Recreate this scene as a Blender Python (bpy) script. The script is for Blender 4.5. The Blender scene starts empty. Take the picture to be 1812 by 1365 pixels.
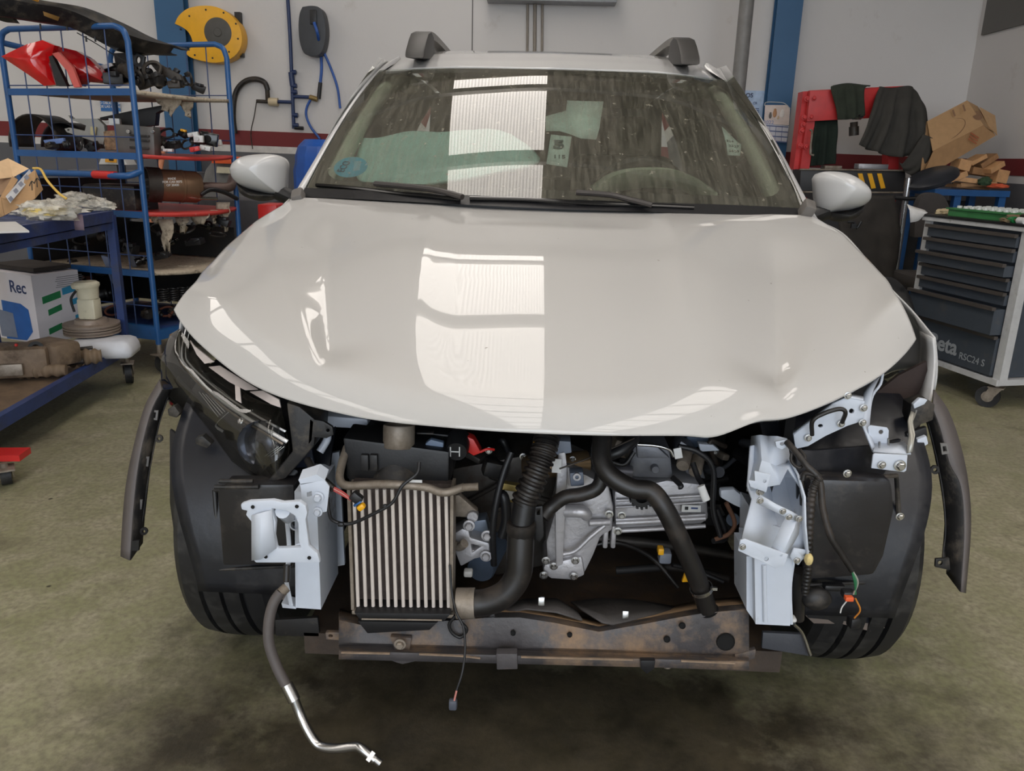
import bpy, bmesh, math, random
from mathutils import Vector, Matrix, noise
from math import sin, cos, pi, radians, sqrt, atan2
sc = bpy.context.scene
COL = sc.collection
random.seed(7)
# ---------------------------------------------------------------- camera, light, exposure
V3 = Vector
FPX = 1400.0
CAM = V3((-.042, -1.80, 1.16))
yaw, pit, rol = radians(-1.34), radians(16.2), radians(1.5)
FW = V3((sin(yaw)*cos(pit), cos(yaw)*cos(pit), -sin(pit)))
_r = V3((cos(yaw), -sin(yaw), 0)); _u = _r.cross(FW)
RT = _r*cos(rol) + _u*sin(rol); UP = -_r*sin(rol) + _u*cos(rol)
cam = bpy.data.objects.new('camera', bpy.data.cameras.new('camera'))
COL.objects.link(cam)
cam.matrix_world = Matrix(((RT.x, UP.x, -FW.x, CAM.x), (RT.y, UP.y, -FW.y, CAM.y), (RT.z, UP.z, -FW.z, CAM.z), (0, 0, 0, 1)))
cam.data.sensor_width = 36; cam.data.lens = 36*FPX/1812; cam.data.clip_start = .02
sc.camera = cam
sc.view_settings.view_transform = 'Standard'; sc.view_settings.look = 'None'
sc.view_settings.gamma = 1; sc.view_settings.use_curve_mapping = False
sc.view_settings.exposure = 0.12
w = bpy.data.worlds.new('world'); sc.world = w; w.use_nodes = True
bg = w.node_tree.nodes['Background']; bg.inputs[0].default_value = (.80, .88, 1.0, 1); bg.inputs[1].default_value = 2.0
SKY_E = 3.8        # daylight through the translucent roof sheets
dp = bpy.data.objects.new('door_daylight', bpy.data.lights.new('door_daylight', 'AREA')); COL.objects.link(dp)
dp.data.shape = 'RECTANGLE'; dp.data.size = 6.6; dp.data.size_y = 4.2; dp.location = (0, -7.9, 2.1)
dp.rotation_euler = (radians(90), 0, 0); dp.data.energy = 190; dp.data.color = (.86, .93, 1.0)

def ray(px, py):
    return (FW*FPX + RT*(px-906) - UP*(py-682.5)).normalized()
def U(px, py, Y):                     # photo pixel to the point on the upright plane y = Y
    d = ray(px, py); return CAM + d*((Y-CAM.y)/d.y)
def UZ(px, py, Z):
    d = ray(px, py); return CAM + d*((Z-CAM.z)/d.z)
def UX(px, py, X):
    d = ray(px, py); return CAM + d*((X-CAM.x)/d.x)
def UL(l, Y=None): return [U(p[0], p[1], p[2] if len(p) > 2 else Y) for p in l]

# ---------------------------------------------------------------- materials
def c(r, g=None, b=None):
    if g is None: g = b = r
    f = lambda v: (v/255/12.92 if v/255 <= .04045 else ((v/255+.055)/1.055)**2.4)
    return (f(r), f(g), f(b), 1)
def newmat(name):
    m = bpy.data.materials.new(name); m.use_nodes = True
    return m, m.node_tree.nodes, m.node_tree.links, m.node_tree.nodes['Principled BSDF']
def nd(n, t, **k):
    x = n.new(t)
    for a, v in k.items():
        if a[0] == 'i': x.inputs[int(a[1:])].default_value = v
        else: setattr(x, a, v)
    return x
def noise_fac(n, l, scale, lo, hi, detail=6, rough=.6, stretch=None, seed=0):
    tc = nd(n, 'ShaderNodeTexCoord'); mp = nd(n, 'ShaderNodeMapping')
    mp.inputs['Location'].default_value = (seed*3.1, seed*1.7, seed)
    if stretch: mp.inputs['Scale'].default_value = stretch
    l.new(tc.outputs['Object'], mp.inputs[0])
    nz = nd(n, 'ShaderNodeTexNoise'); nz.inputs['Scale'].default_value = scale
    nz.inputs['Detail'].default_value = detail; nz.inputs['Roughness'].default_value = rough
    l.new(mp.outputs[0], nz.inputs['Vector'])
    mr = nd(n, 'ShaderNodeMapRange'); mr.inputs[1].default_value = lo; mr.inputs[2].default_value = hi
    l.new(nz.outputs[0], mr.inputs[0])
    return mr.outputs[0], nz.outputs[0]
def mixc(n, l, fac, a, b):
    m = nd(n, 'ShaderNodeMix', data_type='RGBA')
    for s, v in ((0, fac), (6, a), (7, b)):
        if isinstance(v, (tuple, float, int)): m.inputs[s].default_value = v
        else: l.new(v, m.inputs[s])
    return m.outputs[2]
def M(name, col, rough=.5, metal=0., var=.12, vs=14, bump=0., bs=60, dirt=None, coat=0., spec=.5, **k):
    m, n, l, p = newmat(name)
    a = tuple(min(1, v*(1-var)) for v in col[:3])+(1,); b = tuple(min(1, v*(1+var)) for v in col[:3])+(1,)
    f, raw = noise_fac(n, l, vs, .3, .7)
    out = mixc(n, l, f, a, b)
    if dirt:                          # (colour, scale, lo, hi)
        fd, _ = noise_fac(n, l, dirt[1], dirt[2], dirt[3], seed=5, rough=.7, stretch=dirt[4] if len(dirt) > 4 else None)
        out = mixc(n, l, fd, out, dirt[0])
        mr = nd(n, 'ShaderNodeMapRange'); mr.inputs[3].default_value = rough; mr.inputs[4].default_value = max(rough, .8)
        l.new(fd, mr.inputs[0]); l.new(mr.outputs[0], p.inputs['Roughness'])
    else: p.inputs['Roughness'].default_value = rough
    l.new(out, p.inputs['Base Color'])
    p.inputs['Metallic'].default_value = metal; p.inputs['Coat Weight'].default_value = coat
    p.inputs['Coat Roughness'].default_value = .03; p.inputs['Specular IOR Level'].default_value = spec
    for a_, v in k.items(): p.inputs[a_].default_value = v
    if bump:
        _, rb = noise_fac(n, l, bs, 0, 1, seed=2)
        bp = nd(n, 'ShaderNodeBump'); bp.inputs['Strength'].default_value = bump; bp.inputs['Distance'].default_value = .01
        l.new(rb, bp.inputs['Height']); l.new(bp.outputs[0], p.inputs['Normal'])
    return m

# ---------------------------------------------------------------- mesh builder
def frame_from(d):
    d = d.normalized(); a = V3((0, 0, 1)) if abs(d.z) < .9 else V3((1, 0, 0))
    x = a.cross(d).normalized(); return x, d.cross(x)
def smooth_path(P, k=6):
    if len(P) < 3: return list(P)
    Q = [P[0]*2-P[1]] + list(P) + [P[-1]*2-P[-2]]; out = []
    for i in range(1, len(Q)-2):
        a, b, c_, d = Q[i-1:i+3]
        for j in range(k):
            t = j/k
            out.append(.5*((2*b)+(c_-a)*t+(2*a-5*b+4*c_-d)*t*t+(3*b-a-3*c_+d)*t**3))
    out.append(P[-1].copy()); return out
class MB:
    def __init__(s): s.bm = bmesh.new()
    def face(s, vs):
        try: return s.bm.faces.new(vs)
        except ValueError: return None
    def box(s, cen, size, rot=None, bev=0, taper=1.):
        h = V3(size)/2; R = rot if rot is not None else Matrix.Identity(3); vs = []
        for z in (-1, 1):
            t = taper if z > 0 else 1
            for x, y in ((-1, -1), (1, -1), (1, 1), (-1, 1)):
                vs.append(s.bm.verts.new(V3(cen) + R @ V3((x*h.x*t, y*h.y*t, z*h.z))))
        fs = [s.face([vs[i] for i in f]) for f in ((3, 2, 1, 0), (4, 5, 6, 7), (0, 1, 5, 4), (1, 2, 6, 5), (2, 3, 7, 6), (3, 0, 4, 7))]
        if bev:
            es = list({e for f in fs for e in f.edges})
            bmesh.ops.bevel(s.bm, geom=es, offset=bev, segments=2, affect='EDGES', profile=.5)
        return s
    def tube(s, P, r, n=10, cap=True, smooth=0, radii=None, flat=1.):
        P = [V3(p) for p in P]
        if smooth: P = smooth_path(P, smooth)
        rings = []; x = None
        for i, p in enumerate(P):
            d = (P[min(i+1, len(P)-1)]-P[max(i-1, 0)])
            if d.length < 1e-9: d = V3((0, 0, 1))
            d.normalize()
            if x is None: x, y = frame_from(d)
            else:
                x = (x - d*x.dot(d))
                x = x.normalized() if x.length > 1e-6 else frame_from(d)[0]
                y = d.cross(x)
            t = i/(len(P)-1)
            rr = radii(t) if callable(radii) else r
            rings.append([s.bm.verts.new(p + (x*cos(a)*flat + y*sin(a))*rr) for a in (2*pi*j/n for j in range(n))])
        for a, b in zip(rings, rings[1:]):
            for j in range(n): s.face([a[j], a[(j+1) % n], b[(j+1) % n], b[j]])
        if cap: s.face(rings[0][::-1]); s.face(rings[-1])
        return s
    def cyl(s, a, b, r, r2=None, n=16):
        a, b = V3(a), V3(b); return s.tube([a, b], r, n=n, radii=(lambda t: r+(r2-r)*t) if r2 is not None else None)
    def lathe(s, cen, axis, prof, n=24, closed=False):       # prof: (radius, height along axis)
        ax = V3(axis).normalized(); x, y = frame_from(ax); cen = V3(cen); rings = []
        for r, h in prof:
            if r < 1e-6: rings.append([s.bm.verts.new(cen+ax*h)])
            else: rings.append([s.bm.verts.new(cen+ax*h+(x*cos(2*pi*j/n)+y*sin(2*pi*j/n))*r) for j in range(n)])
        pr = list(zip(rings, rings[1:]))
        if closed: pr.append((rings[-1], rings[0]))
        for a, b in pr:
            for j in range(n):
                k = (j+1) % n
                if len(a) == 1 and len(b) == 1: continue
                if len(a) == 1: s.face([a[0], b[k], b[j]])
                elif len(b) == 1: s.face([a[j], a[k], b[0]])
                else: s.face([a[j], a[k], b[k], b[j]])
        return s
    def ball(s, cen, r, n=16, sc_=(1, 1, 1), rot=None):
        cen = V3(cen); R = rot or Matrix.Identity(3)
        m = Matrix.Translation(cen) @ R.to_4x4() @ Matrix.Diagonal((*[r*q for q in sc_], 1))
        bmesh.ops.create_uvsphere(s.bm, u_segments=n, v_segments=max(6, n//2), radius=1, matrix=m); return s
    def grid(s, f, nu, nv, closeu=False, thick=0):
        g = [[s.bm.verts.new(V3(f(i/nu, j/nv))) for j in range(nv+1)] for i in range(nu+(0 if closeu else 1))]
        for i in range(nu):
            for j in range(nv):
                a, b = g[i], g[(i+1) % len(g)]
                s.face([a[j], b[j], b[j+1], a[j+1]])
        return s
    def plate(s, loops, thick, direc=(0, 1, 0)):             # loops: list of point lists (first outer, others holes)
        es = []; d = V3(direc).normalized()*thick
        for L in loops:
            vs = [s.bm.verts.new(V3(p)) for p in L]
            for i in range(len(vs)):
                es.append(s.bm.edges.new((vs[i], vs[(i+1) % len(vs)])))
        r = bmesh.ops.triangle_fill(s.bm, edges=es, use_beauty=True)
        fs = [g for g in r['geom'] if isinstance(g, bmesh.types.BMFace)]
        if thick:
            e = bmesh.ops.extrude_face_region(s.bm, geom=fs)
            bmesh.ops.translate(s.bm, vec=d, verts=[g for g in e['geom'] if isinstance(g, bmesh.types.BMVert)])
        return s
    def sheet(s, rows, thick=.002):
        g = [[s.bm.verts.new(V3(p)) for p in r] for r in rows]
        for a, b in zip(g, g[1:]):
            for j in range(len(a)-1): s.face([a[j], a[j+1], b[j+1], b[j]])
        return s
    def build(s, name, mat, parent=None, smooth=35, solid=0, bev=0, sub=0, offs=-1, base=True):
        bm = s.bm
        if bev:
            bm.edges.ensure_lookup_table()
            es = [e for e in bm.edges if len(e.link_faces) == 2 and e.calc_face_angle(0) > radians(30)]
            try: bmesh.ops.bevel(bm, geom=es, offset=bev, segments=2, affect='EDGES', profile=.6, clamp_overlap=True)
            except Exception: pass
        bmesh.ops.recalc_face_normals(bm, faces=bm.faces)
        me = bpy.data.meshes.new(name)
        if parent is None:
            xs = [v.co for v in bm.verts]
            o_ = V3(((min(p.x for p in xs)+max(p.x for p in xs))/2, (min(p.y for p in xs)+max(p.y for p in xs))/2, min(p.z for p in xs)))
        else: o_ = V3(parent['origin'])
        for v in bm.verts: v.co -= o_
        for f in bm.faces: f.smooth = smooth > 0
        bm.to_mesh(me); bm.free(); me.materials.append(mat)
        ob = bpy.data.objects.new(name, me); COL.objects.link(ob)
        ob['origin'] = tuple(o_)
        if parent is None: ob.location = o_
        else: ob.parent = parent
        if smooth: me.set_sharp_from_angle(angle=radians(smooth))
        if solid:
            md = ob.modifiers.new('solid', 'SOLIDIFY'); md.thickness = solid; md.offset = offs
        if sub:
            md = ob.modifiers.new('sub', 'SUBSURF'); md.levels = sub; md.render_levels = sub
        return ob
def thing(name, label, cat, loc, group=None):
    o = bpy.data.objects.new(name, None); COL.objects.link(o); o.location = loc; o['origin'] = tuple(loc); o.empty_display_size = .1
    o['label'] = label; o['category'] = cat
    if group: o['group'] = group
    return o
def tag(o, label, cat, group=None):
    o['label'] = label; o['category'] = cat
    if group: o['group'] = group
    return o
def struct(o): o['kind'] = 'structure'; return o
def lab(o, t): o['label'] = t; return o
def kids(o): return [q for q in bpy.data.objects if q.parent == o]
def dup(o, loc=None, rot=None, label=None, parent=None, scale=None):
    r = o.copy(); COL.objects.link(r); r.parent = parent
    if loc is not None: r.location = loc
    if rot is not None: r.rotation_euler = rot
    if scale is not None: r.scale = scale
    if label: r['label'] = label
    for k_ in kids(o): dup(k_, parent=r)
    return r
def rotz(a): return Matrix.Rotation(a, 3, 'Z')
def euler(x, y, z): return (Matrix.Rotation(z, 3, 'Z') @ Matrix.Rotation(y, 3, 'Y') @ Matrix.Rotation(x, 3, 'X'))
def interp(T, x):
    if x <= T[0][0]: return T[0][1]
    for (a, u), (b, v) in zip(T, T[1:]):
        if x <= b: return u+(v-u)*(x-a)/(b-a)
    return T[-1][1]
def sst(a, b, x):
    t = max(0, min(1, (x-a)/(b-a))); return t*t*(3-2*t)
def text_mesh(s, txt, size, loc, R, thick=.0006, mat=None, parent=None, name='lettering', align='CENTER', bold=0):
    cu = bpy.data.curves.new('t', 'FONT'); cu.body = txt; cu.size = size; cu.extrude = thick; cu.align_x = align; cu.align_y = 'CENTER'; cu.offset = bold
    cu.resolution_u = 4
    ob = bpy.data.objects.new('t', cu); COL.objects.link(ob)
    bpy.context.view_layer.update()
    me = bpy.data.meshes.new_from_object(ob.evaluated_get(bpy.context.evaluated_depsgraph_get()))
    bpy.data.objects.remove(ob)
    o_ = V3(parent['origin']) if parent is not None else V3(loc)
    for v in me.vertices: v.co = R @ v.co + V3(loc) - o_
    me.materials.clear(); me.materials.append(mat)
    r = bpy.data.objects.new(name, me); COL.objects.link(r); r['origin'] = tuple(o_)
    if parent is not None: r.parent = parent
    else: r.location = o_
    return r
FACE = Matrix(((1, 0, 0), (0, 0, -1), (0, 1, 0)))      # text plane facing -y (towards the camera side)

# ---------------------------------------------------------------- shared materials
m_paint = M('white_car_paint', c(192, 191, 190), .5, var=.01, coat=1.0, vs=2, spec=.1)
m_steelw = M('primed_white_steel', c(196, 203, 214), .42, var=.04, bump=.03, dirt=(c(120, 112, 100), 9, .62, .8))
m_black = M('black_plastic', c(24, 24, 26), .45, var=.2, bump=.05, bs=150)
m_blackd = M('dusty_black_plastic', c(30, 29, 29), .5, var=.2, bump=.06, bs=120, dirt=(c(92, 84, 74), 16, .5, .75))
m_liner = M('wheel_liner_plastic', c(25, 27, 33), .34, var=.25, bump=.05, bs=40, dirt=(c(62, 60, 60), 7, .5, .8))
m_rubber = M('black_rubber', c(28, 26, 25), .42, var=.15, dirt=(c(78, 68, 60), 9, .5, .8))
m_tyre = M('tyre_rubber', c(26, 26, 28), .55, var=.2, dirt=(c(70, 68, 64), 12, .5, .8))
m_alu = M('cast_aluminium', c(178, 176, 178), .42, metal=.5, var=.12, bump=.15, bs=90, dirt=(c(70, 66, 62), 8, .55, .8))
m_alud = M('dusty_aluminium', c(150, 140, 128), .5, metal=.5, var=.12, dirt=(c(110, 98, 84), 14, .4, .7))
m_chrome = M('zinc_steel', c(190, 190, 190), .25, metal=1., var=.1)
m_blk_gloss = M('gloss_black', c(14, 14, 15), .12, var=.1)
m_blue = M('blue_enamel', c(36, 84, 138), .35, var=.1, dirt=(c(60, 70, 84), 10, .6, .8))
m_navy = M('navy_enamel', c(38, 58, 108), .4, var=.12, dirt=(c(66, 68, 78), 7, .5, .75))
m_steel = M('dark_steel', c(70, 66, 62), .5, metal=.6, var=.2, dirt=(c(60, 48, 38), 12, .5, .7))
m_white = M('white_plastic', c(205, 205, 203), .45, var=.05)
m_red = M('red_enamel', c(196, 42, 38), .38, var=.08)
m_card = M('cardboard', c(176, 140, 100), .8, var=.06, vs=30)
m_yellow = M('yellow_plastic', c(232, 170, 24), .4, var=.06)
# ================================================================ the room
YE = 4.85
WY, RX, LX, FY, HZ = 5.6, 3.66, -7.0, -8.0, 4.6
def floor_mat():
    m, n, l, p = newmat('worn_green_concrete')
    f1, _ = noise_fac(n, l, 1.3, .35, .65, seed=1)
    f2, _ = noise_fac(n, l, 9, .45, .75, detail=10, rough=.75, seed=2)
    f3, _ = noise_fac(n, l, 60, .4, .8, detail=4, seed=3)
    a = mixc(n, l, f1, c(150, 145, 120), c(138, 138, 104))
    a = mixc(n, l, f2, a, c(170, 162, 142))
    a = mixc(n, l, f3, a, c(112, 106, 88))
    f4, _ = noise_fac(n, l, 3.2, .56, .72, detail=8, rough=.7, seed=4)
    a = mixc(n, l, f4, a, c(98, 92, 76))
    # old oil soaked patch with car shade painted in, before and under the bay
    tc = nd(n, 'ShaderNodeTexCoord'); sp = nd(n, 'ShaderNodeSeparateXYZ'); l.new(tc.outputs['Object'], sp.inputs[0])
    def mth(op, x, y=0., z=None):
        k = nd(n, 'ShaderNodeMath', operation=op)
        for i_, v in enumerate((x, y) if z is None else (x, y, z)):
            if isinstance(v, (int, float)): k.inputs[i_].default_value = v
            else: l.new(v, k.inputs[i_])
        return k.outputs[0]
    ox, oy = FLO
    dx = mth('DIVIDE', mth('SUBTRACT', sp.outputs[0], .0-ox), .92); dy = mth('DIVIDE', mth('SUBTRACT', sp.outputs[1], -.55-oy), .60)
    d = mth('SQRT', mth('ADD', mth('MULTIPLY', dx, dx), mth('MULTIPLY', dy, dy)))
    f5, raw = noise_fac(n, l, 5, 0, 1, detail=8, rough=.7, seed=6)
    d = mth('ADD', d, mth('MULTIPLY', mth('SUBTRACT', raw, .5), 1.5))
    mr = nd(n, 'ShaderNodeMapRange'); l.new(d, mr.inputs[0]); mr.inputs[1].default_value = .65; mr.inputs[2].default_value = 1.3; mr.inputs[3].default_value = .93; mr.inputs[4].default_value = 0
    f7, _ = noise_fac(n, l, 7, .38, .66, detail=9, rough=.75, seed=9)
    a = mixc(n, l, mr.outputs[0], a, mixc(n, l, f7, c(34, 30, 25), c(68, 61, 49)))
    # small oil drops
    vo = nd(n, 'ShaderNodeTexVoronoi'); vo.inputs['Scale'].default_value = 4.5; l.new(tc.outputs['Object'], vo.inputs['Vector'])
    m2 = nd(n, 'ShaderNodeMapRange'); l.new(mth('ADD', vo.outputs['Distance'], mth('MULTIPLY', raw, .12)), m2.inputs[0]); m2.inputs[1].default_value = .07; m2.inputs[2].default_value = .09; m2.inputs[3].default_value = .9; m2.inputs[4].default_value = 0
    a = mixc(n, l, m2.outputs[0], a, c(50, 46, 38))
    l.new(a, p.inputs['Base Color'])
    rr = nd(n, 'ShaderNodeMapRange'); l.new(f2, rr.inputs[0]); rr.inputs[3].default_value = .34; rr.inputs[4].default_value = .7
    l.new(rr.outputs[0], p.inputs['Roughness']); p.inputs['Specular IOR Level'].default_value = .35
    bp = nd(n, 'ShaderNodeBump'); bp.inputs['Strength'].default_value = .25; bp.inputs['Distance'].default_value = .004
    l.new(f2, bp.inputs['Height']); l.new(bp.outputs[0], p.inputs['Normal'])
    return m
FLO = ((LX+RX)/2, (FY+WY)/2)
struct(MB().box((FLO[0], FLO[1], -.05), (RX-LX+.4, WY-FY+.4, .1)).build('floor', floor_mat(), smooth=0))
def wall_mat():
    m = M('white_wall_paint', c(206, 203, 201), .75, var=.02, vs=1.2, bump=.12, bs=30, dirt=(c(170, 160, 150), 2.2, .62, .95))
    return m
m_wall = wall_mat()
m_band = M('oxblood_wall_paint', c(112, 32, 34), .6, var=.06, vs=3)
m_dado = M('dark_grey_dado_paint', c(92, 92, 96), .6, var=.06, vs=3, bump=.1, bs=30)
struct(MB().box(((LX+RX)/2, WY+.1, HZ/2), (RX-LX+.4, .2, HZ)).build('wall_back', m_wall, smooth=0))
# the far right wall: white below, big grey panel above
struct(MB().box((RX+.1, (FY+WY)/2, HZ/2), (.2, WY-FY, HZ)).build('wall_right', m_wall, smooth=0))
struct(MB().box((LX-.1, (FY+WY)/2, HZ/2), (.2, WY-FY, HZ)).build('wall_left', m_wall, smooth=0))
zp = U(1724, 68, WY).z
struct(MB().box((RX-.012, 3.2, (zp+HZ)/2), (.02, 4.6, HZ-zp-.02)).build('trim_6', M('grey_wall_panel', c(96, 94, 90), .6, var=.04, vs=2), smooth=0))
# painted band, white line and grey dado along the back wall
qL, qR = U(430, 231, WY), U(1655, 279, WY); xL = qL.x; SLP = (qR.z-qL.z)/(qR.x-qL.x); ZB = [U(430, y_, WY).z for y_ in (231, 257, 269)]
def strip(name, z0, z1, mat, d=.006):
    b = MB(); zz = lambda x, z: z + (x-xL)*SLP
    xa, xb = LX+.02, RX-.01
    for yy in (WY-d, WY):
        for x in (xa, xb):
            for z in (z0, z1): b.bm.verts.new((x, yy, zz(x, z) if z > .01 else z))
    v = list(b.bm.verts); [b.face([v[i] for i in f]) for f in ((0, 2, 3, 1), (4, 5, 7, 6), (1, 3, 7, 5), (0, 4, 6, 2), (0, 1, 5, 4), (2, 6, 7, 3))]
    return struct(b.build(name, mat, smooth=0))
strip('trim_1', ZB[1], ZB[0], m_band, .008); strip('trim_2', ZB[2], ZB[1], M('white_line_paint', c(206, 202, 198), .6), .006); strip('trim_3', 0.0, ZB[2], m_dado, .007)
for nme, z0, z1, mm, d in (('trim_4', ZB[1]+(RX-xL)*SLP, ZB[0]+(RX-xL)*SLP, m_band, .008), ('trim_5', 0, ZB[2]+(RX-xL)*SLP, m_dado, .006)):
    struct(MB().box((RX-d/2, 1.79, (z0+z1)/2), (d, 7.6, z1-z0)).build(nme, mm, smooth=0))
# front wall around the big open door behind the photographer
b = MB(); b.box((-5.2, FY-.1, HZ/2), (3.8, .2, HZ)); b.box((3.4, FY-.1, HZ/2), (.3, .2, HZ)); b.box((0, FY-.1, 4.4), (6.8, .2, .6))
struct(b.build('wall_front', m_wall, smooth=0))
m_apron = M('yard_asphalt', c(120, 120, 118), .9, vs=4)
struct(MB().box((0, -14, -.06), (24, 11.6, .1)).build('ground', m_apron, smooth=0))
# roof sheeting, pierced by the long translucent sheets
m_roof = M('roof_sheet', c(186, 178, 172), .6, var=.03, vs=2)
SK = [(-1.05, .03), (-5.6, -4.6), (2.0, 3.1)]  # last strip, on the right, is an added source to brighten the right wall
xs = [LX-.2]+[q for a_ in sorted(SK) for q in a_]+[RX+.2]
b = MB()
for a_, b_ in zip(xs[0::2], xs[1::2]): b.box(((a_+b_)/2, (FY+WY)/2, HZ+.03), (b_-a_, WY-FY+.4, .06))
b.box((2.0, 3.4, HZ+.0315), (2.3, 4.8, .063))
b.box(((LX+RX)/2, (YE+WY+.2)/2, HZ+.031), (RX-LX+.4, WY+.2-YE, .062))
struct(b.build('ceiling', m_roof, smooth=0))
def sky_mat():
    m, n, l, p = newmat('translucent_sheet_and_fill')
    tc = nd(n, 'ShaderNodeTexCoord'); wv = nd(n, 'ShaderNodeTexWave', bands_direction='X'); wv.inputs['Scale'].default_value = 8.5; wv.inputs['Distortion'].default_value = .15
    l.new(tc.outputs['Object'], wv.inputs['Vector'])
    mr = nd(n, 'ShaderNodeMapRange'); l.new(wv.outputs[1], mr.inputs[0]); mr.inputs[3].default_value = SKY_E*.72; mr.inputs[4].default_value = SKY_E*1.12
    p.inputs['Base Color'].default_value = c(220); p.inputs['Roughness'].default_value = .5
    p.inputs['Emission Color'].default_value = (1.0, .93, .86, 1); l.new(mr.outputs[0], p.inputs['Emission Strength'])
    return m
m_sky = sky_mat()
for k_, (a_, b_) in enumerate(SK):
    ye_ = 4.85 if a_ < 1 else 1.0
    struct(MB().box(((a_+b_)/2, (FY-.2+ye_)/2, HZ+.03), (b_-a_, ye_-FY+.2, .03)).build('window_or_fill_%d' % (k_+1), m_sky, smooth=0))
m_purl = M('galvanised_purlin', c(150, 146, 142), .6, var=.05)
b = MB()
PURL = [(4.38, .11), (2.8, .2), (.5, .11), (-1.0, .11), (-2.2, .2), (-3.4, .11), (-5.1, .11), (-6.8, .2)]
for y, wd in PURL: b.box(((LX+RX)/2, y, HZ-.06), (RX-LX, wd, .1))
pu = struct(b.build('beam', m_purl, smooth=0))
# steel columns against the back wall
def hcol(px0, px1, name):
    p0 = U(px0, 60, WY-.02); p1 = U(px1, 60, WY-.02); xa, xb = p0.x, p1.x; b = MB(); yf = WY-.03
    b.box(((xa+xb)/2, yf-.10, HZ/2), (xb-xa, .012, HZ)); b.box(((xa+xb)/2, yf, HZ/2), (xb-xa, .012, HZ)); b.box(((xa+xb)/2, yf-.05, HZ/2), (.012, .1, HZ))
    return struct(b.build(name, M(name+'_paint', c(46, 92, 132), .45, var=.06, vs=3), smooth=0))
hcol(288, 338, 'column'); hcol(1364, 1408, 'column')
struct(MB().cyl((U(1316, 60, 4.9).x, 4.9, 0), (U(1316, 60, 4.9).x, 4.9, HZ), .055, n=20).build('downpipe', M('grey_pvc', c(122, 120, 118), .5), smooth=40))
# dark grey joint line between white boards on the upper wall
b = MB()
for px in (836,): x = U(px, 40, WY).x; b.box((x, WY-.003, 3.4), (.008, .006, 3.8))
struct(b.build('trim_7', M('dark_joint', c(90, 88, 86), .8), smooth=0))
# ================================================================ the car
car = thing('car', 'white hatchback stripped of its front bumper with engine bay exposed, standing in the workshop', 'car', (0, 0, 0))
# ---- bonnet: surface through measured rows (cowl, middle, crease, lip)
UU = [-1, -.8, -.6, -.4, -.2, 0, .2, .4, .6, .8, 1]
cowl = UL([(522, 349, .56), (575, 351, .53), (660, 355, .49), (755, 360, .46), (860, 366, .44), (968, 370, .43), (1080, 373, .44), (1185, 375, .46), (1280, 377, .49), (1370, 379, .53), (1438, 381, .56)])
crease = UL([(340, 505, -.06), (395, 536, -.19), (475, 601, -.33), (600, 652, -.41), (770, 680, -.455), (965, 690, -.47), (1130, 690, -.455), (1270, 675, -.41), (1395, 658, -.33), (1508, 601, -.19), (1590, 528, -.06)])
lipr = UL([(304, 548, -.13), (352, 608, -.27), (460, 688, -.40), (620, 736, -.48), (790, 757, -.52), (960, 768, -.535), (1134, 771.5, -.52), (1290, 765, -.48), (1434, 727, -.40), (1562, 662, -.27), (1626, 600, -.13)])
sl = {.25: UL([(452, 392, .40), (1492, 415, .40)]), .5: UL([(405, 432, .25), (1532, 455, .25)]), .75: UL([(364, 475, .09), (1567, 492, .09)])}
def row_at(row, u):
    t = (u+1)*5; i = min(9, max(0, int(t))); f = t-i
    Q = [row[max(0, i-1)], row[i], row[i+1], row[min(10, i+2)]]; a, b, c_, d = Q
    return .5*((2*b)+(c_-a)*f+(2*a-5*b+4*c_-d)*f*f+(3*b-a-3*c_+d)*f**3)
edge = {}
for k_, (L, R_) in sl.items():
    for s_, q in ((-1, L), (1, R_)):
        edge[(k_, s_)] = q - row_at(cowl, s_).lerp(row_at(crease, s_), k_)
def hood_feat(x, y):
    ax = abs(x-.0); h = 0
    # recessed centre panel with concave flanks and a crisp edge
    xd = interp([(-.5, .235), (-.3, .262), (0, .290), (.3, .31), (.5, .33)], y); r = .12; yb = -.475
    q_ = max(0, min(1, (yb+r-y)/r)); s_ = xd-r*(1-sqrt(1-q_*q_))-ax if y > yb else -1
    if s_ > 0:
        t = min(1, s_/.07); h -= .011*(t*(1.5-.5*t*t))*sst(.50, .28, y)*max(0, min(1, (y-yb)/.40))**.8
    # wing scoops
    xc = interp([(-.5, .420), (-.36, .425), (-.2, .465), (.1, .535), (.4, .60)], y)
    wd = interp([(-.4, .02), (-.34, .035), (-.15, .09), (.1, .15), (.4, .20)], y)
    H = .026*sst(-.43, -.30, y)*sst(.44, .12, y); t = max(0, min(1, (ax-xc)/wd))
    if ax > xc: h -= H*(1-t)**1.5
    else: h -= H*max(0, 1-(xc-ax)/.16)**1.3
    return h
VC = .80
def hood(u, v):
    if v <= VC:
        t = v/VC; p = row_at(cowl, u).lerp(row_at(crease, u), t)
        p.z += (.034*(4*t*(1-t))+.006*sin(pi*t)*(1-t)*2)*(1-u*u)
        s_ = 1 if u > 0 else -1; E = V3((0, 0, 0)); ks = [0, .25, .5, .75, 1]
        for i in range(4):
            if ks[i] <= t <= ks[i+1]:
                f = (t-ks[i])/.25; f = f*f*(3-2*f)*.5+f*.5
                E = edge.get((ks[i], s_), V3((0, 0, 0))).lerp(edge.get((ks[i+1], s_), V3((0, 0, 0))), f)
        p = p+E*abs(u)**3
    else:
        t = (v-VC)/(1-VC); a, b = row_at(crease, u), row_at(lipr, u); p = a.lerp(b, t)
        n = V3((0, -.75, .66)); p += n*.012*4*t*(1-t)*(1-.75*abs(u))
    p.z += hood_feat(p.x, p.y)
    if u > 0: p.z += .010*math.exp(-((u-.47)/.05)**2)*sst(.93, 1, v)-.006*math.exp(-((u-.36)/.04)**2)*sst(.95, 1, v)
    return p
NU, NV = 150, 130
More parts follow.
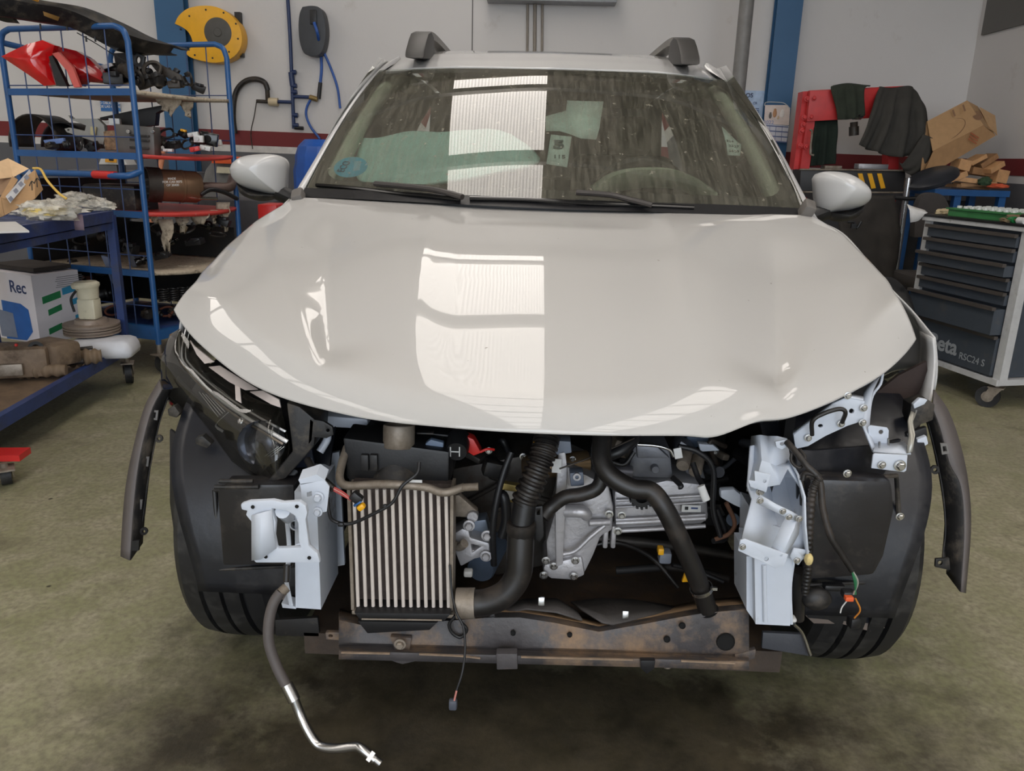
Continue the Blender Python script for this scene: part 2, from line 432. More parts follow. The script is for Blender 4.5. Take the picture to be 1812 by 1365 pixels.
def rnd_hood(i, j):                       # round the crease between top and front face
    return hood(i, j)
P_ = [[hood(-1+2*i/NU, (j/NV)) for j in range(NV+1)] for i in range(NU+1)]
jc = int(VC*NV)
for it in range(5):
    for i in range(NU+1):
        r_ = P_[i]; wdt = 2 if abs(-1+2*i/NU) > .5 else 6
        new = [r_[j].copy() for j in range(NV+1)]
        for j in range(jc-wdt, jc+wdt): new[j] = r_[j]*.5+(r_[j-1]+r_[j+1])*.25
        P_[i] = new
b = MB(); 
for i in range(NU+1):                     # rounded outer front corners
    u = abs(-1+2*i/NU); k1 = max(0, (u-.88)/.12)
    for j in range(jc, NV+1):
        k2 = (j-jc)/(NV-jc); i0 = int(NU*.06) if i < NU/2 else NU-int(NU*.06)
        P_[i][j] = P_[i][j].lerp(P_[i0][jc+int((NV-jc)*.55)], .09*(k1*k2)**2)
b.bm.free(); b = MB(); g_ = [[b.bm.verts.new(p) for p in r_] for r_ in P_]
for i in range(NU):
    for j in range(NV): b.face([g_[i][j], g_[i][j+1], g_[i+1][j+1], g_[i+1][j]])
m_hood = M('bonnet_paint', c(188, 186, 183), .5, var=.01, coat=1.0, vs=2, spec=.1, dirt=(c(128, 122, 112), 34, .70, .715))
hoodo = b.build('bonnet', m_hood, car, smooth=180, solid=.012, offs=-1)
hoodo.data.materials.append(m_paint)
# inner bonnet frame under the skin
b = MB()
b.sheet([[hood(-.9+1.8*i/30, v)+V3((0, .01, -.022)) for i in range(31)] for v in (.1, .3, .5, .7, .86, .95)])
b.build('bonnet_inner_frame', M('grey_primer', c(120, 122, 124), .5), car, solid=.008)
# ---- windscreen surface
WB = UL([(536, 345, .585), (640, 350, .50), (800, 358, .44), (968, 366, .42), (1140, 372, .44), (1310, 377, .50), (1425, 382, .585)])
WT = UL([(672, 124, 1.40), (760, 121, 1.34), (865, 120.5, 1.305), (968, 122, 1.29), (1080, 125.5, 1.305), (1190, 131, 1.34), (1290, 142, 1.40)])
def row7(row, u):
    t = (u+1)*3; i = min(5, max(0, int(t))); f = t-i
    a, b, c_, d = row[max(0, i-1)], row[i], row[i+1], row[min(6, i+2)]
    return .5*((2*b)+(c_-a)*f+(2*a-5*b+4*c_-d)*f*f+(3*b-a-3*c_+d)*f**3)
def ws(u, v, off=0):                      # u -1..1, v 0 bottom .. 1 top (v<0 runs down behind the bonnet)
    p = row7(WB, u).lerp(row7(WT, u), v); n = V3((.25*u, -.5, .86)).normalized()
    return p + n*(off+.018*4*v*(1-v))
def glass_mat(name, tint, dust, dcol):
    m, n, l, p = newmat(name)
    out = n['Material Output']; tr = nd(n, 'ShaderNodeBsdfTransparent'); tr.inputs[0].default_value = tint
    gl = nd(n, 'ShaderNodeBsdfGlossy'); gl.inputs['Roughness'].default_value = .015; gl.inputs[0].default_value = (1, 1, 1, 1)
    fr = nd(n, 'ShaderNodeFresnel'); fr.inputs[0].default_value = 1.62
    df = nd(n, 'ShaderNodeBsdfDiffuse'); df.inputs[0].default_value = dcol
    f1, _ = noise_fac(n, l, 7, .42, .66, detail=8, rough=.7, stretch=(11, 1, 1), seed=3)
    f2, _ = noise_fac(n, l, 260, .5, .66, detail=2, seed=8)
    f3, _ = noise_fac(n, l, 34, .665, .69, detail=3, seed=11, rough=.6)
    ma = nd(n, 'ShaderNodeMath', operation='MULTIPLY_ADD'); l.new(f1, ma.inputs[0]); ma.inputs[1].default_value = dust*.8; ma.inputs[2].default_value = dust*.5
    mb = nd(n, 'ShaderNodeMath', operation='MULTIPLY_ADD'); l.new(f2, mb.inputs[0]); mb.inputs[1].default_value = dust*.5; l.new(ma.outputs[0], mb.inputs[2])
    mc = nd(n, 'ShaderNodeMath', operation='MULTIPLY_ADD'); l.new(f3, mc.inputs[0]); mc.inputs[1].default_value = .45*min(1, dust*6); l.new(mb.outputs[0], mc.inputs[2]); mc.use_clamp = True
    x1 = nd(n, 'ShaderNodeMixShader'); l.new(mc.outputs[0], x1.inputs[0]); l.new(tr.outputs[0], x1.inputs[1]); l.new(df.outputs[0], x1.inputs[2])
    x2 = nd(n, 'ShaderNodeMixShader'); l.new(fr.outputs[0], x2.inputs[0]); l.new(x1.outputs[0], x2.inputs[1]); l.new(gl.outputs[0], x2.inputs[2])
    l.new(x2.outputs[0], out.inputs['Surface']); return m
m_ws = glass_mat('dusty_windscreen_glass', (.86, .93, .89, 1), .30, c(142, 138, 124))
b = MB(); b.grid(lambda a, v: ws(-1+2*a, v*1.0), 60, 36)
wsg = lab(b.build('windshield', m_ws, car, smooth=180), 'dusty windscreen with dried rain marks')
# black printed border on the inside of the glass
def ring(n=120):
    O, I = [], []
    for k_ in range(n):
        t = k_/n*4; s_ = int(t); f = t-s_
        c4 = [(-1, 0), (1, 0), (1, 1), (-1, 1)]; a, bq = c4[s_], c4[(s_+1) % 4]
        O.append((a[0]+(bq[0]-a[0])*f, a[1]+(bq[1]-a[1])*f))
    for (u, v) in O:
        # superellipse-like inner outline
        x = u; y = (v-.5)*2; r = .16
        qx = min(abs(x), 1)*.925; qy = min(abs(y), 1)
        iu = x*.925; iv = y
        m_ = max(0, abs(x)-(1-r)); n_ = max(0, abs(y)-(1-r*1.5))
        if m_ > 0 and n_ > 0:
            dd = sqrt((m_/r)**2+(n_/(r*1.5))**2)
            if dd > 1: iu = (1-r+m_/dd)*(1 if x > 0 else -1)*.925; iv = (1-r*1.5+n_/dd)*(1 if y > 0 else -1)
        I.append((iu, .095+(iv+1)/2*.865))
    return O, I
O_, I_ = ring()
b = MB(); vo = [b.bm.verts.new(ws(u, v, -.006)) for u, v in O_]; vi = [b.bm.verts.new(ws(u, v, -.006)) for u, v in I_]
for k_ in range(len(vo)): b.face([vo[k_], vo[(k_+1) % len(vo)], vi[(k_+1) % len(vo)], vi[k_]])
b.build('black_border', M('ceramic_frit', c(26, 25, 24), .5), wsg, smooth=180)
b = MB(); vs = [b.bm.verts.new(ws(.0+.10*cos(a)*1.25+.02, 1.0-.20*max(0, sin(a))**.8 if True else 0, -.008)) for a in [pi*k_/24 for k_ in range(25)]]; b.face(vs)
b.build('sensor_patch', M('brown_frit', c(60, 50, 48), .5), wsg, smooth=180)
# emissions badge
m_eco = M('turquoise_sticker', c(96, 196, 224), .5)
b = MB(); cu_, cv_ = -.80, .12
def pxws(px, py, off=-.003):              # photo pixel on the windscreen
    lo = U(px, py, .5); best = None
    y0, y1 = .3, 1.4
    for _ in range(40):
        ym = (y0+y1)/2; p = U(px, py, ym)
        # plane test through ws rows at matching x
        u = max(-1, min(1, p.x/.74)); v = None
        a, bq = row7(WB, u), row7(WT, u); v = (p.z-a.z)/(bq.z-a.z); q = ws(u, v)
        if p.y < q.y: y0 = ym
        else: y1 = ym
    n = V3((.25*p.x/.7, -.5, .86)).normalized(); return p+n*off
def stick(pts_, mat, name, par=wsg, off=.002, th=.0008):
    b = MB(); n = V3((0, -.5, .86)).normalized()
    vs = [b.bm.verts.new(pxws(x, y, off)) for x, y in pts_]; b.face(vs); return b.build(name, mat, par, smooth=180)
stick([(621+30*cos(a), 297+18*sin(a)-(3*cos(a))) for a in [2*pi*k_/28 for k_ in range(28)]], m_eco, 'sticker')
stick([(628, 287), (640, 286), (637, 303), (625, 304)], M('sticker_panel', c(176, 214, 226), .5), 'sticker_panel', off=.003)
pc_ = pxws(610, 297, .0045); Rw = Matrix(((1, 0, 0), (0, .86, -.5), (0, .5, .86)))
text_mesh(None, 'ECO', .032, pc_, rotz(radians(0)) @ Matrix.Rotation(radians(30), 3, 'X') @ rotz(radians(80)), mat=M('sticker_ink', c(30, 70, 100), .5), parent=wsg, name='lettering')
# header strip and A pillars
for s_ in (-1, 1):
    b = MB()
    outer = {-1: [(500, 372, .50), (527, 336, .62), (572, 262, .86), (618, 193, 1.08), (668, 124, 1.44), (706, 99, 1.66)], 1: [(1456, 398, .50), (1437, 375, .62), (1402, 308, .86), (1363, 236, 1.08), (1312, 156, 1.44), (1252, 108, 1.66)]}[s_]
    inn = [ws(s_*1.0, v, .004) for v in (-.12, .02, .33, .62, .98)]+[V3((s_*.60, 1.66, 1.52))]
    O3 = UL(outer); rows = []
    for a, o3 in zip(inn, O3):
        mid = a.lerp(o3, .5)+V3((s_*.004, -.006, .012))
        rows.append([a, mid, o3, o3+V3((s_*.004, .05, -.03)), o3+V3((-s_*.05, .10, -.05))])
    b.sheet([list(q) for q in rows]); ob = b.build('windscreen_pillar', m_paint, car, smooth=180, solid=.004, offs=0, sub=2)
# ---- roof
def roofz(x, y):
    yf = interp([(0, 1.29), (.35, 1.32), (.62, 1.40)], abs(x)); t = y-yf
    zf = row7(WT, max(-1, min(1, x/.63))).z
    return zf+.004 + interp([(0, 0), (.1, .034), (.25, .076), (.45, .110), (.8, .135), (1.3, .13), (1.9, .06)], t)
def rooff(a, v):
    x = -.66+1.32*a; yf = row7(WT, max(-1, min(1, x/.63))).y; y = yf+(3.12-yf)*v**1.4
    z = roofz(x, y) - .035*max(0, (abs(x)-.52)/.14)**2
    return V3((x*(1+.02*v), y, z))
b = MB(); b.grid(rooff, 48, 40); b.build('roof', m_paint, car, smooth=180, solid=.01)
# ---- body sides (doors, quarters), drawn by cross sections along the car
def side(s_, y0, y1, name, mat, zb, n=30, xo=0.):
    def f(a, v):
        y = y0+(y1-y0)*a; zlo = zb(y); zt = interp([(-.2, .80), (.5, 1.0), (1.5, 1.0), (3.2, 1.04)], y); z = zlo+(zt-zlo)*v
        x = interp([(.2, .80), (.35, .855), (.6, .885), (.8, .875), (1.05, .80)], z)
        x *= interp([(-.35, .93), (.62, .935), (1.3, .985), (2.6, .985), (3.3, .88)], y)
        return V3((s_*(x+xo), y, z))
    b = MB(); b.grid(f, n, 14); return b.build(name, mat, car, smooth=180, solid=.006, offs=1 if s_ > 0 else -1)
arch = lambda yc, r, lo: (lambda y: max(lo, .31+sqrt(max(0, r*r-(y-yc)**2))) if abs(y-yc) < r else lo)
for s_ in (-1, 1):
    side(s_, .62, 1.62, 'front_door', m_paint, lambda y: .25); side(s_, 1.625, 2.3, 'rear_door', m_paint, lambda y: .25, 20)
    side(s_, 2.305, 3.3, 'quarter_panel', m_paint, arch(2.60, .36, .25), 30)
    b = MB(); b.grid(lambda a, v: V3((s_*((.745+.05*sst(.0, .4, a))*(1-v)+.645*v+.02*sin(pi*v)), .52+2.78*a*(1-.05*v)+.84*v*(1-a), 1.0+.50*v+.02*v*sin(pi*a))), 10, 6); b.build('side_window', glass_mat('side_glass', (.10, .12, .11, 1), .03, c(60)), car, smooth=180)
b = MB(); b.grid(lambda a, v: V3(((-1+2*a)*(.79-.12*v), 3.30-.22*v**2, .30+1.2*v)), 12, 12); b.build('tailgate', m_paint, car, smooth=180)
b = MB(); b.box((0, 1.7, .24), (1.5, 3.0, .04)); b.build('floor_pan', m_blackd, car, smooth=0)
# right front fender still in place, left one behind the headlamp
def fender(s_, top, fr):
    T_ = UL(top); n = 24; b = MB(); TT = smooth_path(T_, 6)
    rows = []
    for i, p in enumerate(TT):
        zlo = arch(0, .385, .28)(p.y) if p.y > fr else .31+.36
        r_ = []
        for k_ in range(9):
            v = k_/8; z = p.z+(zlo-p.z)*v if zlo < p.z else p.z-.02*v
            x = abs(p.x)+ .05*sin(min(1, v*1.1)*pi/2)*(1 if p.y > 0 else .4)
            r_.append(V3((s_*x, p.y+.0*v, z)))
        rows.append(r_)
    b.sheet(rows); return b.build('fender', m_paint, car, smooth=180, solid=.004, offs=0)
fender(1, [(1446, 390, .62), (1490, 412, .46), (1530, 455, .30), (1566, 500, .17), (1612, 548, .03), (1654, 598, -.09)], -.3)
b = MB(); fe = [(1654, 598, -.09), (1657, 640, -.10), (1652, 690, -.125), (1646, 722, -.15)]; fe3 = smooth_path(UL(fe), 4)
b.sheet([[p, p+V3((.006, .07, .0))] for p in fe3]); b.build('fender_edge', m_paint, car, solid=.006)
fender(-1, [(512, 352, .60), (478, 385, .46), (430, 425, .30), (398, 455, .17), (360, 500, .05), (325, 535, -.05)], -.3)
# ---- door mirrors
def dome(O3, B, mat, par, name, back=.04, nr=12, shift=V3((0, 0, 0)), pw=1.):
    P = smooth_path(O3+[O3[0]], 5)[:-1]; n = len(P); cen = sum(P, V3((0, 0, 0)))/n; b = MB(); rows = []
    rows.append([b.bm.verts.new(p.lerp(cen, .06)+V3((0, back, 0))) for p in P])
    for k_ in range(nr):
        ph = k_/nr*pi/2; s_ = cos(ph)**pw
        rows.append([b.bm.verts.new(cen+(p-cen)*s_+V3((0, -B*sin(ph), 0))+shift*sin(ph)) for p in P])
    cv = b.bm.verts.new(cen+V3((0, -B, 0))+shift)
    for a, c2 in zip(rows, rows[1:]):
        for i in range(n): b.face([a[i], a[(i+1) % n], c2[(i+1) % n], c2[i]])
    for i in range(n): b.face([rows[-1][i], rows[-1][(i+1) % n], cv])
    b.face(rows[0]); return b.build(name, mat, par, smooth=50)
def mirror(O, K, s_, Y, gl):
    ob = dome(UL(O, Y), .10, m_paint, car, 'door_mirror', shift=V3((s_*.01, 0, .015)))
    o2 = dome(UL(K, Y+.012), .07, m_blackd, ob, 'lower_cover')
    e = U(*gl, Y); b = MB(); b.tube([e, e+V3((-s_*.10, .03, -.05))], .026, n=12, flat=1.5); b.build('mirror_arm', m_black, ob)
    b = MB(); c_ = sum(UL(O, Y+.045), V3((0, 0, 0)))/len(O); b.lathe(c_, (0, 1, 0), [(0, 0), (.055, 0), (.055, .004), (0, .004)], n=20); b.build('mirror_glass', m_chrome, ob)
mirror([(412, 303), (418, 290), (434, 279), (458, 274.5), (485, 274), (500, 278), (508, 290), (507, 312), (504, 342), (496, 345), (470, 342), (436, 333), (418, 320)], [(421, 322), (436, 333), (470, 342), (500, 345), (488, 352), (466, 356), (440, 349), (426, 338)], -1, .80, (488, 338))
mirror([(1441, 316), (1449, 306), (1468, 304), (1492, 308), (1514, 320), (1530, 336), (1534, 350), (1528, 362), (1508, 371), (1478, 375), (1457, 376), (1445, 360)], [(1452, 374), (1478, 376), (1508, 371), (1527, 362), (1520, 378), (1502, 388), (1478, 392), (1462, 386)], 1, .80, (1468, 372))
# ---- roof rails
m_rail = M('satin_rail', c(128, 124, 118), .35, metal=.4); m_railk = M('rail_foot_plastic', c(58, 56, 54), .5)
for s_ in (-1, 1):
    x0 = .505*s_; b = MB()
    path = [(1.36, 1.505), (1.44, 1.55), (1.52, 1.585), (1.65, 1.605), (1.9, 1.612), (2.4, 1.61), (2.7, 1.58), (2.85, 1.53)]
    rows = []
    P0 = smooth_path([V3((x0-s_*.01*k_/7, y, z+.025)) for k_, (y, z) in enumerate(path)], 6)
    for i, p in enumerate(P0):
        t = i/(len(P0)-1); w_ = .028 if 0.02 < t < .98 else .02; h = .03
        rows.append([p+V3((-w_, 0, -h)), p+V3((-w_*.8, 0, 0)), p+V3((w_*.8, 0, 0)), p+V3((w_, 0, -h)), p+V3((-w_, 0, -h))])
    b.sheet(rows); rl = b.build('roof_rail', m_rail, car, smooth=40)
    b = MB()
    def foot(yc, d):
        prof = [(yc-.09*d, 1.47), (yc-.07*d, 1.50), (yc+.0*d, 1.545), (yc+.06*d, 1.575), (yc+.14*d, 1.592), (yc+.22*d, 1.585), (yc+.22*d, 1.555), (yc+.25*d, 1.50)]
        for w_ in (1,): b.plate([[V3((x0-.036, y, z+.025)) for y, z in prof]], .072, (1, 0, 0))
    foot(1.40, 1)
    b.build('rail_foot', m_railk, rl, smooth=30, bev=.01)
    b = MB(); foot(2.80, -1); b.build('rail_foot', m_railk, rl, smooth=30, bev=.01)
# ---- wheels
def wheel(x, y, s_):
    o = thing('tmp', '', '', (x, y, .315)); del o['label']; del o['category']; o.parent = car; o.name = 'wheel'
    prof = [(.20, -.095), (.215, -.102), (.26, -.108), (.298, -.100), (.312, -.085), (.318, -.05), (.306, -.048), (.306, -.040), (.319, -.038), (.320, -.005), (.308, -.004), (.308, .004), (.320, .005), (.319, .038), (.306, .040), (.306, .048), (.318, .05), (.312, .085), (.298, .100), (.26, .108), (.215, .102), (.20, .095)]
    b = MB(); b.lathe((x, y, .315), (1, 0, 0), prof, n=72, closed=True); b.build('tyre', m_tyre, o, smooth=30)
    b = MB(); b.lathe((x, y, .315), (s_, 0, 0), [(.205, -.09), (.19, -.02), (.17, .05), (.05, .06), (0, .06)], n=30)
    for k_ in range(5):
        a = 2*pi*k_/5; b.box((x+s_*.075, y+.12*cos(a), .315+.12*sin(a)), (.02, .05, .2), Matrix.Rotation(-a+pi/2, 3, 'X'))
    b.build('rim', m_alu, o)
    return o
for s_ in (-1, 1): wheel(s_*.69+.0, 0, s_); wheel(s_*.76, 2.60, s_)
# ---- cabin: dashboard, steering wheel, seats, headliner
m_dash = M('dashboard_plastic', c(44, 44, 42), .7, var=.1)
m_cab = M('cabin_fabric', c(44, 42, 40), .9, var=.1)
m_cabl = M('pale_trim', c(215, 215, 196), .8)
b = MB()
b.grid(lambda a, v: V3((-.70+1.4*a, .60+.48*v, .965+.03*sin(v*pi)*.6-.02*v+.0*a)), 16, 10)
b.box((0, 1.06, .80), (1.4, .1, .32)); b.build('dashboard', m_dash, car)
b = MB()
for k_ in range(1): pass
arc = smooth_path([U(1050, 335, .90), U(1085, 312, .93), U(1130, 301, .95), U(1190, 301, .95), U(1232, 315, .93), U(1270, 342, .90)], 6)
b.sheet([[p+V3((0, 0, -.06)), p, p+V3((0, .14, .006)), p+V3((0, .15, -.05))] for p in arc]); b.build('instrument_hood', M('instrument_hood_plastic', c(186, 194, 172), .7), car, solid=.006)
b = MB(); sc0 = V3((.33, 1.16, .99)); Rr = Matrix.Rotation(radians(-62), 3, 'X')
b.tube([sc0+Rr @ V3((.185*cos(a), .185*sin(a), 0)) for a in [2*pi*k_/40 for k_ in range(41)]], .016, n=10, cap=False)
b.box(sc0, (.34, .05, .02), Rr); b.ball(sc0, .07, 14, (1, 1, .5), Rr); b.build('steering_wheel', m_black, car)
for s_ in (-1, 1):
    b = MB(); b.box((s_*.36, 1.75, .45), (.5, .5, .18), bev=.05); b.build('seat_base', m_cab, car, smooth=60)
    b = MB(); b.box((s_*.36, 2.02, .85), (.48, .14, .66), euler(radians(-14), 0, 0), bev=.05); b.box((s_*.36, 2.13, 1.26), (.26, .1, .18), bev=.04); b.build('seat_back', m_cab, car, smooth=60)
b = MB(); b.grid(lambda a, v: V3(((-1+2*a)*.55, 1.30+1.6*v, 1.43+.04*sin(v*pi))), 8, 8); b.build('headliner', m_cabl, car, smooth=180)
b = MB(); b.box((0, 2.75, .75), (1.2, .14, .6), bev=.04); b.build('rear_seat', m_cab, car)
for s_ in (-1, 1):
    b = MB(); b.tube([ws(s_*.93, .05, -.05), ws(s_*.95, .5, -.05), ws(s_*.93, .97, -.05), V3((s_*.56, 1.6, 1.42))], .032, n=10, smooth=4); b.build('pillar_trim', m_cabl, car, smooth=60)
b = MB(); b.box(ws(.08, .86, -.09)+V3((0, .06, -.02)), (.23, .03, .065), bev=.012); b.build('rear_view_mirror', m_black, car)
# ---- cowl trim and wipers
b = MB(); b.sheet([[ws(-1+2*i/40, -.015, .004) for i in range(41)], [ws(-1+2*i/40, .03, .006) for i in range(41)], [ws(-1+2*i/40, -.06, -.02) for i in range(41)]][1::-1]); b.build('cowl_trim', m_black, car)
b = MB(); b.sheet([[hood(-1+2*i/40, .0)+V3((0, .0, -.012)) for i in range(41)], [ws(-1+2*i/40, .02, .003) for i in range(41)]]); b.build('cowl_grille', m_black, car)
def wiper(bl, arm):
    b = MB(); b.tube([pxws(x, y, .012) for x, y in bl], .006, n=8, smooth=4); w_ = b.build('wiper_blade', m_blk_gloss, car)
    b = MB(); b.tube([pxws(x, y, .024) for x, y in arm], .008, n=8, smooth=4, flat=1.4); b.build('wiper_arm', M('wiper_arm_paint', c(60, 56, 54), .4), car)
wiper([(563, 334), (640, 341), (720, 351), (815, 359)], [(668, 338), (722, 343), (775, 350), (820, 362)])
wiper([(832, 358), (930, 360), (1040, 366), (1225, 374)], [(1018, 354), (1075, 358), (1110, 366), (1150, 376)])
for px, s_ in ((530, -1), (1428, 1)):
    q = U(px, 352 if s_ < 0 else 372, .56); b = MB(); b.box(q+V3((0, 0, 0)), (.035, .05, .05), euler(.5, s_*.3, 0), bev=.008); b.build('cowl_corner_clip', M('clip_grey', c(100, 96, 92), .6), car)
# ================================================================ front structure and engine bay
def dep(p): return (p-CAM).dot(FW)
def hose(name, pts_, rpx, mat, par=car, ribs=0, sm=6, n=12, flat=1., lb=None, **k):
    P = UL(pts_); r = rpx*dep(P[len(P)//2])/FPX; b = MB()
    if ribs:
        Q = smooth_path(P, 40); b.tube(Q, r, n=14, radii=lambda t: r*(1+.11*(1 if sin(t*ribs*2*pi) > 0 else -1)*min(1, abs(sin(t*ribs*2*pi))*2)))
    else: b.tube(P, r, n=n, smooth=sm if len(P) > 2 else 0, flat=flat)
    o = b.build(name, mat, par, smooth=50, **k)
    return lab(o, lb) if lb else o
def pl(name, poly, Y, th, mat, par=car, holes=(), bev=0, direc=(0, 1, 0), sm=25, lb=None):
    b = MB(); b.plate([UL(poly, Y)]+[UL(h, Y) for h in holes], th, direc)
    o = b.build(name, mat, par, smooth=sm, bev=bev)
    return lab(o, lb) if lb else o
def circ(px, py, r, n=10, ry=None): return [(px+r*cos(2*pi*k_/n), py+(ry or r)*sin(2*pi*k_/n)) for k_ in range(n)]
def bolt(px, py, Y, rpx, par=car, mat=None, dirv=(0, -1, 0)):
    p = U(px, py, Y); r = rpx*dep(p)/FPX; b = MB()
    b.lathe(p, dirv, [(0, 0), (r*1.5, 0), (r*1.5, r*.3), (r, r*.35)], n=16); b.lathe(p, dirv, [(r, r*.3), (r, r*1.1), (r*.8, r*1.3), (0, r*1.3)], n=6)
    return b.build('bolt', mat or m_chrome, par, smooth=25)
def bx(name, cx, cy, wpx, hpx, Y, d, mat, par=car, bev=.004, rz=0, rx=0, ry=0):
    p = U(cx, cy, Y); k_ = dep(p)/FPX; b = MB(); b.box(p+V3((0, d/2, 0)), (wpx*k_, d, hpx*k_), euler(rx, ry, rz), bev=bev)
    return b.build(name, mat, par, smooth=30)
def cy(name, cx, cy_, rpx, Y, d, mat, par=car, axis=(0, 1, 0), prof=None, n=24):
    p = U(cx, cy_, Y); r = rpx*dep(p)/FPX; b = MB()
    b.lathe(p, axis, [(a*r, h*d) for a, h in (prof or [(0, 0), (.9, 0), (1, .06), (1, 1), (0, 1)])], n=n); return b.build(name, mat, par, smooth=35)
m_bay = M('bay_black', c(20, 19, 19), .7, var=.3, dirt=(c(52, 40, 30), 6, .5, .8))
m_under = M('muddy_subframe', c(64, 54, 46), .6, var=.2, bump=.2, bs=40, dirt=(c(96, 76, 56), 7, .5, .75))
m_cross = M('muddy_black_crossmember', c(72, 69, 70), .5, var=.25, bump=.2, bs=60, dirt=(c(140, 116, 92), 6, .48, .66))
# bay walls
b = MB(); b.box((0, .24, .52), (1.3, .03, .72)); b.build('firewall', m_bay, car)
for s_ in (-1, 1):
    b = MB(); b.box((s_*.50, -.0, .48), (.02, .46, .45)); b.build('inner_wing', m_bay, car)
b = MB(); b.box((0, -.05, .16), (1.0, .62, .05)); b.build('subframe', m_under, car)
# wheel liners
for s_ in (-1, 1):
    b = MB()
    def f(a, v):
        th = radians(82+105*a); x = .785-.34*v-.07*sst(.5, 1, a)*(1-v); r = .365+.012*sin(v*3.1)*0+.02*(v > .97)
        return V3((s_*x, .0+r*cos(th), .315+r*sin(th)*(1.0 if sin(th) > 0 else .9)))
    b.grid(f, 26, 12); b.build('wheel_liner', m_liner, car, smooth=180, solid=.004)
# front faces of the liners
def liner_face(poly, Y, rim, name='liner_panel'):
    o = pl(name, poly, Y, .01, m_liner, bev=.003)
    P = UL(rim, Y-.012); b = MB(); b.tube(P+[P[0]], .005, n=8); b.build('panel_rim', m_blackd, o); return o
liner_face([(300, 760, -.14), (340, 790, -.2), (430, 850, -.3), (520, 850, -.36), (535, 1040, -.36), (510, 1052, -.34), (346, 1050, -.26), (328, 1012, -.24), (308, 950, -.2), (300, 890, -.17)], -.3, [(380, 868, -.33), (452, 862, -.36), (520, 862, -.38), (520, 1002, -.38), (390, 1008, -.36)])
liner_face([(1410, 800, -.36), (1540, 790, -.3), (1628, 770, -.16), (1637, 850, -.16), (1636, 920, -.18), (1622, 990, -.22), (1600, 1050, -.25), (1578, 1108, -.28), (1430, 1095, -.36), (1412, 1040, -.38)], -.3, [(1418, 842, -.385), (1500, 848, -.37), (1586, 842, -.33), (1590, 905, -.32), (1575, 1000, -.33), (1556, 1030, -.35), (1425, 1035, -.39)])
m_lbox = M('black_resonator_plastic', c(33, 32, 34), .3, var=.2, bump=.05, dirt=(c(80, 72, 64), 8, .55, .85))
o = pl('air_deflector_box', [(384, 872), (395, 858), (520, 858), (520, 1000), (394, 1002)], -.42, .05, m_lbox, bev=.006)
for pts_ in ([(380, 862), (458, 862)], [(388, 852), (448, 852)]): hose('box_rib', [(x, y, -.425) for x, y in pts_], 4, m_blackd, o)
o = pl('headlamp_washer_tank', [(1432, 848), (1580, 852), (1584, 905), (1566, 985), (1548, 1020), (1432, 1028)], -.40, .05, m_lbox, bev=.012)
for px, py, in ((1499, 838), (1592, 914)): bolt(px, py, -.40, 5)
pl('liner_flange', [(342, 1046), (360, 1042), (405, 1048), (450, 1046), (515, 1047), (512, 1062), (470, 1062), (430, 1056), (400, 1060), (375, 1064), (350, 1060)], -.28, .012, M('muddy_flange', c(112, 100, 92), .8, var=.15), bev=.002, holes=[circ(364, 1053, 7, ry=4)])
pl('liner_flange', [(1425, 1090), (1500, 1094), (1560, 1100), (1566, 1112), (1540, 1118), (1490, 1105), (1440, 1104)], -.30, .012, M('muddy_flange_2', c(112, 100, 92), .8, var=.15), bev=.002, holes=[circ(1550, 1108, 6, ry=3)])
# lower mud flaps
pl('deflector_flap', [(486, 1098), (562, 1094), (566, 1128), (488, 1126)], -.36, .01, m_blackd, bev=.002)
pl('deflector_flap', [(1350, 1120), (1425, 1124), (1432, 1162), (1348, 1148)], -.40, .01, M('grey_flap', c(62, 64, 70), .5, bump=.1), bev=.002)
# ---- lower crossmember
def strp(name, rows_, mat, solid=.006, par=car, sm=40): 
    b = MB(); b.sheet([UL(r_) for r_ in rows_]); return b.build(name, mat, par, smooth=sm, solid=solid, offs=0)
xs_ = [600, 640, 690, 740, 800, 860, 920, 980, 1060, 1140, 1200, 1250, 1290, 1325]
def yat(base, x): return base+(x-600)*.026
top = [interp([(600, 1092), (640, 1100), (800, 1092), (900, 1084), (960, 1092), (1080, 1116), (1110, 1104), (1180, 1090), (1250, 1078), (1325, 1072)], x) for x in xs_]
cm = strp('front_crossmember', [[(x, t-14, -.24) for x, t in zip(xs_, top)], [(x, t, -.38) for x, t in zip(xs_, top)], [(x, t+8, -.41) for x, t in zip(xs_, top)],
    [(x, yat(1136, x), -.425) for x in xs_], [(x, yat(1142, x), -.42) for x in xs_], [(x, yat(1150, x), -.435) for x in xs_], [(x, yat(1154, x), -.46) for x in xs_], [(x, yat(1166, x), -.462) for x in xs_]], m_cross)
m_mud = M('dry_mud', c(132, 114, 96), .9, var=.25, vs=40)
for P in ([(604, 1155), (690, 1157)], [(742, 1158), (812, 1161), (850, 1165)], [(922, 1163), (1000, 1165), (1120, 1168)], [(1205, 1170), (1300, 1174)]): hose('rolled_edge', [(x, y, -.463) for x, y in P], 1.6, m_mud, cm, flat=2.)
strp('mud_ledge', [[(x, t-15, -.245) for x, t in zip(xs_[5:], top[5:])], [(x, t-2, -.375) for x, t in zip(xs_[5:], top[5:])]], M('ochre_mud', c(150, 122, 92), .95, var=.25, vs=30, bump=.4), .004, cm)
pl('mounting_ear', [(576, 1120), (604, 1120), (604, 1134), (577, 1132)], -.40, .01, m_cross, cm, holes=[circ(585, 1126, 4, ry=3)], bev=.001)
pl('mounting_ear', [(1300, 1160), (1338, 1150), (1336, 1166), (1302, 1176)], -.43, .012, m_cross, cm, bev=.002)
pl('towing_lug', [(878, 1158), (915, 1158), (916, 1185), (879, 1186)], -.47, .02, m_cross, cm, bev=.002)
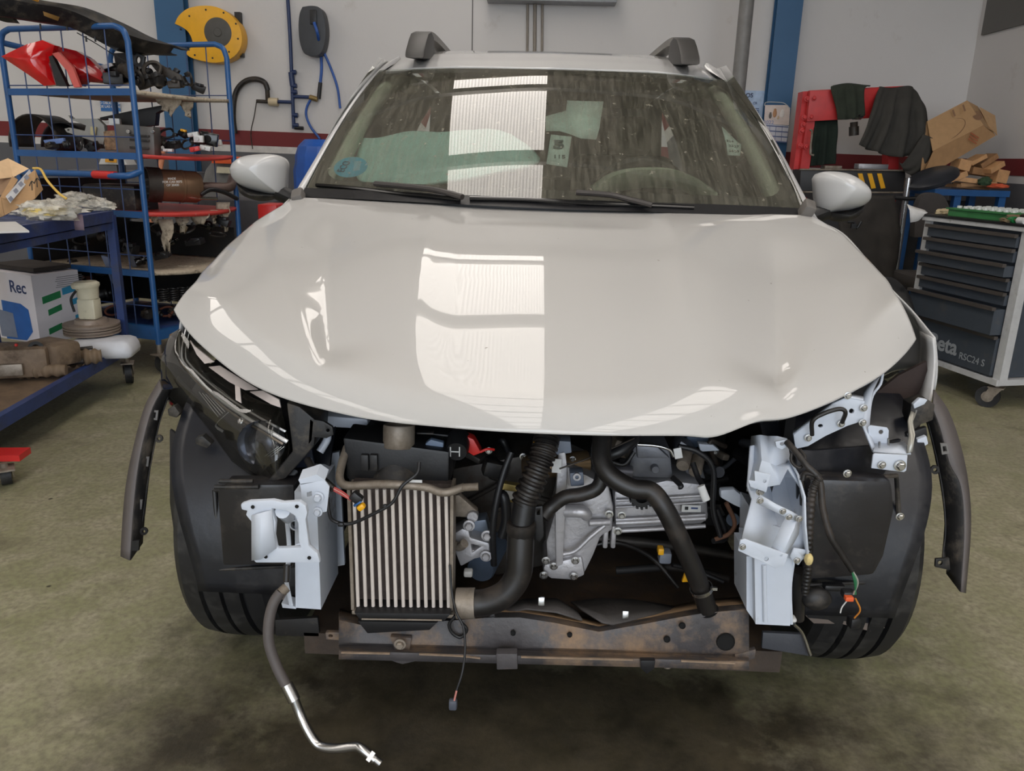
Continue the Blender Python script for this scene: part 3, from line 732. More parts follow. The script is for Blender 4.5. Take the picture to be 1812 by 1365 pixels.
o = pl('bolt_boss', [(690, 1128), (728, 1130), (724, 1156), (700, 1158)], -.435, .012, m_cross, cm, bev=.002); bolt(708, 1140, -.45, 7, cm, m_alud)
pl('round_boss', [(688, 1160), (740, 1162), (735, 1171), (712, 1176), (695, 1171)], -.462, .01, m_cross, cm, bev=.001)
bolt(1181, 1176, -.45, 6, cm, m_alud); pl('hanging_clip', [(1133, 1170), (1160, 1170), (1158, 1184), (1145, 1194), (1134, 1184)], -.47, .012, m_black, cm, bev=.002)
for px, py, r in ((908, 1120, 4), (1008, 1123, 4), (1180, 1131, 5), (1207, 1107, 5), (1284, 1136, 14)):
    p = U(px, py, -.424); k_ = dep(p)/FPX; b = MB(); b.lathe(p, (0, .25, -1) if 0 else (0, -1, .1), [(0, .001), (r*k_, .001), (r*k_*1.12, .004), (r*k_*1.2, 0)], n=18); b.build('drain_hole', M('hole_black', c(8), .9) if 'hole_black' not in bpy.data.materials else bpy.data.materials['hole_black'], cm)
# grey tray panels bolted above the crossmember
m_tray = M('grey_undertray_felt', c(84, 80, 78), .7, var=.15, bump=.2, bs=90)
def tray(rows_): return strp('undertray_panel', rows_, m_tray, .004)
tray([[(862, 1082, -.30), (925, 1062, -.28), (985, 1060, -.28), (1020, 1082, -.30)], [(868, 1092, -.37), (930, 1078, -.37), (985, 1084, -.37), (1030, 1098, -.38)]])
tray([[(1010, 1066, -.27), (1060, 1060, -.27), (1120, 1062, -.27), (1180, 1072, -.27), (1235, 1084, -.29)], [(1030, 1080, -.33), (1070, 1090, -.34), (1120, 1086, -.34), (1180, 1080, -.32), (1236, 1090, -.31)], [(1066, 1102, -.385), (1085, 1106, -.385), (1110, 1100, -.385), (1150, 1090, -.36), (1236, 1092, -.33)]])
for px, py in ((870, 1088), (958, 1066), (1107, 1090)): bx('clip', px, py, 11, 15, -.39, .006, m_chrome, bev=.001, rx=-.2)
# ---- chassis legs and white brackets
def boxbeam(name, f4, Yf, Yb, mat, par=car, sh=None, bev=.005):
    b = MB(); A = [U(x, y, Yf) for x, y in f4]; B = [p+V3((0, Yb-Yf, 0))+(V3(sh) if sh else V3((0, 0, 0))) for p in A]
    va = [b.bm.verts.new(p) for p in A]; vb = [b.bm.verts.new(p) for p in B]; b.face(va); b.face(vb[::-1])
    for i in range(4): b.face([va[i], vb[i], vb[(i+1) % 4], va[(i+1) % 4]])
    return b.build(name, mat, par, smooth=25, bev=bev)
lg = boxbeam('radiator_support_leg', [(521, 870), (560, 872), (568, 1079), (523, 1076)], -.44, -.30, m_steelw)
hose('flange', [(506, 900, -.43), (512, 980, -.44), (506, 1020, -.44), (515, 1072, -.44)], 4, m_steelw, lg, flat=.4)
pl('leg_foot', [(498, 1068), (522, 1074), (524, 1078), (500, 1076)], -.44, .03, m_steelw, lg)
o = pl('headlamp_bracket', [(425, 893), (440, 888), (482, 886), (500, 890), (530, 888), (541, 896), (544, 908), (541, 920), (547, 968), (562, 980), (567, 997), (452, 997), (444, 987), (445, 925), (434, 912), (437, 905), (427, 903)], -.56, .012, m_steelw, holes=[[(481, 901), (507, 905), (522, 914), (527, 926), (528, 958), (532, 970), (490, 971), (486, 950), (488, 925)]], bev=.0035)
strp('bracket_flange', [[(446, 912, -.562), (446, 950, -.562), (446, 992, -.562)], [(462, 908, -.570), (461, 950, -.572), (462, 990, -.568)], [(481, 903, -.562), (485, 950, -.562), (489, 970, -.562)]], m_steelw, .003, o)
for px, py in ((447, 898), (525, 897), (470, 986), (547, 988)): cy('hole', px, py, 3.4, -.5625, .001, bpy.data.materials['hole_black'], o)
hose('bracket_arm', [(500, 905, -.55), (510, 915, -.44)], 12, m_steelw, o); hose('bracket_arm', [(530, 975, -.55), (535, 975, -.44)], 12, m_steelw, o)
cy('tow_eye_socket', 522, 930, 13, -.445, .02, m_steelw, lg, prof=[(.6, 0), (.8, 0), (1, 1)])
o = pl('bolted_plate', [(530, 856), (574, 850), (583, 862), (578, 906), (548, 912), (542, 893), (534, 890), (532, 866)], -.50, .004, m_steelw, holes=[[(543, 872), (551, 870), (552, 878), (543, 880)]], bev=.001)
bolt(563, 880, -.502, 7, o, m_steelw); bolt(562, 906, -.502, 6, o, m_steelw)
pl('plate_top', [(528, 850), (560, 840), (575, 850), (532, 858)], -.50, .03, m_steelw, o, direc=(0, 1, .3))
hose('diagonal_brace', [(472, 885, -.36), (495, 858, -.34), (520, 835, -.30)], 5, m_steelw, flat=2)
pl('inner_panel', [(500, 820), (600, 800), (610, 1000), (560, 1010), (500, 900)], -.26, .01, m_steelw)
pl('blue_black_shield', [(520, 785), (550, 782), (556, 826), (522, 828)], -.33, .01, M('navy_plastic', c(24, 32, 50), .4))
# right leg
lr = boxbeam('radiator_support_leg', [(1335, 985), (1402, 985), (1398, 1108), (1337, 1105)], -.45, -.33, m_steelw)
hose('pressed_rib', [(1352, 1000, -.452), (1354, 1100, -.452)], 4, m_steelw, lr, flat=1); hose('flange', [(1404, 990, -.44), (1398, 1040, -.44), (1400, 1104, -.44)], 3.5, m_steelw, lr)
boxbeam('leg_side', [(1321, 985), (1338, 985), (1338, 1104), (1321, 1080)], -.43, -.33, m_steelw, lr, bev=.002)
cr = strp('crumpled_rail_end', [[(1396, 812, -.40), (1412, 840, -.43), (1424, 880, -.455), (1425, 930, -.47), (1430, 985, -.47)], [(1402, 815, -.33), (1414, 845, -.34), (1421, 885, -.38), (1420, 930, -.42), (1424, 985, -.44)],
    [(1380, 800, -.32), (1388, 845, -.30), (1402, 900, -.36), (1405, 935, -.42), (1410, 990, -.455)], [(1362, 790, -.33), (1362, 850, -.29), (1368, 900, -.35), (1374, 930, -.42), (1385, 985, -.45)],
    [(1342, 785, -.36), (1338, 840, -.36), (1342, 880, -.42), (1346, 930, -.45), (1347, 980, -.46)], [(1328, 790, -.38), (1322, 860, -.40), (1330, 884, -.43), (1318, 930, -.46), (1311, 960, -.47)]], m_steelw, .004)
boxbeam('rail_core', [(1340, 920), (1398, 940), (1400, 990), (1338, 990)], -.43, -.30, m_steelw, cr, bev=.004)
strp('folded_sheet', [[(1330, 772, -.36), (1328, 820, -.37), (1322, 870, -.40)], [(1345, 770, -.38), (1348, 815, -.40), (1335, 866, -.42)], [(1358, 772, -.36), (1362, 820, -.40), (1380, 858, -.42)], [(1375, 772, -.38), (1372, 825, -.38), (1394, 830, -.42)], [(1392, 776, -.36), (1398, 815, -.38), (1420, 870, -.43)]], m_steelw, .003, cr, 20)
o = pl('pressed_plate', [(1335, 834), (1364, 840), (1356, 872), (1328, 862), (1324, 850), (1336, 852)], -.47, .004, m_steelw, holes=[circ(1353, 852, 3)], bev=.001); bolt(1345, 870, -.46, 5, o)
strp('cross_strap', [[(1345, 876, -.50), (1375, 893, -.51), (1400, 905, -.51), (1412, 912, -.50)], [(1338, 890, -.50), (1370, 905, -.51), (1396, 918, -.51), (1408, 922, -.50)]], m_steelw, .004, cr)
strp('bent_strut', [[(1362, 976, -.52), (1385, 925, -.50), (1398, 905, -.49)], [(1382, 985, -.53), (1404, 935, -.51), (1410, 912, -.49)], [(1390, 984, -.52), (1412, 945, -.50), (1414, 915, -.48)]], m_steelw, .004, cr)
o = pl('lower_strap', [(1310, 957), (1318, 954), (1395, 982), (1388, 1002), (1372, 1007), (1306, 975)], -.53, .004, m_steelw, cr, holes=[circ(1356, 990, 4)], bev=.0015); bolt(1314, 968, -.532, 4, o)
strp('torn_flange', [[(1398, 985, -.47), (1405, 970, -.47), (1432, 975, -.46)], [(1400, 990, -.47), (1418, 985, -.46), (1425, 970, -.44)], [(1412, 1000, -.47), (1418, 992, -.46), (1430, 985, -.46)]], m_steelw, .003, cr, 20)
for px, py in ((1414, 918), (1345, 886), (1396, 915), (1410, 992), (1385, 905)): bolt(px, py, -.512, 4, cr)
b = MB(); b.ball(U(1431, 990, -.47), .010, 10, (.8, 1, 1.2)); b.build('foam_plug', M('yellow_foam', c(206, 186, 128), .9, bump=.4), cr)
# wing support strut and headlamp mounting on the right
st = pl('wing_support_strut', [(1408, 795), (1404, 769), (1437, 746), (1474, 717), (1501, 703), (1530, 710), (1528, 745), (1500, 754), (1461, 772), (1430, 790)], -.34, .006, m_steelw, holes=[circ(1507, 728, 4.5), circ(1452, 754, 4.5, ry=3)], bev=.0015)
strp('strut_flange', [[(1404, 769, -.34), (1437, 745, -.34), (1474, 716, -.34), (1501, 703, -.34), (1528, 709, -.34)], [(1404, 763, -.28), (1437, 739, -.28), (1474, 710, -.28), (1501, 697, -.28), (1528, 703, -.28)]], m_steelw, .003, st)
for px, py in ((1430, 775), (1488, 750), (1528, 722), (1526, 748), (1500, 700)): bolt(px, py, -.345, 4.5, st)
hose('brake_hose', [(1437, 770, -.36), (1438, 745, -.37), (1458, 732, -.37), (1485, 724, -.37), (1496, 730, -.37), (1490, 748, -.36)], 4, m_rubber, st)
pl('strut_plate', [(1372, 782), (1392, 778), (1394, 790), (1384, 796), (1374, 792)], -.40, .004, m_steelw, st, holes=[circ(1384, 786, 4, ry=3)], bev=.001)
hb = strp('headlamp_mounting', [[(1530, 690, -.22), (1524, 720, -.26), (1526, 755, -.29), (1545, 800, -.33)], [(1562, 655, -.20), (1545, 690, -.24), (1537, 760, -.28), (1550, 800, -.33)]], m_steelw, .004)
hose('flange', [(1563, 655, -.2), (1558, 680, -.22), (1544, 700, -.24), (1538, 730, -.26), (1536, 765, -.28), (1540, 785, -.31), (1548, 802, -.33)], 2.5, m_steelw, hb, sm=3)
pl('tab', [(1536, 756), (1540, 753), (1570, 757), (1573, 762), (1572, 784), (1548, 790), (1538, 778)], -.30, .003, m_steelw, hb, holes=[circ(1559, 765, 4)], bev=.001)
strp('channel', [[(1545, 800, -.35), (1580, 803, -.35), (1612, 804, -.35)], [(1548, 786, -.30), (1580, 786, -.30), (1600, 782, -.30), ]], m_steelw, .003, hb)
strp('channel_side', [[(1604, 803, -.35), (1608, 770, -.32), (1606, 745, -.30), (1612, 728, -.29)], [(1614, 800, -.35), (1618, 770, -.32), (1614, 748, -.30), (1620, 732, -.29)], [(1612, 790, -.27), (1616, 765, -.26), (1614, 740, -.26), (1622, 726, -.26)]], M('bare_bracket_steel', c(150, 148, 140), .35, metal=.6), .003, hb)
o = pl('mounting_foot', [(1545, 806), (1548, 803), (1606, 806), (1604, 833), (1600, 836), (1542, 829)], -.37, .004, m_steelw, hb, bev=.001); bolt(1560, 823, -.372, 5, o); bolt(1592, 824, -.372, 7, o)
for px, py in ((1556, 788), (1572, 782)): hose('stud', [(px, py+6, -.33), (px, py-6, -.33)], 2, m_chrome, hb)
pl('dark_wheelhouse', [(1545, 700), (1590, 665), (1640, 640), (1645, 700), (1620, 780), (1560, 790)], -.08, .01, M('rusty_brown_cavity', c(52, 40, 36), .8, var=.3))
fc = pl('wing_clip_cluster', [(1612, 716), (1640, 706), (1655, 716), (1652, 744), (1630, 752), (1618, 762), (1610, 740)], -.20, .04, m_blackd, bev=.004)
pl('clip_cap', [(1616, 716), (1628, 705), (1642, 708), (1636, 716), (1618, 724)], -.22, .01, m_steelw, fc, bev=.002); pl('clip_cap', [(1624, 778), (1640, 772), (1643, 786), (1630, 794), (1622, 788)], -.22, .012, m_steelw, fc, bev=.002)
pl('clip_arm', [(1604, 768), (1640, 756), (1642, 775), (1610, 782)], -.21, .012, m_black, fc, bev=.002)
# ---- wheel arch trims hanging off the wings
m_trim = M('weathered_arch_plastic', c(86, 80, 78), .55, var=.1, bump=.05)
def trim(O, Mi, I, Y, name='wheel_arch_trim'):
    O3, M3, I3 = [smooth_path([U(x, y, interp(Y, y)+d) for x, y in L], 5) for L, d in ((O, 0), (Mi, -.012), (I, .03))]
    n = min(len(O3), len(M3), len(I3)); rs = lambda L: [L[int(i*(len(L)-1)/(n-1))] for i in range(n)]
    b = MB(); b.sheet([rs(O3), rs(M3)]); o = b.build(name, m_trim, car, smooth=60, solid=.003, offs=0)
    b = MB(); b.sheet([[p+V3((0, .001, 0)) for p in rs(M3)], [p.lerp(q, .5)+V3((0, .035, 0)) for p, q in zip(rs(M3), rs(I3))], rs(I3)]); b.build('inner_flange', m_blackd, o, smooth=60, solid=.003, offs=0); return o
o = trim([(283, 672), (258, 717), (241, 774), (225, 849), (218, 914), (214, 985)], [(287, 690), (270, 722), (256, 770), (244, 830), (236, 905), (230, 992)], [(296, 706), (281, 752), (271, 800), (262, 848), (254, 905), (246, 958)], [(670, -.14), (800, -.22), (1000, -.28)])
for px, py in ((273, 735), (257, 817), (245, 893)): pl('clip_slot', [(px-5, py-9), (px+7, py-8), (px+5, py+9), (px-6, py+8)], interp([(670, -.15), (1000, -.27)], py)-.005, .003, M('clip_slot_grey', c(110, 108, 106), .6), o, holes=[[(px-2, py-5), (px+3, py-5), (px+2, py+5), (px-3, py+5)]])
for px, py in ((281, 777), (254, 941)): pl('fixing_ear', circ(px, py, 7), interp([(670, -.15), (1000, -.27)], py), .004, m_blackd, o, holes=[circ(px, py, 3)])
pl('fixing_ear', [(234, 958), (246, 957), (245, 975), (233, 975)], -.285, .006, m_black, o)
o = trim([(1652, 690), (1679, 730), (1701, 795), (1714, 866), (1717, 940), (1708, 1050)], [(1650, 722), (1664, 760), (1680, 820), (1700, 862), (1706, 940), (1700, 1048)], [(1644, 752), (1660, 820), (1670, 882), (1673, 946), (1668, 990), (1680, 1014)], [(680, -.14), (800, -.2), (1050, -.30)])
pl('clip_slot', [(1664, 785), (1676, 785), (1680, 803), (1667, 805)], -.225, .003, bpy.data.materials['clip_slot_grey'], o, holes=[[(1668, 790), (1674, 790), (1676, 799), (1669, 800)]])
pl('fixing_ear', circ(1655, 832, 8), -.21, .004, m_blackd, o, holes=[circ(1655, 832, 3.5)]); pl('fixing_ear', [(1656, 990), (1680, 988), (1682, 1010), (1655, 1004)], -.28, .006, m_blackd, o, holes=[circ(1664, 997, 4)], bev=.001)
# ---- headlamp
m_lens = glass_mat('headlamp_lens', (.80, .80, .78, 1), .05, c(120, 116, 106))
def hlY(px, py): return -.10-(px-285)/230*.33-.0003*(py-650)*.2
T_ = [(300, 592), (318, 582), (345, 618), (392, 664), (448, 704), (498, 724), (514, 790), (508, 835)]; B_ = [(284, 640), (285, 680), (300, 715), (340, 755), (395, 805), (436, 836), (455, 846), (480, 852)]
def hl(a, v, off=0, ins=0):
    t = a*7; i = min(6, int(t)); f = t-i
    x0 = T_[i][0]+(T_[i+1][0]-T_[i][0])*f; y0 = T_[i][1]+(T_[i+1][1]-T_[i][1])*f; x1 = B_[i][0]+(B_[i+1][0]-B_[i][0])*f; y1 = B_[i][1]+(B_[i+1][1]-B_[i][1])*f
    px, py = x0+(x1-x0)*v, y0+(y1-y0)*v
    bul = .035*sin(pi*v)*sin(pi*a)**.6-.075*(1-v)**2 if 0 < v <= 1 and 0 < a < 1 else -.075*(1-v)**2
    return U(px, py, hlY(px, py)-bul+off)
b = MB(); b.grid(lambda a, v: hl(a, v), 42, 16); hlp = b.build('headlamp', m_lens, car, smooth=180)
b = MB(); b.grid(lambda a, v: hl(a, v, .09), 42, 10); b.build('lamp_housing', m_blk_gloss, hlp, smooth=180)
b = MB(); b.sheet([[hl(a/40, v_) for a in range(41)] for v_ in (0,)]+[[hl(a/40, 0, .09) for a in range(41)]]); b.sheet([[hl(a/40, 1) for a in range(41)], [hl(a/40, 1, .09) for a in range(41)]]); b.build('lamp_body_rim', m_black, hlp, smooth=60, solid=.003)
m_refl = M('lamp_chrome', c(235), .3, metal=.35, var=.05); m_bar_glint = M('white_lamp_bar_and_glint', c(228, 214, 206), .4)
def hp(px, py, off):
    v = max(0, min(1, ((py-582)-(px-318)*.78)/135)); return U(px, py, hlY(px, py)+.075*(1-v)**2-.030*sin(pi*v)+off)
def hstrip(name, P, wpx, mat, off=.02):
    b = MB(); Q = smooth_path([hp(x, y, off) for x, y in P], 6); w_ = wpx*1.3/FPX
    rows = [[p+V3((-w_*.5, 0, -w_*.8)) for p in Q], [p+V3((0, -w_*.6, 0)) for p in Q], [p+V3((w_*.5, .0, w_*.8)) for p in Q]]
    b.sheet(rows); return b.build(name, mat, hlp, smooth=60, solid=.001)
hstrip('light_guide', [(328, 582), (321, 625), (330, 650), (380, 700), (440, 742), (508, 782)], 5, m_refl)
hstrip('light_guide', [(334, 590), (328, 625), (338, 648), (390, 694), (450, 734), (505, 764)], 3, m_refl, .03)
hstrip('light_guide', [(318, 640), (350, 678), (400, 724), (460, 762), (500, 786)], 3, m_alud, .018)
pc = hp(464, 778, .062); b = MB(); b.lathe(pc, (.3, -1, .1), [(.0, 0), (.02, .003), (.038, .014), (.046, .03)], n=24); b.build('reflector_bowl', M('bowl_chrome', c(150, 156, 170), .15, metal=.9), hlp)
b = MB(); b.ball(hp(430, 748, .025), .012, 12); b.build('lamp_bulb', m_chrome, hlp)
hstrip('chrome_bezel', [(404, 730), (382, 752), (395, 764)], 3, m_refl, .02)
b = MB(); b.plate([[hp(x, y, .018) for x, y in [(415, 668), (423, 672), (427, 714), (417, 708)]]], .003); b.build('bar_and_glint_plate', m_bar_glint, hlp)
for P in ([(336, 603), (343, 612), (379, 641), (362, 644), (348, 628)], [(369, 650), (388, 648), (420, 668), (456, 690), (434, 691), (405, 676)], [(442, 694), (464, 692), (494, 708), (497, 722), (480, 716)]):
    b = MB(); b.plate([[hp(x, y, .012) for x, y in P]], .004); b.build('bar_and_glint_plate', m_bar_glint, hlp)  # white plates painting the skylight's reflection on the lens
for k_ in range(4): hstrip('lens_rib', [(352+k_*6, 694+k_*2), (386+k_*4, 738-k_*3)], 1, m_refl, .03)
for k_ in range(3): hstrip('lens_rib', [(468+k_*6, 808), (492+k_*5, 791)], 1, m_refl, .02)
b = MB(); b.grid(lambda a, v: hl(.25+.6*a, .55+.4*v, .04), 14, 5); b.build('inner_bezel', M('smoked_bezel', c(44, 42, 40), .3), hlp, smooth=180)
pl('lamp_side_housing', [(506, 712), (530, 720), (560, 745), (556, 790), (530, 820), (505, 848), (470, 856), (517, 800)], -.40, .10, m_blackd, hlp, bev=.006)
o = pl('lamp_fixing_tab', [(548, 742), (572, 746), (588, 756), (590, 770), (578, 776), (556, 774), (545, 790)], -.40, .008, m_blackd, hlp, holes=[circ(580, 762, 3)], bev=.002)
for q in ([(296, 725), (308, 718), (318, 732), (312, 740), (298, 736)], [(345, 776), (358, 772), (374, 786), (366, 794), (345, 786)], [(418, 838), (434, 832), (450, 846), (440, 852), (420, 846)]): pl('adjuster_lug', q, -.22 if q[0][0] < 340 else -.3, .02, m_blackd, hlp, bev=.002)
pl('washer_reservoir', [(564, 735), (650, 742), (652, 752), (640, 760), (585, 757), (566, 748)], -.25, .08, m_steelw, bev=.006)
# ---- intercooler
ic = bpy.data.objects.new('intercooler', None); COL.objects.link(ic); ic.parent = car; ic['origin'] = (0, 0, 0)
def q4(u, v): return U((620+(795-620)*u)*(1-v)+(628+(800-628)*u)*v, 866*(1-v)+1080*v, -.42)
b = MB(); b.box(q4(.5, .5)+V3((0, .035, 0)), ((q4(1, .5)-q4(0, .5)).length, .02, (q4(.5, 1)-q4(.5, 0)).length)); b.build('fin_core', M('dusty_fin_core', c(74, 64, 60), .8, var=.2, vs=60, bump=.4, bs=200), ic, smooth=0)
m_icb = M('intercooler_tube', c(205, 196, 188), .5, var=.06, dirt=(c(140, 124, 110), 14, .6, .85))
for k_ in range(13):
    u = .035+.93*k_/12; b = MB(); b.tube([q4(u, .0), q4(u, .5), q4(u, .985)], .0036, n=8, flat=1.0); b.build('cooling_tube', m_icb, ic)
for u in (-.015, 1.012):
    b = MB(); b.box(q4(u, .5)+V3((0, .02, 0)), (.006, .05, (q4(0, 1)-q4(0, 0)).length)); b.build('side_plate', m_alud, ic)
b = MB(); b.box(q4(.5, 1.01)+V3((0, .02, -.002)), ((q4(1, .5)-q4(0, .5)).length+.012, .06, .008), bev=.002); b.build('bottom_rail', m_alud, ic)
pl('plastic_tank', [(626, 1085), (798, 1087), (786, 1101), (640, 1101)], -.445, .08, m_black, ic, bev=.003); hose('tank_seam', [(640, 1096, -.447), (782, 1098, -.447)], 1.6, m_alud, ic)
pl('plastic_tank', [(606, 775), (795, 800), (794, 866), (618, 862)], -.38, .09, m_black, ic, bev=.006)
pl('tank_foot', [(632, 1100), (775, 1102), (760, 1116), (650, 1122)], -.44, .05, m_black, ic, bev=.003)
hose('aluminium_pipe', [(614, 792, -.36), (604, 825, -.40), (602, 850, -.43), (618, 860, -.44), (680, 857, -.44), (750, 862, -.44), (785, 872, -.44), (822, 862, -.43)], 7.5, m_alud, lb='dull aluminium air conditioning pipe')
bx('label', 734, 852, 26, 5, -.448, .001, m_white, bev=0); cy('pipe_union', 818, 863, 7, -.445, .03, m_alud, axis=(1, 0, .1))
# radiator slats / airbox behind
ab = pl('air_filter_box', [(612, 772), (690, 760), (800, 770), (800, 850), (700, 845), (612, 850)], -.30, .14, m_black, bev=.008)
cy('intake_clamp', 706, 772, 28, -.36, .05, m_alud, ab, axis=(0, .2, 1), prof=[(.95, -.45), (1, -.4), (1, .4), (.95, .45)])
p0 = U(706, 795, -.33); b = MB(); b.lathe(p0, (0, .25, 1), [(.058, -.055), (.055, -.04), (.032, -.006), (.03, .02), (.027, .03)], n=24); b.build('intake_duct', m_blackd, ab)
for k_ in range(6): bx('louvre', 752, 768+k_*13, 30, 3, -.335, .02, m_blackd, ab, bev=.001)
for k_ in range(2): bx('duct_slot', 645+k_*16, 820, 13, 30, -.39, .01, m_blackd, ab, bev=.001)
pl('blue_grey_clip', [(752, 786), (762, 778), (785, 784), (784, 798), (756, 800)], -.36, .015, M('blue_grey_plastic', c(96, 112, 134), .5), ab, bev=.003)
o = cy('expansion_cap', 808, 800, 21, -.36, .05, m_black, axis=(0, 1, .2), prof=[(0, 0), (.85, 0), (1, .2), (1, 1), (0, 1)])
bx('cap_symbol', 805, 800, 16, 2, -.363, .001, m_white, o, bev=0); bx('cap_symbol', 797, 800, 2, 18, -.363, .001, m_white, o, bev=0); bx('cap_symbol', 813, 800, 2, 18, -.363, .001, m_white, o, bev=0)
pl('red_cover', [(824, 772), (838, 778), (852, 802), (838, 808), (826, 800)], -.33, .03, m_red, bev=.004); hose('red_cable', [(850, 800, -.34), (862, 795, -.34), (874, 796, -.33)], 2.5, m_red)
# ---- engine, gearbox, pumps
en = bpy.data.objects.new('engine', None); COL.objects.link(en); en.parent = car; en['origin'] = (0, 0, 0)
pl('engine_block', [(800, 830), (960, 800), (985, 840), (975, 1000), (930, 1010), (880, 1020), (800, 990)], -.16, .25, m_steel, en, bev=.01)
cy('cam_cover_cylinder', 928, 828, 22, -.25, .14, M('bronze_metal', c(150, 126, 96), .3, metal=.8), en, axis=(.9, .3, .0))
pl('timing_plate', [(885, 855), (925, 862), (925, 892), (888, 888)], -.24, .02, M('brass_plate', c(176, 156, 96), .35, metal=.6), en, bev=.002)
pl('rating_plate', [(890, 868), (920, 872), (918, 886), (892, 884)], -.245, .002, m_white, en)
gb = bpy.data.objects.new('gearbox', None); COL.objects.link(gb); gb.parent = car; gb['origin'] = (0, 0, 0)
pl('bell_housing', [(990, 830), (1004, 826), (1040, 842), (1078, 862), (1086, 900), (1084, 940), (1064, 950), (1050, 985), (1034, 1018), (1010, 1022), (985, 1016), (968, 1005), (966, 960), (986, 890)], -.27, .16, m_alu, gb, bev=.018)
pl('bell_flange', [(988, 800), (1000, 796), (1004, 830), (996, 1000), (984, 1004), (982, 900)], -.30, .03, m_alu, gb, bev=.003)
pl('gear_case', [(1086, 870), (1180, 850), (1250, 858), (1256, 920), (1235, 934), (1088, 944)], -.25, .18, m_alu, gb, bev=.012)
for yy, r in ((880, 3), (892, 2), (914, 3), (920, 5), (934, 4)): hose('case_rib', [(1090, yy+6, -.256), (1170, yy+2, -.258), (1248, yy-3, -.256)], r, m_alu, gb)
pl('bell_lower', [(962, 1000), (1030, 985), (1036, 1020), (1012, 1028), (975, 1026), (960, 1015)], -.28, .12, m_alu, gb, bev=.01)
hose('case_web', [(992, 982, -.29), (1018, 975, -.29), (1045, 950, -.285), (1070, 930, -.275)], 4, m_alu, gb); hose('case_web', [(1000, 905, -.29), (1030, 906, -.30), (1038, 912, -.29)], 11, m_alu, gb, sm=3)
hose('case_web', [(1042, 926, -.29), (1078, 924, -.28)], 6, m_alu, gb)
for px, py in ((1100, 912), (1093, 940), (1078, 910), (962, 1018), (1015, 1020), (966, 992), (1018, 992), (980, 1002)): bolt(px, py, -.285, 5, gb)
for px in (1072, 1086): bx('flange_lug', px, 952, 9, 44, -.26, .03, m_alu, gb)
cy('speed_ring', 1136, 880, 20, -.30, .02, m_black, gb, prof=[(.6, 0), (1, 0), (1, 1), (.6, 1)])
for k_ in range(9):
    a = pi*k_/8; bx('ring_tooth', 1136+21*cos(a), 880+21*sin(a), 4, 4, -.30, .015, m_black, gb, bev=0)
pl('mechatronic_housing', [(1120, 795), (1128, 785), (1185, 790), (1192, 848), (1120, 846), (1112, 830)], -.27, .14, M('grey_cast_case', c(104, 106, 112), .4, metal=.4, bump=.1), gb, bev=.008)
pl('housing_top', [(1126, 786), (1160, 788), (1186, 812), (1128, 812)], -.285, .02, bpy.data.materials['grey_cast_case'], gb, bev=.004); cy('oil_plug', 1160, 832, 7, -.285, .02, bpy.data.materials['grey_cast_case'], gb)
hose('oil_line', [(1128, 787, -.30), (1160, 789, -.30), (1184, 796, -.30), (1192, 808, -.30)], 3, m_chrome, gb)
cy('solenoid', 1120, 836, 12, -.30, .05, M('solenoid_grey', c(84, 84, 90), .4, metal=.4), gb, axis=(-1, .1, 0))
pl('barcode_sticker', [(1207, 894), (1240, 895), (1240, 907), (1206, 906)], -.262, .001, m_white, gb); bx('sticker_print', 1215, 900, 6, 6, -.2635, .0006, m_black, gb, bev=0); bx('sticker_print', 1229, 900, 12, 3, -.2635, .0006, m_navy, gb, bev=0)
bx('cable_tag', 1200, 803, 14, 20, -.34, .004, m_white, bev=.001, ry=-.25); hose('cable_tag', [(1240, 860, -.36), (1250, 886, -.36)], 7, m_white, flat=.5)
# front accessory bracket / compressor
cp = bpy.data.objects.new('compressor_bracket', None); COL.objects.link(cp); cp.parent = car; cp['origin'] = (0, 0, 0)
pl('bracket_casting', [(802, 945), (818, 936), (830, 940), (832, 952), (866, 962), (868, 984), (840, 990), (815, 1004), (806, 980)], -.33, .05, m_alu, cp, bev=.005, holes=[[(834, 964), (850, 968), (836, 978)]])
pl('bracket_casting', [(820, 925), (860, 920), (868, 950), (830, 952)], -.29, .04, M('blue_grey_casting', c(110, 120, 134), .45, metal=.4), cp, bev=.004)
for px, py, r in ((830, 930, 7), (862, 948, 7), (860, 984, 7), (812, 965, 6)): bolt(px, py, -.335, r, cp, m_alu)
hose('suction_pipe', [(795, 960, -.34), (812, 968, -.35), (822, 962, -.36)], 8, m_alud, cp)
cy('compressor_body', 850, 1008, 26, -.28, .12, M('compressor_blue_grey', c(92, 106, 126), .45, metal=.5), cp, axis=(.2, 1, 0))
pl('heat_shield', [(795, 880), (812, 876), (845, 905), (845, 918), (800, 915)], -.32, .02, m_alud, cp, bev=.004)
bx('plug', 828, 1018, 16, 12, -.33, .02, m_white, cp); cy('idler_pulley', 836, 916, 10, -.33, .02, m_alu, cp)
# hoses
o = hose('corrugated_intake_hose', [(968, 772, -.35), (962, 800, -.37), (948, 840, -.39), (925, 893, -.40)], 22, m_rubber, ribs=13)
hose('hose_cuff', [(930, 885, -.40), (922, 935, -.41)], 20, m_black, o); cy('hose_collar', 922, 945, 26, -.41, .025, m_rubber, o, axis=(0, 0, 1), prof=[(0, 0), (.95, 0), (1, .2), (1, .9), (.9, 1), (0, 1)])
o = hose('charge_air_hose', [(922, 940, -.41), (920, 985, -.42), (916, 1020, -.425), (895, 1050, -.43), (860, 1066, -.43), (822, 1068, -.43)], 24, m_rubber)
cy('hose_clamp', 808, 1068, 27, -.43, .036, m_alud, o, axis=(1, 0, .05), prof=[(.9, 0), (1, 0), (1, 1), (.9, 1)])
o = hose('coolant_hose', [(1066, 772, -.36), (1064, 812, -.39), (1080, 842, -.41), (1118, 864, -.42), (1152, 870, -.42), (1176, 900, -.43), (1200, 948, -.43), (1228, 1010, -.42), (1252, 1078, -.40)], 18, m_rubber)
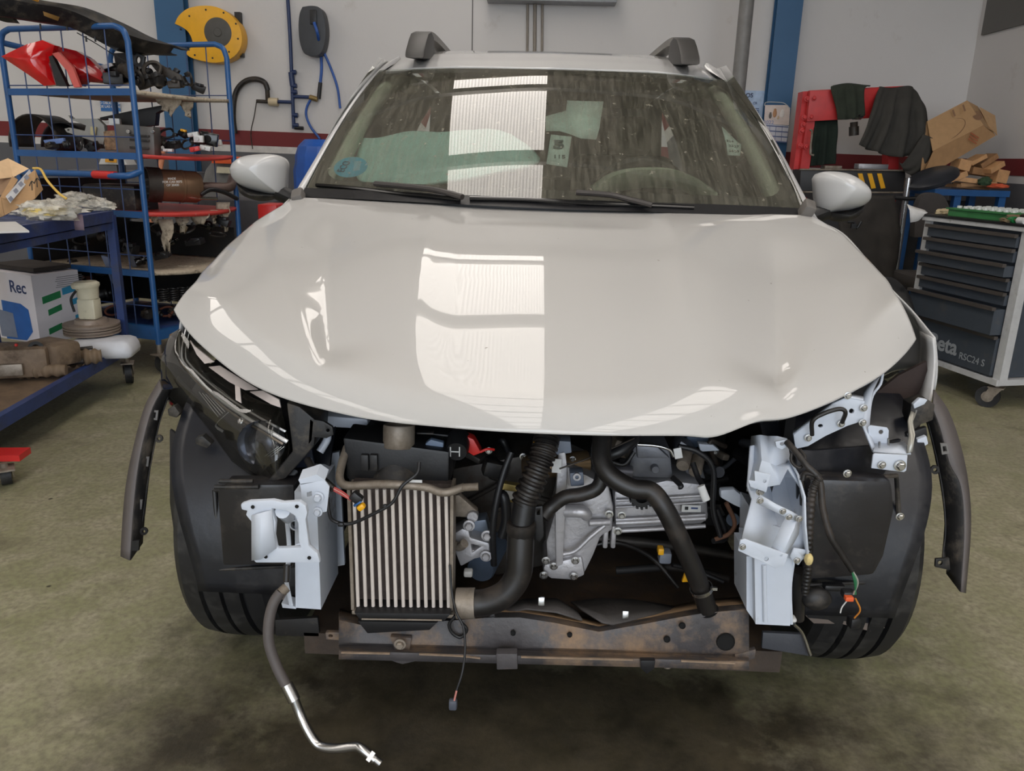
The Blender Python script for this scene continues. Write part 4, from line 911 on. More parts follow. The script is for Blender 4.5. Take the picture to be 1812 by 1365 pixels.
p = U(1241, 1042, -.415); ax = (U(1252, 1078, -.40)-U(1228, 1010, -.42)); b = MB(); b.lathe(p, ax, [(.021, -.004), (.0225, -.004), (.0225, .004), (.021, .004)], n=24, closed=True); b.box(p+V3((.022, -.005, .004)), (.014, .006, .006)); b.build('spring_clamp', m_chrome, o)
p = U(1253, 1080, -.40); b = MB(); b.lathe(p, ax, [(0, .0), (.013, .0), (.019, .0015), (.021, 0)], n=24); b.build('hose_mouth', bpy.data.materials['hole_black'], o)
hose('bypass_hose', [(1058, 790, -.33), (1066, 830, -.345), (1058, 862, -.35), (1030, 875, -.35), (1000, 880, -.35), (975, 898, -.35), (960, 915, -.36)], 13, m_rubber)
hose('black_conduit', [(905, 800, -.32), (890, 840, -.33), (878, 890, -.34), (872, 940, -.34), (874, 1000, -.33)], 6, m_black)
hose('black_conduit', [(880, 875, -.31), (892, 880, -.32), (896, 920, -.32), (888, 950, -.32)], 9, m_black)
pl('cable_guide', [(945, 898), (960, 896), (962, 950), (955, 960), (946, 955)], -.40, .012, m_black, holes=[[(950, 902), (955, 902), (955, 912), (950, 912)]], bev=.002)
hose('dipstick_rod', [(990, 830, -.40), (1050, 808, -.38), (1122, 776, -.34)], 1.6, m_steel); 
hose('cable_bundle', [(1072, 808, -.33), (1095, 800, -.33), (1110, 788, -.32), (1124, 776, -.3)], 10, m_black); hose('cable_bundle', [(1082, 818, -.32), (1105, 822, -.32), (1122, 800, -.31)], 4, m_black)
for pts_ in ([(1200, 790, -.30), (1235, 800, -.30), (1262, 830, -.30), (1262, 900, -.30), (1275, 950, -.3)], [(1190, 845, -.28), (1205, 860, -.3), (1200, 862, -.3)], [(1226, 820, -.30), (1235, 845, -.32), (1244, 860, -.34)], [(1268, 900, -.28), (1285, 950, -.28), (1262, 958, -.3)]): hose('black_conduit', pts_, 5, m_black)
pl('white_connector', [(1236, 786), (1262, 788), (1274, 798), (1240, 800)], -.22, .02, m_steelw, bev=.002); pl('alternator_grey', [(1205, 780), (1235, 800), (1250, 850), (1215, 840), (1196, 800)], -.22, .06, bpy.data.materials['grey_cast_case'], bev=.006)
for px, py in ((1208, 825), (1230, 836)): cy('small_motor', px, py, 12, -.27, .05, m_alud, axis=(.3, 1, .3))
pl('battery_clamp', [(1275, 868), (1300, 866), (1322, 884), (1322, 905), (1300, 896), (1275, 882)], -.30, .02, m_steelw, bev=.006); hose('rusty_bracket', [(1285, 890, -.30), (1300, 925, -.30), (1290, 945, -.3), (1265, 955, -.3)], 4, M('rust_brown', c(92, 62, 44), .8))
pl('sensor_block', [(1008, 838), (1032, 836), (1034, 860), (1010, 862)], -.33, .03, M('sensor_grey', c(96, 104, 118), .5), bev=.003); cy('sensor_port', 1021, 845, 7, -.335, .01, m_alu, prof=[(.5, 0), (1, 0), (1, 1)])
pl('valve_block', [(980, 780), (1010, 782), (1012, 802), (984, 806)], -.30, .04, M('sensor_grey_2', c(120, 128, 142), .5), bev=.003); bx('warning_label', 985, 825, 16, 26, -.325, .002, m_white, bev=0)
hose('yellow_wire', [(945, 785, -.36), (955, 778, -.36), (960, 770, -.36)], 3, m_yellow)
# loose plugs on the floor pan
o = bx('grey_plug', 1178, 990, 22, 22, -.30, .03, M('plug_grey', c(110, 116, 128), .5), bev=.005); bx('yellow_lock', 1170, 978, 10, 12, -.31, .02, m_yellow, o, bev=.002)
pl('yellow_clip', [(1212, 1016), (1218, 1016), (1222, 1030), (1207, 1031)], -.33, .008, m_yellow, bev=.001)
hose('black_conduit', [(1190, 1000, -.29), (1230, 1010, -.28), (1280, 1030, -.28)], 4, m_black)
# wiring with the yellow plug, dangling leads
o = hose('sensor_lead', [(742, 818, -.44), (738, 838, -.45), (712, 860, -.46), (694, 890, -.465), (660, 910, -.465), (620, 927, -.46), (590, 922, -.46), (582, 905, -.45), (580, 880, -.44)], 3.2, m_black)
for px, py in ((682, 898), (602, 930)): bx('lead_clip', px, py, 12, 9, -.468, .008, m_black, o)
o = hose('lamp_lead', [(545, 815, -.40), (562, 840, -.46), (590, 866, -.48)], 7, m_rubber); 
for k_ in range(3): hose('wire', [(590, 862+k_*3, -.48), (608, 872+k_*3, -.48), (622, 884+k_, -.48)], 1.6, M('wire_red', c(168, 60, 56), .5) if k_ != 1 else M('wire_pink', c(196, 130, 120), .5), o)
bx('plug_body', 629, 884, 22, 18, -.49, .016, m_black, o, ry=.7); bx('plug_blue_seal', 632, 893, 18, 5, -.492, .014, m_blue, o, ry=-.65); bx('plug_yellow', 638, 900, 15, 11, -.494, .014, m_yellow, o, ry=-.65)
hose('alloy_stay', [(566, 800, -.34), (578, 780, -.33), (580, 770, -.33)], 7, m_steelw)
o = hose('horn_lead', [(796, 1000, -.43), (800, 1050, -.45), (808, 1085, -.47), (820, 1110, -.48), (823, 1150, -.5), (818, 1190, -.52), (808, 1222, -.53)], 2.2, m_black)
hose('wire', [(808, 1222, -.53), (804, 1240, -.53)], 1.8, bpy.data.materials['wire_pink'], o); bx('plug', 801, 1251, 15, 20, -.535, .014, M('plug_grey_dark', c(78, 82, 92), .5), o); hose('lead_loop', [(806, 1090, -.43), (795, 1105, -.43), (800, 1120, -.43), (815, 1128, -.43), (826, 1115, -.43), (818, 1104, -.43)], 3, m_black, o)
# air conditioning hose hanging to the floor
o = hose('air_conditioning_hose', [(508, 1000, -.46), (507, 1030, -.47)], 6, m_rubber)
hose('crimp_fitting', [(507, 1040, -.47), (496, 1050, -.48)], 9, m_alud, o)
hose('rubber_hose', [(497, 1048, -.48), (484, 1068, -.49), (476, 1100, -.50), (476, 1138, -.51), (488, 1176, -.52), (502, 1205, -.53), (512, 1222, -.54)], 9.5, M('worn_grey_hose', c(84, 78, 76), .6), o)
hose('crimp_fitting', [(507, 1212, -.535), (521, 1240, -.545)], 11, m_chrome, o)
hose('bent_pipe', [(520, 1236, -.545), (530, 1262, -.55), (540, 1285, -.56), (556, 1312, -.57), (570, 1322, -.575), (596, 1325, -.58), (628, 1322, -.585), (640, 1326, -.59), (664, 1345, -.60)], 8.5, m_chrome, o, lb='shiny aluminium pipe')
p = U(657, 1339, -.598); ax = U(664, 1345, -.60)-U(640, 1326, -.59); b = MB(); b.lathe(p, ax, [(0, -.004), (.013, -.004), (.013, .004), (0, .004)], n=4); b.lathe(p, ax, [(.007, .004), (.008, .022), (0, .022)], n=16); b.build('union_flange', m_chrome, o)
# harness on the right
hr = hose('wiring_harness', [(1392, 782, -.40), (1408, 800, -.42), (1428, 825, -.44), (1450, 850, -.45), (1456, 900, -.46), (1470, 950, -.47), (1492, 985, -.47), (1508, 1010, -.47)], 6, m_rubber)
hose('harness_branch', [(1450, 845, -.45), (1438, 870, -.45), (1432, 940, -.45), (1430, 1000, -.44), (1424, 1050, -.43)], 7, m_rubber, hr, ribs=30)
hose('harness_branch', [(1405, 790, -.41), (1400, 815, -.42), (1415, 828, -.43), (1425, 812, -.42), (1415, 795, -.42)], 3, m_rubber, hr); hose('harness_branch', [(1448, 842, -.45), (1425, 838, -.44), (1420, 850, -.44)], 5, m_rubber, hr)
for k_, mm in ((0, c(40, 110, 70)), (1, c(60, 120, 84)), (2, c(150, 150, 140))): hose('wire', [(1506, 1006, -.47), (1512+k_*3, 1030, -.47), (1514-k_*2, 1052, -.46)], 1.6, M('wire_%d' % k_, mm, .5), hr)
bx('plug', 1504, 1056, 22, 14, -.46, .02, m_black, hr); bx('orange_lock', 1504, 1062, 14, 8, -.47, .012, M('orange_plastic', c(226, 96, 50), .5), hr, bev=.001)
hose('wire', [(1500, 1062, -.46), (1490, 1075, -.46), (1487, 1085, -.46)], 1.2, m_white, hr); hose('wire', [(1514, 1060, -.46), (1522, 1080, -.45), (1512, 1094, -.44)], 1.5, M('wire_orange', c(206, 130, 50), .5), hr)
bx('plug', 1514, 1106, 20, 20, -.42, .02, m_black, hr, rz=.2)
b = MB(); b.ball(U(1445, 1060, -.40), .03, 14, (1, .6, .8)); b.build('fog_lamp_motor', m_blackd, car); bx('bracket_stub', 1478, 1043, 36, 12, -.40, .02, m_black)
hose('damper_tube', [(1415, 1010, -.40), (1412, 1095, -.38)], 11, m_rubber); bx('white_clip', 1404, 1100, 14, 8, -.44, .02, m_white); hose('crushed_bracket', [(1405, 1105, -.42), (1420, 1122, -.41), (1434, 1160, -.41)], 3, m_chrome)

# smaller pieces filling the depth of the bay
rb = random.Random(21)
for i in range(46):
    px, py = rb.uniform(610, 1310), rb.uniform(772, 850)
    if i % 3 == 0: px, py = rb.choice([(rb.uniform(800, 985), rb.uniform(800, 1030)), (rb.uniform(1180, 1320), rb.uniform(780, 960))])
    Y = rb.uniform(-.20, -.02); mt = rb.choice([m_black, m_blackd, m_steel, m_alud, m_black, bpy.data.materials['blue_grey_plastic'], bpy.data.materials['grey_cast_case']])
    k_ = rb.random()
    if k_ < .4: bx('housing', px, py, rb.uniform(14, 44), rb.uniform(10, 30), Y, .05, mt, en, bev=.004, ry=rb.uniform(-.5, .5), rz=rb.uniform(-.4, .4))
    elif k_ < .7: hose('pipe', [(px, py, Y), (px+rb.uniform(-30, 30), py+rb.uniform(-20, 30), Y-.02), (px+rb.uniform(-60, 60), py+rb.uniform(-30, 50), Y)], rb.uniform(2, 6), mt, en)
    else: cy('stub', px, py, rb.uniform(5, 13), Y, rb.uniform(.03, .07), mt, en, axis=(rb.uniform(-.6, .6), -1, rb.uniform(-.5, .5)))
for i in range(9): bolt(rb.uniform(620, 1290), rb.uniform(775, 840), rb.uniform(-.24, -.18), rb.uniform(3, 5), en)
hose('brake_line', [(1000, 985, -.2), (1080, 960, -.2), (1150, 985, -.18), (1200, 1040, -.2)], 4, m_rubber, en)
hose('drive_shaft_tube', [(1040, 950, -.1), (1180, 965, -.08), (1310, 985, -.06)], 9, m_steel, en)
hose('anti_roll_bar', [(1090, 1010, -.16), (1200, 1005, -.16), (1290, 1025, -.18)], 7, m_bay, en)
# ================================================================ left side: blue cart, roll cage of old parts
def obj_px(n, l, cat, px, py, Y, group=None): return thing(n, l, cat, U(px, py, Y), group)
def caster(root, x, y, r=.06, rz=0., top=.17, mat=None):
    R = rotz(rz); f = V3((0, .03, 0)); o = V3((x, y, 0)); off = R @ f
    b = MB(); b.lathe(o+off+V3((0, 0, r)), R @ V3((1, 0, 0)), [(0, -.012), (r*.62, -.014), (r, -.016), (r, .016), (r*.62, .014), (0, .012)], n=28); w_ = b.build('caster_wheel', mat or m_tyre, root, smooth=35)
    b = MB(); b.lathe(o+off+V3((0, 0, r)), R @ V3((1, 0, 0)), [(0, -.019), (r*.5, -.018), (r*.5, .018), (0, .019)], n=20); b.build('wheel_hub', m_alud, w_)
    b = MB()
    for s_ in (-1, 1): b.plate([[o+R @ V3((s_*.022, .03-.02, r-.01)), o+R @ V3((s_*.022, .03+.02, r-.01)), o+R @ V3((s_*.022, .03, r*1.9)), o+R @ V3((s_*.022, -.03, r*1.95))]], .003, R @ V3((s_, 0, 0)))
    b.box(o+V3((0, 0, r*1.95)), (.06, .07, .006), R); b.cyl(o+V3((0, 0, r*1.9)), o+V3((0, 0, top)), .012); b.build('caster_fork', m_alud, root, smooth=30)
# ---- navy workshop cart in the left foreground
A = UZ(222, 612, .20); A2 = V3((-1.93, .52, .20)); d_ = (A2-A); d_.z = 0; L_ = d_.length; d_.normalize(); n_ = V3((d_.y, -d_.x, 0)); n_ = n_ if n_.x < 0 else -n_
W_ = .62
cart = thing('workshop_cart', 'navy blue steel two-shelf workshop cart at the left edge, loaded with boxes and parts', 'cart', (A.x, A.y, 0))
Rc = Matrix((( -n_.x*-1, d_.x, 0), (-n_.y*-1, d_.y, 0), (0, 0, 1)))
def cp_(a, w_, z): return V3((A.x, A.y, 0))+d_*a+n_*w_+V3((0, 0, z))
Rc = Matrix((n_, d_, V3((0, 0, 1)))).transposed()
ZT = .84
for a, w_ in ((.0, .0), (L_, 0), (0, W_), (L_, W_)):
    b = MB(); b.box(cp_(a, w_, (ZT+.14)/2), (.035, .035, ZT-.14), Rc); b.build('corner_post', m_navy, cart, smooth=30, bev=.003)
    caster(cart, cp_(a, w_, 0).x, cp_(a, w_, 0).y, .058, rz=.4)
for z, nm in ((ZT, 'top_shelf'), (.19, 'bottom_shelf')):
    b = MB(); b.box(cp_(L_/2, W_/2, z-.012), (W_, L_, .006), Rc)
    for w_ in (0, W_): b.box(cp_(L_/2, w_, z-.005), (.03, L_, .05), Rc)
    for a in (0, L_): b.box(cp_(a, W_/2, z-.005), (W_, .03, .05), Rc)
    if nm == 'top_shelf':
        for w_ in (0, W_): b.box(cp_(L_/2, w_, z-.05), (.02, L_, .03), Rc)
    b.build(nm, m_navy, cart, smooth=30, bev=.003)
b = MB(); b.box(cp_(L_/2, W_/2, .186), (W_-.03, L_-.03, .004), Rc); b.build('shelf_mat', M('oily_plywood', c(112, 92, 72), .8, var=.3), cart, smooth=0)
def cpx(px, py, z): return UZ(px, py, z)
# printed box on the lower shelf
zb = .195
m_boxw = M('white_printed_carton', c(214, 210, 214), .6, var=.02)
e1 = UZ(88, 606, zb); t1 = V3((-.30, -.01, 0)); 
def carton(name, label, cat, cen, size, R, mat, z0):
    o = thing(name, label, cat, (cen.x, cen.y, z0)); b = MB(); b.box(V3((cen.x, cen.y, z0+size[2]/2)), size, R); b.build('box_body', mat, o, smooth=0, bev=.002); return o
bc = UZ(40, 606, zb); ang = radians(-24)
ex, ey = rotz(ang) @ V3((1, 0, 0)), rotz(ang) @ V3((0, 1, 0)); SZ = (.40, .25, .345)
cb = UZ(72, 610, zb)                        # nearest bottom corner
cen = cb - ex*SZ[0]/2 + ey*SZ[1]/2
bo = carton('printed_carton', 'white carton printed Rec with a blue machine, on the lower shelf of the navy cart', 'box', cen, SZ, rotz(ang), m_boxw, zb)
F_ = lambda u, z, o=.001: cb - ex*u - ey*o + V3((0, 0, z)); S_ = lambda u, z, o=.001: cb + ey*u + ex*o + V3((0, 0, z))
Rf = Matrix((ex, V3((0, 0, 1)), -ey)).transposed(); Rs = Matrix((ey, V3((0, 0, 1)), ex)).transposed()
text_mesh(None, 'Rec', .085, F_(.115, .275), Rf, mat=M('print_navy', c(40, 58, 100), .6), parent=bo, bold=.001)
b = MB(); b.plate([[F_(.26, .0), F_(.10, .01), F_(.045, .06), F_(.055, .17), F_(.11, .195), F_(.26, .20)]], .0005, -ey); b.build('printed_machine', M('print_blue', c(34, 96, 170), .5), bo, smooth=0)
b = MB(); b.plate([[F_(.30, .01, .002), F_(.17, .015, .002), F_(.18, .14, .002), F_(.30, .15, .002)]], .0004, -ey); b.build('printed_panel', M('print_grey', c(120, 130, 150), .6), bo, smooth=0)
m_pg = M('print_green', c(34, 120, 72), .6); m_pb = M('print_cyan', c(50, 140, 180), .6)
for (u, z, w_, h, mm) in ((.09, .215, .10, .035, m_pg), (.215, .245, .13, .035, m_pb), (.10, .15, .075, .03, m_pg), (.245, .185, .09, .03, m_pb), (.09, .055, .075, .03, m_pg), (.25, .10, .09, .03, m_pb)):
    b = MB(); b.plate([[S_(u-w_/2, z-h/2), S_(u+w_/2, z-h/2+.02), S_(u+w_/2, z+h/2+.02), S_(u-w_/2, z+h/2)]], .0005, ex); b.build('printed_tab', mm, bo, smooth=0)
for k_ in range(6):
    b = MB(); b.box(S_(.20, .30-.0*k_+.010*(k_-3)), (.0006, .16-.01*(k_ % 3), .003), Matrix((ex, ey, V3((0, 0, 1)))).transposed()); b.build('printed_line', M('print_ink', c(120, 120, 124), .6) if k_ == 0 else bpy.data.materials['print_ink'], bo, smooth=0)
tag(MB().box(cen+V3((0, .02, 0))+V3((0, 0, .35+.012)), (.34, .2, .02), rotz(ang)).build('dusty_lid', M('dusty_dark_mat', c(52, 46, 42), .9, var=.3), smooth=0), 'dark dusty flat sheet lying on top of the white printed carton', 'sheet')
# brake discs with the fuel pump on top
dc = UZ(166, 600, .30)
m_disc = M('worn_brake_disc', c(142, 128, 116), .5, metal=.3, var=.08, dirt=(c(96, 78, 64), 12, .55, .8))
wp = tag(MB().box(UZ(178, 632, .2)+V3((0, .04, .04)), (.30, .2, .085), rotz(.2), bev=.03, taper=.9).build('washer_bottle', M('milky_plastic', c(206, 208, 214), .4, var=.08), smooth=60), 'milky white plastic bottle under the brake discs on the navy cart', 'bottle')
dz = .29
for k_ in range(2):
    z = dz+.026*k_; cdc = UZ(160, 590, dz)+V3((0, .02, 0)); cdc.z = z
    b = MB(); b.lathe(cdc, (0, 0, 1), [(.03, 0), (.125, 0), (.125, .007), (.118, .008), (.118, .014), (.125, .015), (.125, .022), (.075, .023), (.07, .024 if k_ == 0 else .042), (.03, .024 if k_ == 0 else .042)], n=48, closed=True)
    tag(b.build('brake_disc', m_disc, smooth=30), ['rusty brake disc, lower of the stacked pair on the navy cart', 'rusty brake disc with raised hub carrying the white fuel pump'][k_], 'brake disc', 'brake discs on the navy cart')
fp = thing('fuel_pump', 'dirty white fuel pump unit with a domed round cap, standing on the brake discs', 'fuel pump', (cdc.x, cdc.y, dz+.068))
z0 = dz+.068; m_fp = M('dirty_cream_plastic', c(206, 200, 176), .5, var=.08, dirt=(c(96, 84, 66), 10, .5, .8))
b = MB(); b.box((cdc.x, cdc.y, z0+.05), (.085, .07, .10), bev=.01); b.build('pump_body', m_fp, fp, smooth=40)
b = MB(); b.lathe((cdc.x, cdc.y, z0+.10), (0, 0, 1), [(0, 0), (.046, 0), (.05, .05), (.052, .055)], n=24); b.cyl((cdc.x-.02, cdc.y-.02, z0+.03), (cdc.x-.02, cdc.y-.02, z0+.16), .006); b.build('pump_neck', m_fp, fp)
b = MB(); b.lathe((cdc.x-.006, cdc.y, z0+.15), (-.05, 0, 1), [(0, 0), (.058, 0), (.062, .008), (.062, .018), (.05, .028), (0, .032)], n=32); b.build('domed_cap', m_fp, fp)
b = MB(); b.tube([(cdc.x-.03, cdc.y-.045, z0+.14), (cdc.x-.055, cdc.y-.05, z0+.10), (cdc.x-.05, cdc.y-.045, z0+.04)], .006, smooth=6); b.build('pump_cable', m_black, fp)
# old gear housing, drive boots, black filter
m_grime = M('grimy_casting', c(122, 104, 86), .6, metal=.2, var=.25, bump=.3, bs=50, dirt=(c(62, 50, 40), 9, .5, .75))
gh = thing('steering_box', 'grimy cast alloy housing in front of the white carton on the cart', 'casting', UZ(50, 665, .2))
g0 = UZ(55, 668, .2)
b = MB(); b.box(g0+V3((-.06, .02, .07)), (.26, .16, .13), rotz(.35), bev=.02); b.build('casting_block', m_grime, gh, smooth=40)
b = MB(); b.box(g0+V3((.05, .10, .09)), (.20, .13, .10), rotz(-.4), bev=.02); b.build('casting_arm', m_grime, gh, smooth=40)
b = MB(); b.lathe(g0+V3((.03, .02, .12)), (.3, -.8, .4), [(.016, 0), (.03, 0), (.03, .02), (.016, .02)], n=20, closed=True); b.build('bore', m_black, gh)
b = MB(); b.box(g0+V3((-.04, -.07, .05)), (.10, .02, .05), rotz(.35), bev=.004); b.build('mount_plate', m_alud, gh)
b = MB(); b.ball(g0+V3((-.03, -.02, .145)), .007, 8); b.build('red_plug', m_red, gh)
def boot(label, P, r0, r1, mat, nr=6):
    b = MB(); Q = smooth_path([V3(p) for p in P], 30); b.tube(Q, r0, n=16, radii=lambda t: (r0+(r1-r0)*t)*(1+.14*sin(t*nr*2*pi)))
    return tag(b.build('drive_shaft_boot', mat, smooth=60), label, 'rubber boot', 'old drive shaft boots on the cart')
m_boot = M('dusty_brown_boot', c(116, 98, 78), .7, var=.2)
q = UZ(150, 650, .2); boot('ribbed brown rubber boot lying beside the milky bottle', [q+V3((-.06, 0, .04)), q+V3((.0, .01, .045)), q+V3((.06, .04, .045))], .04, .03, m_boot, 4)
q = UZ(90, 668, .2); boot('ribbed brown rubber boot nearest the shelf edge of the cart', [q+V3((-.12, -.02, .03)), q+V3((-.04, -.01, .032)), q+V3((.06, .02, .03))], .032, .026, m_boot, 5)
q = UZ(110, 655, .2)
for k_, (dx, dy, l_) in enumerate(((0, 0, .16), (.0, .045, .18))):
    tag(MB().tube([q+V3((-.08+dx, dy-.02, .02+.05*k_)), q+V3((l_-.08, dy+.04, .035+.05*k_))], .014-.006*k_, n=10).build('drive_shaft', m_steel, smooth=40), ['short rusty shaft between the two brown boots', 'thin dark rod lying above the rusty shaft on the cart'][k_], 'shaft')
q = UZ(84, 600, .2); b = MB(); b.lathe(q+V3((.0, .0, .02)), (.1, -.2, 1), [(0, 0), (.035, 0), (.036, .08), (.03, .10), (.028, .13), (0, .13)], n=20); tag(b.build('oil_filter', m_black, smooth=35), 'black cylindrical filter canister between carton and brake discs', 'filter')
# top shelf of the cart: cardboard box, bags, black lid, papers
zt = ZT+.022
bc = UZ(8, 372, zt); Rb = euler(0, radians(0), 0) 
cbx = thing('open_cardboard_box', 'torn open cardboard box with printed arrows on the navy cart top', 'box', (bc.x, bc.y, zt))
def quad(name, P, mat, par, th=.004, sm=0):
    b = MB(); b.plate([P], th, (P[1]-P[0]).cross(P[2]-P[0])); return b.build(name, mat, par, smooth=sm)
QY = 1.55
def Q_(*a): return [U(x, y, Y) for x, y, Y in a]
quad('box_side', Q_((2, 352, 1.42), (8, 382, 1.40), (62, 352, 1.50), (76, 336, 1.58), (62, 300, 1.6)), m_card, cbx)
quad('box_front', Q_((-30, 398, 1.36), (8, 382, 1.40), (2, 350, 1.42), (-30, 365, 1.36)), m_card, cbx)
quad('box_flap', Q_((-20, 318, 1.5), (22, 313, 1.6), (50, 298, 1.66), (14, 280, 1.68), (-12, 290, 1.6)), M('cardboard_light', c(214, 180, 140), .8), cbx)
quad('box_flap', Q_((0, 350, 1.42), (22, 312, 1.58), (32, 318, 1.58), (10, 352, 1.42)), m_card, cbx)
quad('box_back', Q_((-20, 345, 1.5), (-20, 310, 1.6), (22, 312, 1.6), (10, 345, 1.48)), M('cardboard_inner', c(150, 120, 92), .85), cbx)
quad('barcode_strip', Q_((10, 348, 1.405), (18, 360, 1.39), (58, 312, 1.585), (52, 300, 1.59)), M('barcode_label', c(196, 196, 198), .6), cbx, .0015)
for px, py in ((19, 352), (28, 338), (37, 326), (47, 314)): bx('barcode_print', px, py, 7, 8, interp([(18, 1.385), (58, 1.57)], px), .001, M('print_grey2', c(130, 130, 138), .6) if px == 19 else bpy.data.materials['print_grey2'], cbx, bev=0, ry=.9)
for px in (57, 66):
    for dpx in (0,): hose('arrow_print', [(px, 337-(px-57)*.6, 1.47+(px-57)*.004), (px-1, 322-(px-57)*.6, 1.47+(px-57)*.004)], .8, m_black, cbx); hose('arrow_print', [(px-5, 329-(px-57)*.6, 1.47+(px-57)*.004), (px-1, 321-(px-57)*.6, 1.47+(px-57)*.004), (px+4, 325-(px-57)*.6, 1.47+(px-57)*.004)], .8, m_black, cbx)
m_bag = None
def bag_mat():
    m, n, l, p = newmat('clear_poly_bag'); p.inputs['Base Color'].default_value = c(226, 222, 210); p.inputs['Roughness'].default_value = .22
    out = n['Material Output']; tr = nd(n, 'ShaderNodeBsdfTransparent'); mx = nd(n, 'ShaderNodeMixShader')
    f, _ = noise_fac(n, l, 22, .35, .65); mr = nd(n, 'ShaderNodeMapRange'); l.new(f, mr.inputs[0]); mr.inputs[3].default_value = .25; mr.inputs[4].default_value = .8
    l.new(mr.outputs[0], mx.inputs[0]); l.new(tr.outputs[0], mx.inputs[1]); l.new(p.outputs[0], mx.inputs[2]); l.new(mx.outputs[0], out.inputs['Surface']); return m
m_bag = bag_mat()
def crumple(cen, size, seed, amp=.35, nu=40, nv=22, R=None, freq=3.):
    b = MB(); cen = V3(cen); R = R or Matrix.Identity(3)
    def f(a, v):
        th = 2*pi*a; ph = pi*v; d = V3((sin(ph)*cos(th), sin(ph)*sin(th), cos(ph)))
        k_ = 1+amp*noise.noise(d*freq+V3((seed, 0, 0)))+amp*.5*abs(noise.noise(d*freq*2.6+V3((0, seed, 0))))*2-amp*.3
        z = d.z*k_; z = max(z, -.75)
        return cen+R @ V3((d.x*k_*size[0], d.y*k_*size[1], z*size[2]))
    b.grid(f, nu, nv, closeu=True); bmesh.ops.remove_doubles(b.bm, verts=b.bm.verts, dist=1e-5); return b
pb = UZ(80, 388, zt)
o = tag(crumple(pb+V3((0, .02, .03)), (.13, .10, .045), 3, .5, freq=2.2).build('plastic_bag', m_bag, smooth=60), 'clear plastic bag with yellow tangle inside, on the cart top beside the box', 'bag')
b = MB(); rr = random.Random(4)
for k_ in range(9):
    a0 = rr.random()*6; P = [pb+V3((.09*cos(a0+t*.9)*(.6+.4*rr.random()), .06*sin(a0+t*.9), .015+.03*rr.random())) for t in range(7)]; b.tube(P, .003, n=6, smooth=5)
b.build('yellow_tangle', M('pale_yellow_sleeving', c(220, 196, 116), .5), o, smooth=60)
hose('yellow_lead', [(58, 298, 1.62), (72, 300, 1.62), (84, 320, 1.55), (104, 342, 1.5), (118, 352, 1.5)], 2.2, M('yellow_lead_pvc', c(214, 176, 84), .5), o)
tag(crumple(UZ(120, 372, zt)+V3((0, .10, .03)), (.12, .08, .045), 9, .45, freq=2).build('plastic_bag', m_bag, smooth=60), 'clear crumpled plastic bag behind the black tray on the cart top', 'bag')
tag(crumple(UZ(175, 372, zt)+V3((0, .02, .02)), (.06, .05, .03), 15, .45, freq=2).build('plastic_bag', m_bag, smooth=60), 'small clear bag at the far end of the cart top', 'bag')
tr_ = UZ(138, 368, zt); b = MB(); b.box(tr_+V3((0, .03, .025)), (.16, .10, .045), rotz(.1), bev=.005)
for k_ in range(5): b.box(tr_+V3((-.06+.03*k_, -.02, .049)), (.008, .08, .006), rotz(.1))
tag(b.build('black_tray', m_black, smooth=30), 'small ribbed black plastic tray lying on the bags on the cart', 'tray')
b = MB(); q = UZ(40, 405, zt); b.box(q+V3((-.06, .0, .004)), (.40, .10, .006), rotz(-.9)); tag(b.build('white_sheet', m_white, smooth=0, bev=.001), 'flat white sheet on the near edge of the navy cart', 'sheet')
b = MB(); q = UZ(139, 388, zt); b.sheet([[q+V3((x*.02, 0, z)) for x in (-1, 0, 1)] for z in (.02, .0, -.02, -.045)]); tag(b.build('rag', M('mauve_rag', c(130, 112, 124), .9), smooth=60, solid=.002), 'small mauve rag hanging over the edge of the navy cart', 'rag')
# ---- red dolly in the lower left corner
q = UZ(20, 858, 0); dl = thing('furniture_dolly', 'red dolly with a black caster at the lower left edge of the photo', 'dolly', q)
b = MB(); b.box(q+V3((-.14, .02, .10)), (.36, .08, .022), rotz(.12)); b.box(q+V3((-.30, -.15, .10)), (.06, .4, .022), rotz(.12)); b.build('dolly_frame', m_red, dl, smooth=30, bev=.003)
caster(dl, q.x+.0, q.y-.02, .036, rz=.6, top=.09)
# ---- blue roll cage
CN = V3((-2.0, 2.2, 0)); CF = V3((-1.755, 2.8, 0)); ez = V3((0, 0, 1)); eL = (CF-CN).normalized(); eW = V3((-.956, .29, 0)).normalized(); LW, LL = .80, (CF-CN).length
cage = thing('roll_cage', 'blue steel wire mesh roll cage trolley with sagging shelves of old car parts', 'trolley', tuple(CN))
def zat(px, py, Y): return U(px, py, Y).z
HT = zat(215, 46, 2.22)
def endframe(c0, rad=.07):
    b = MB(); P = [c0+ez*.16, c0+ez*(HT-rad), c0+ez*(HT-rad*.3)+eW*rad*.3, c0+ez*HT+eW*rad, c0+ez*HT+eW*(LW-rad), c0+ez*(HT-rad*.3)+eW*(LW-rad*.3), c0+ez*(HT-rad)+eW*LW, c0+ez*.16+eW*LW]
    b.tube([P[0], P[0].lerp(P[1], .5)]+smooth_path(P[1:4], 4)+smooth_path(P[4:7], 4)+[P[7]], .0145, n=12); b.build('end_frame', m_blue, cage, smooth=50)
endframe(CN); endframe(CF)
m_wire = M('blue_wire', c(44, 66, 110), .4)
for c0 in (CN, CF):
    for k_ in range(1, 6):
        b = MB(); b.cyl(c0+ez*.18+eW*LW*k_/6, c0+ez*(HT-.01)+eW*LW*k_/6, .0032, n=6); b.build('mesh_wire', m_wire, cage)
    for z in (.36, .62, .95, 1.20, 1.44):
        b = MB(); b.cyl(c0+ez*z, c0+ez*z+eW*LW, .0032, n=6); b.build('mesh_wire', m_wire, cage)
SZ_ = [zat(238, 163, 2.2), zat(250, 277, 2.2), zat(262, 381, 2.2), zat(274, 486, 2.2), zat(286, 590, 2.2)]
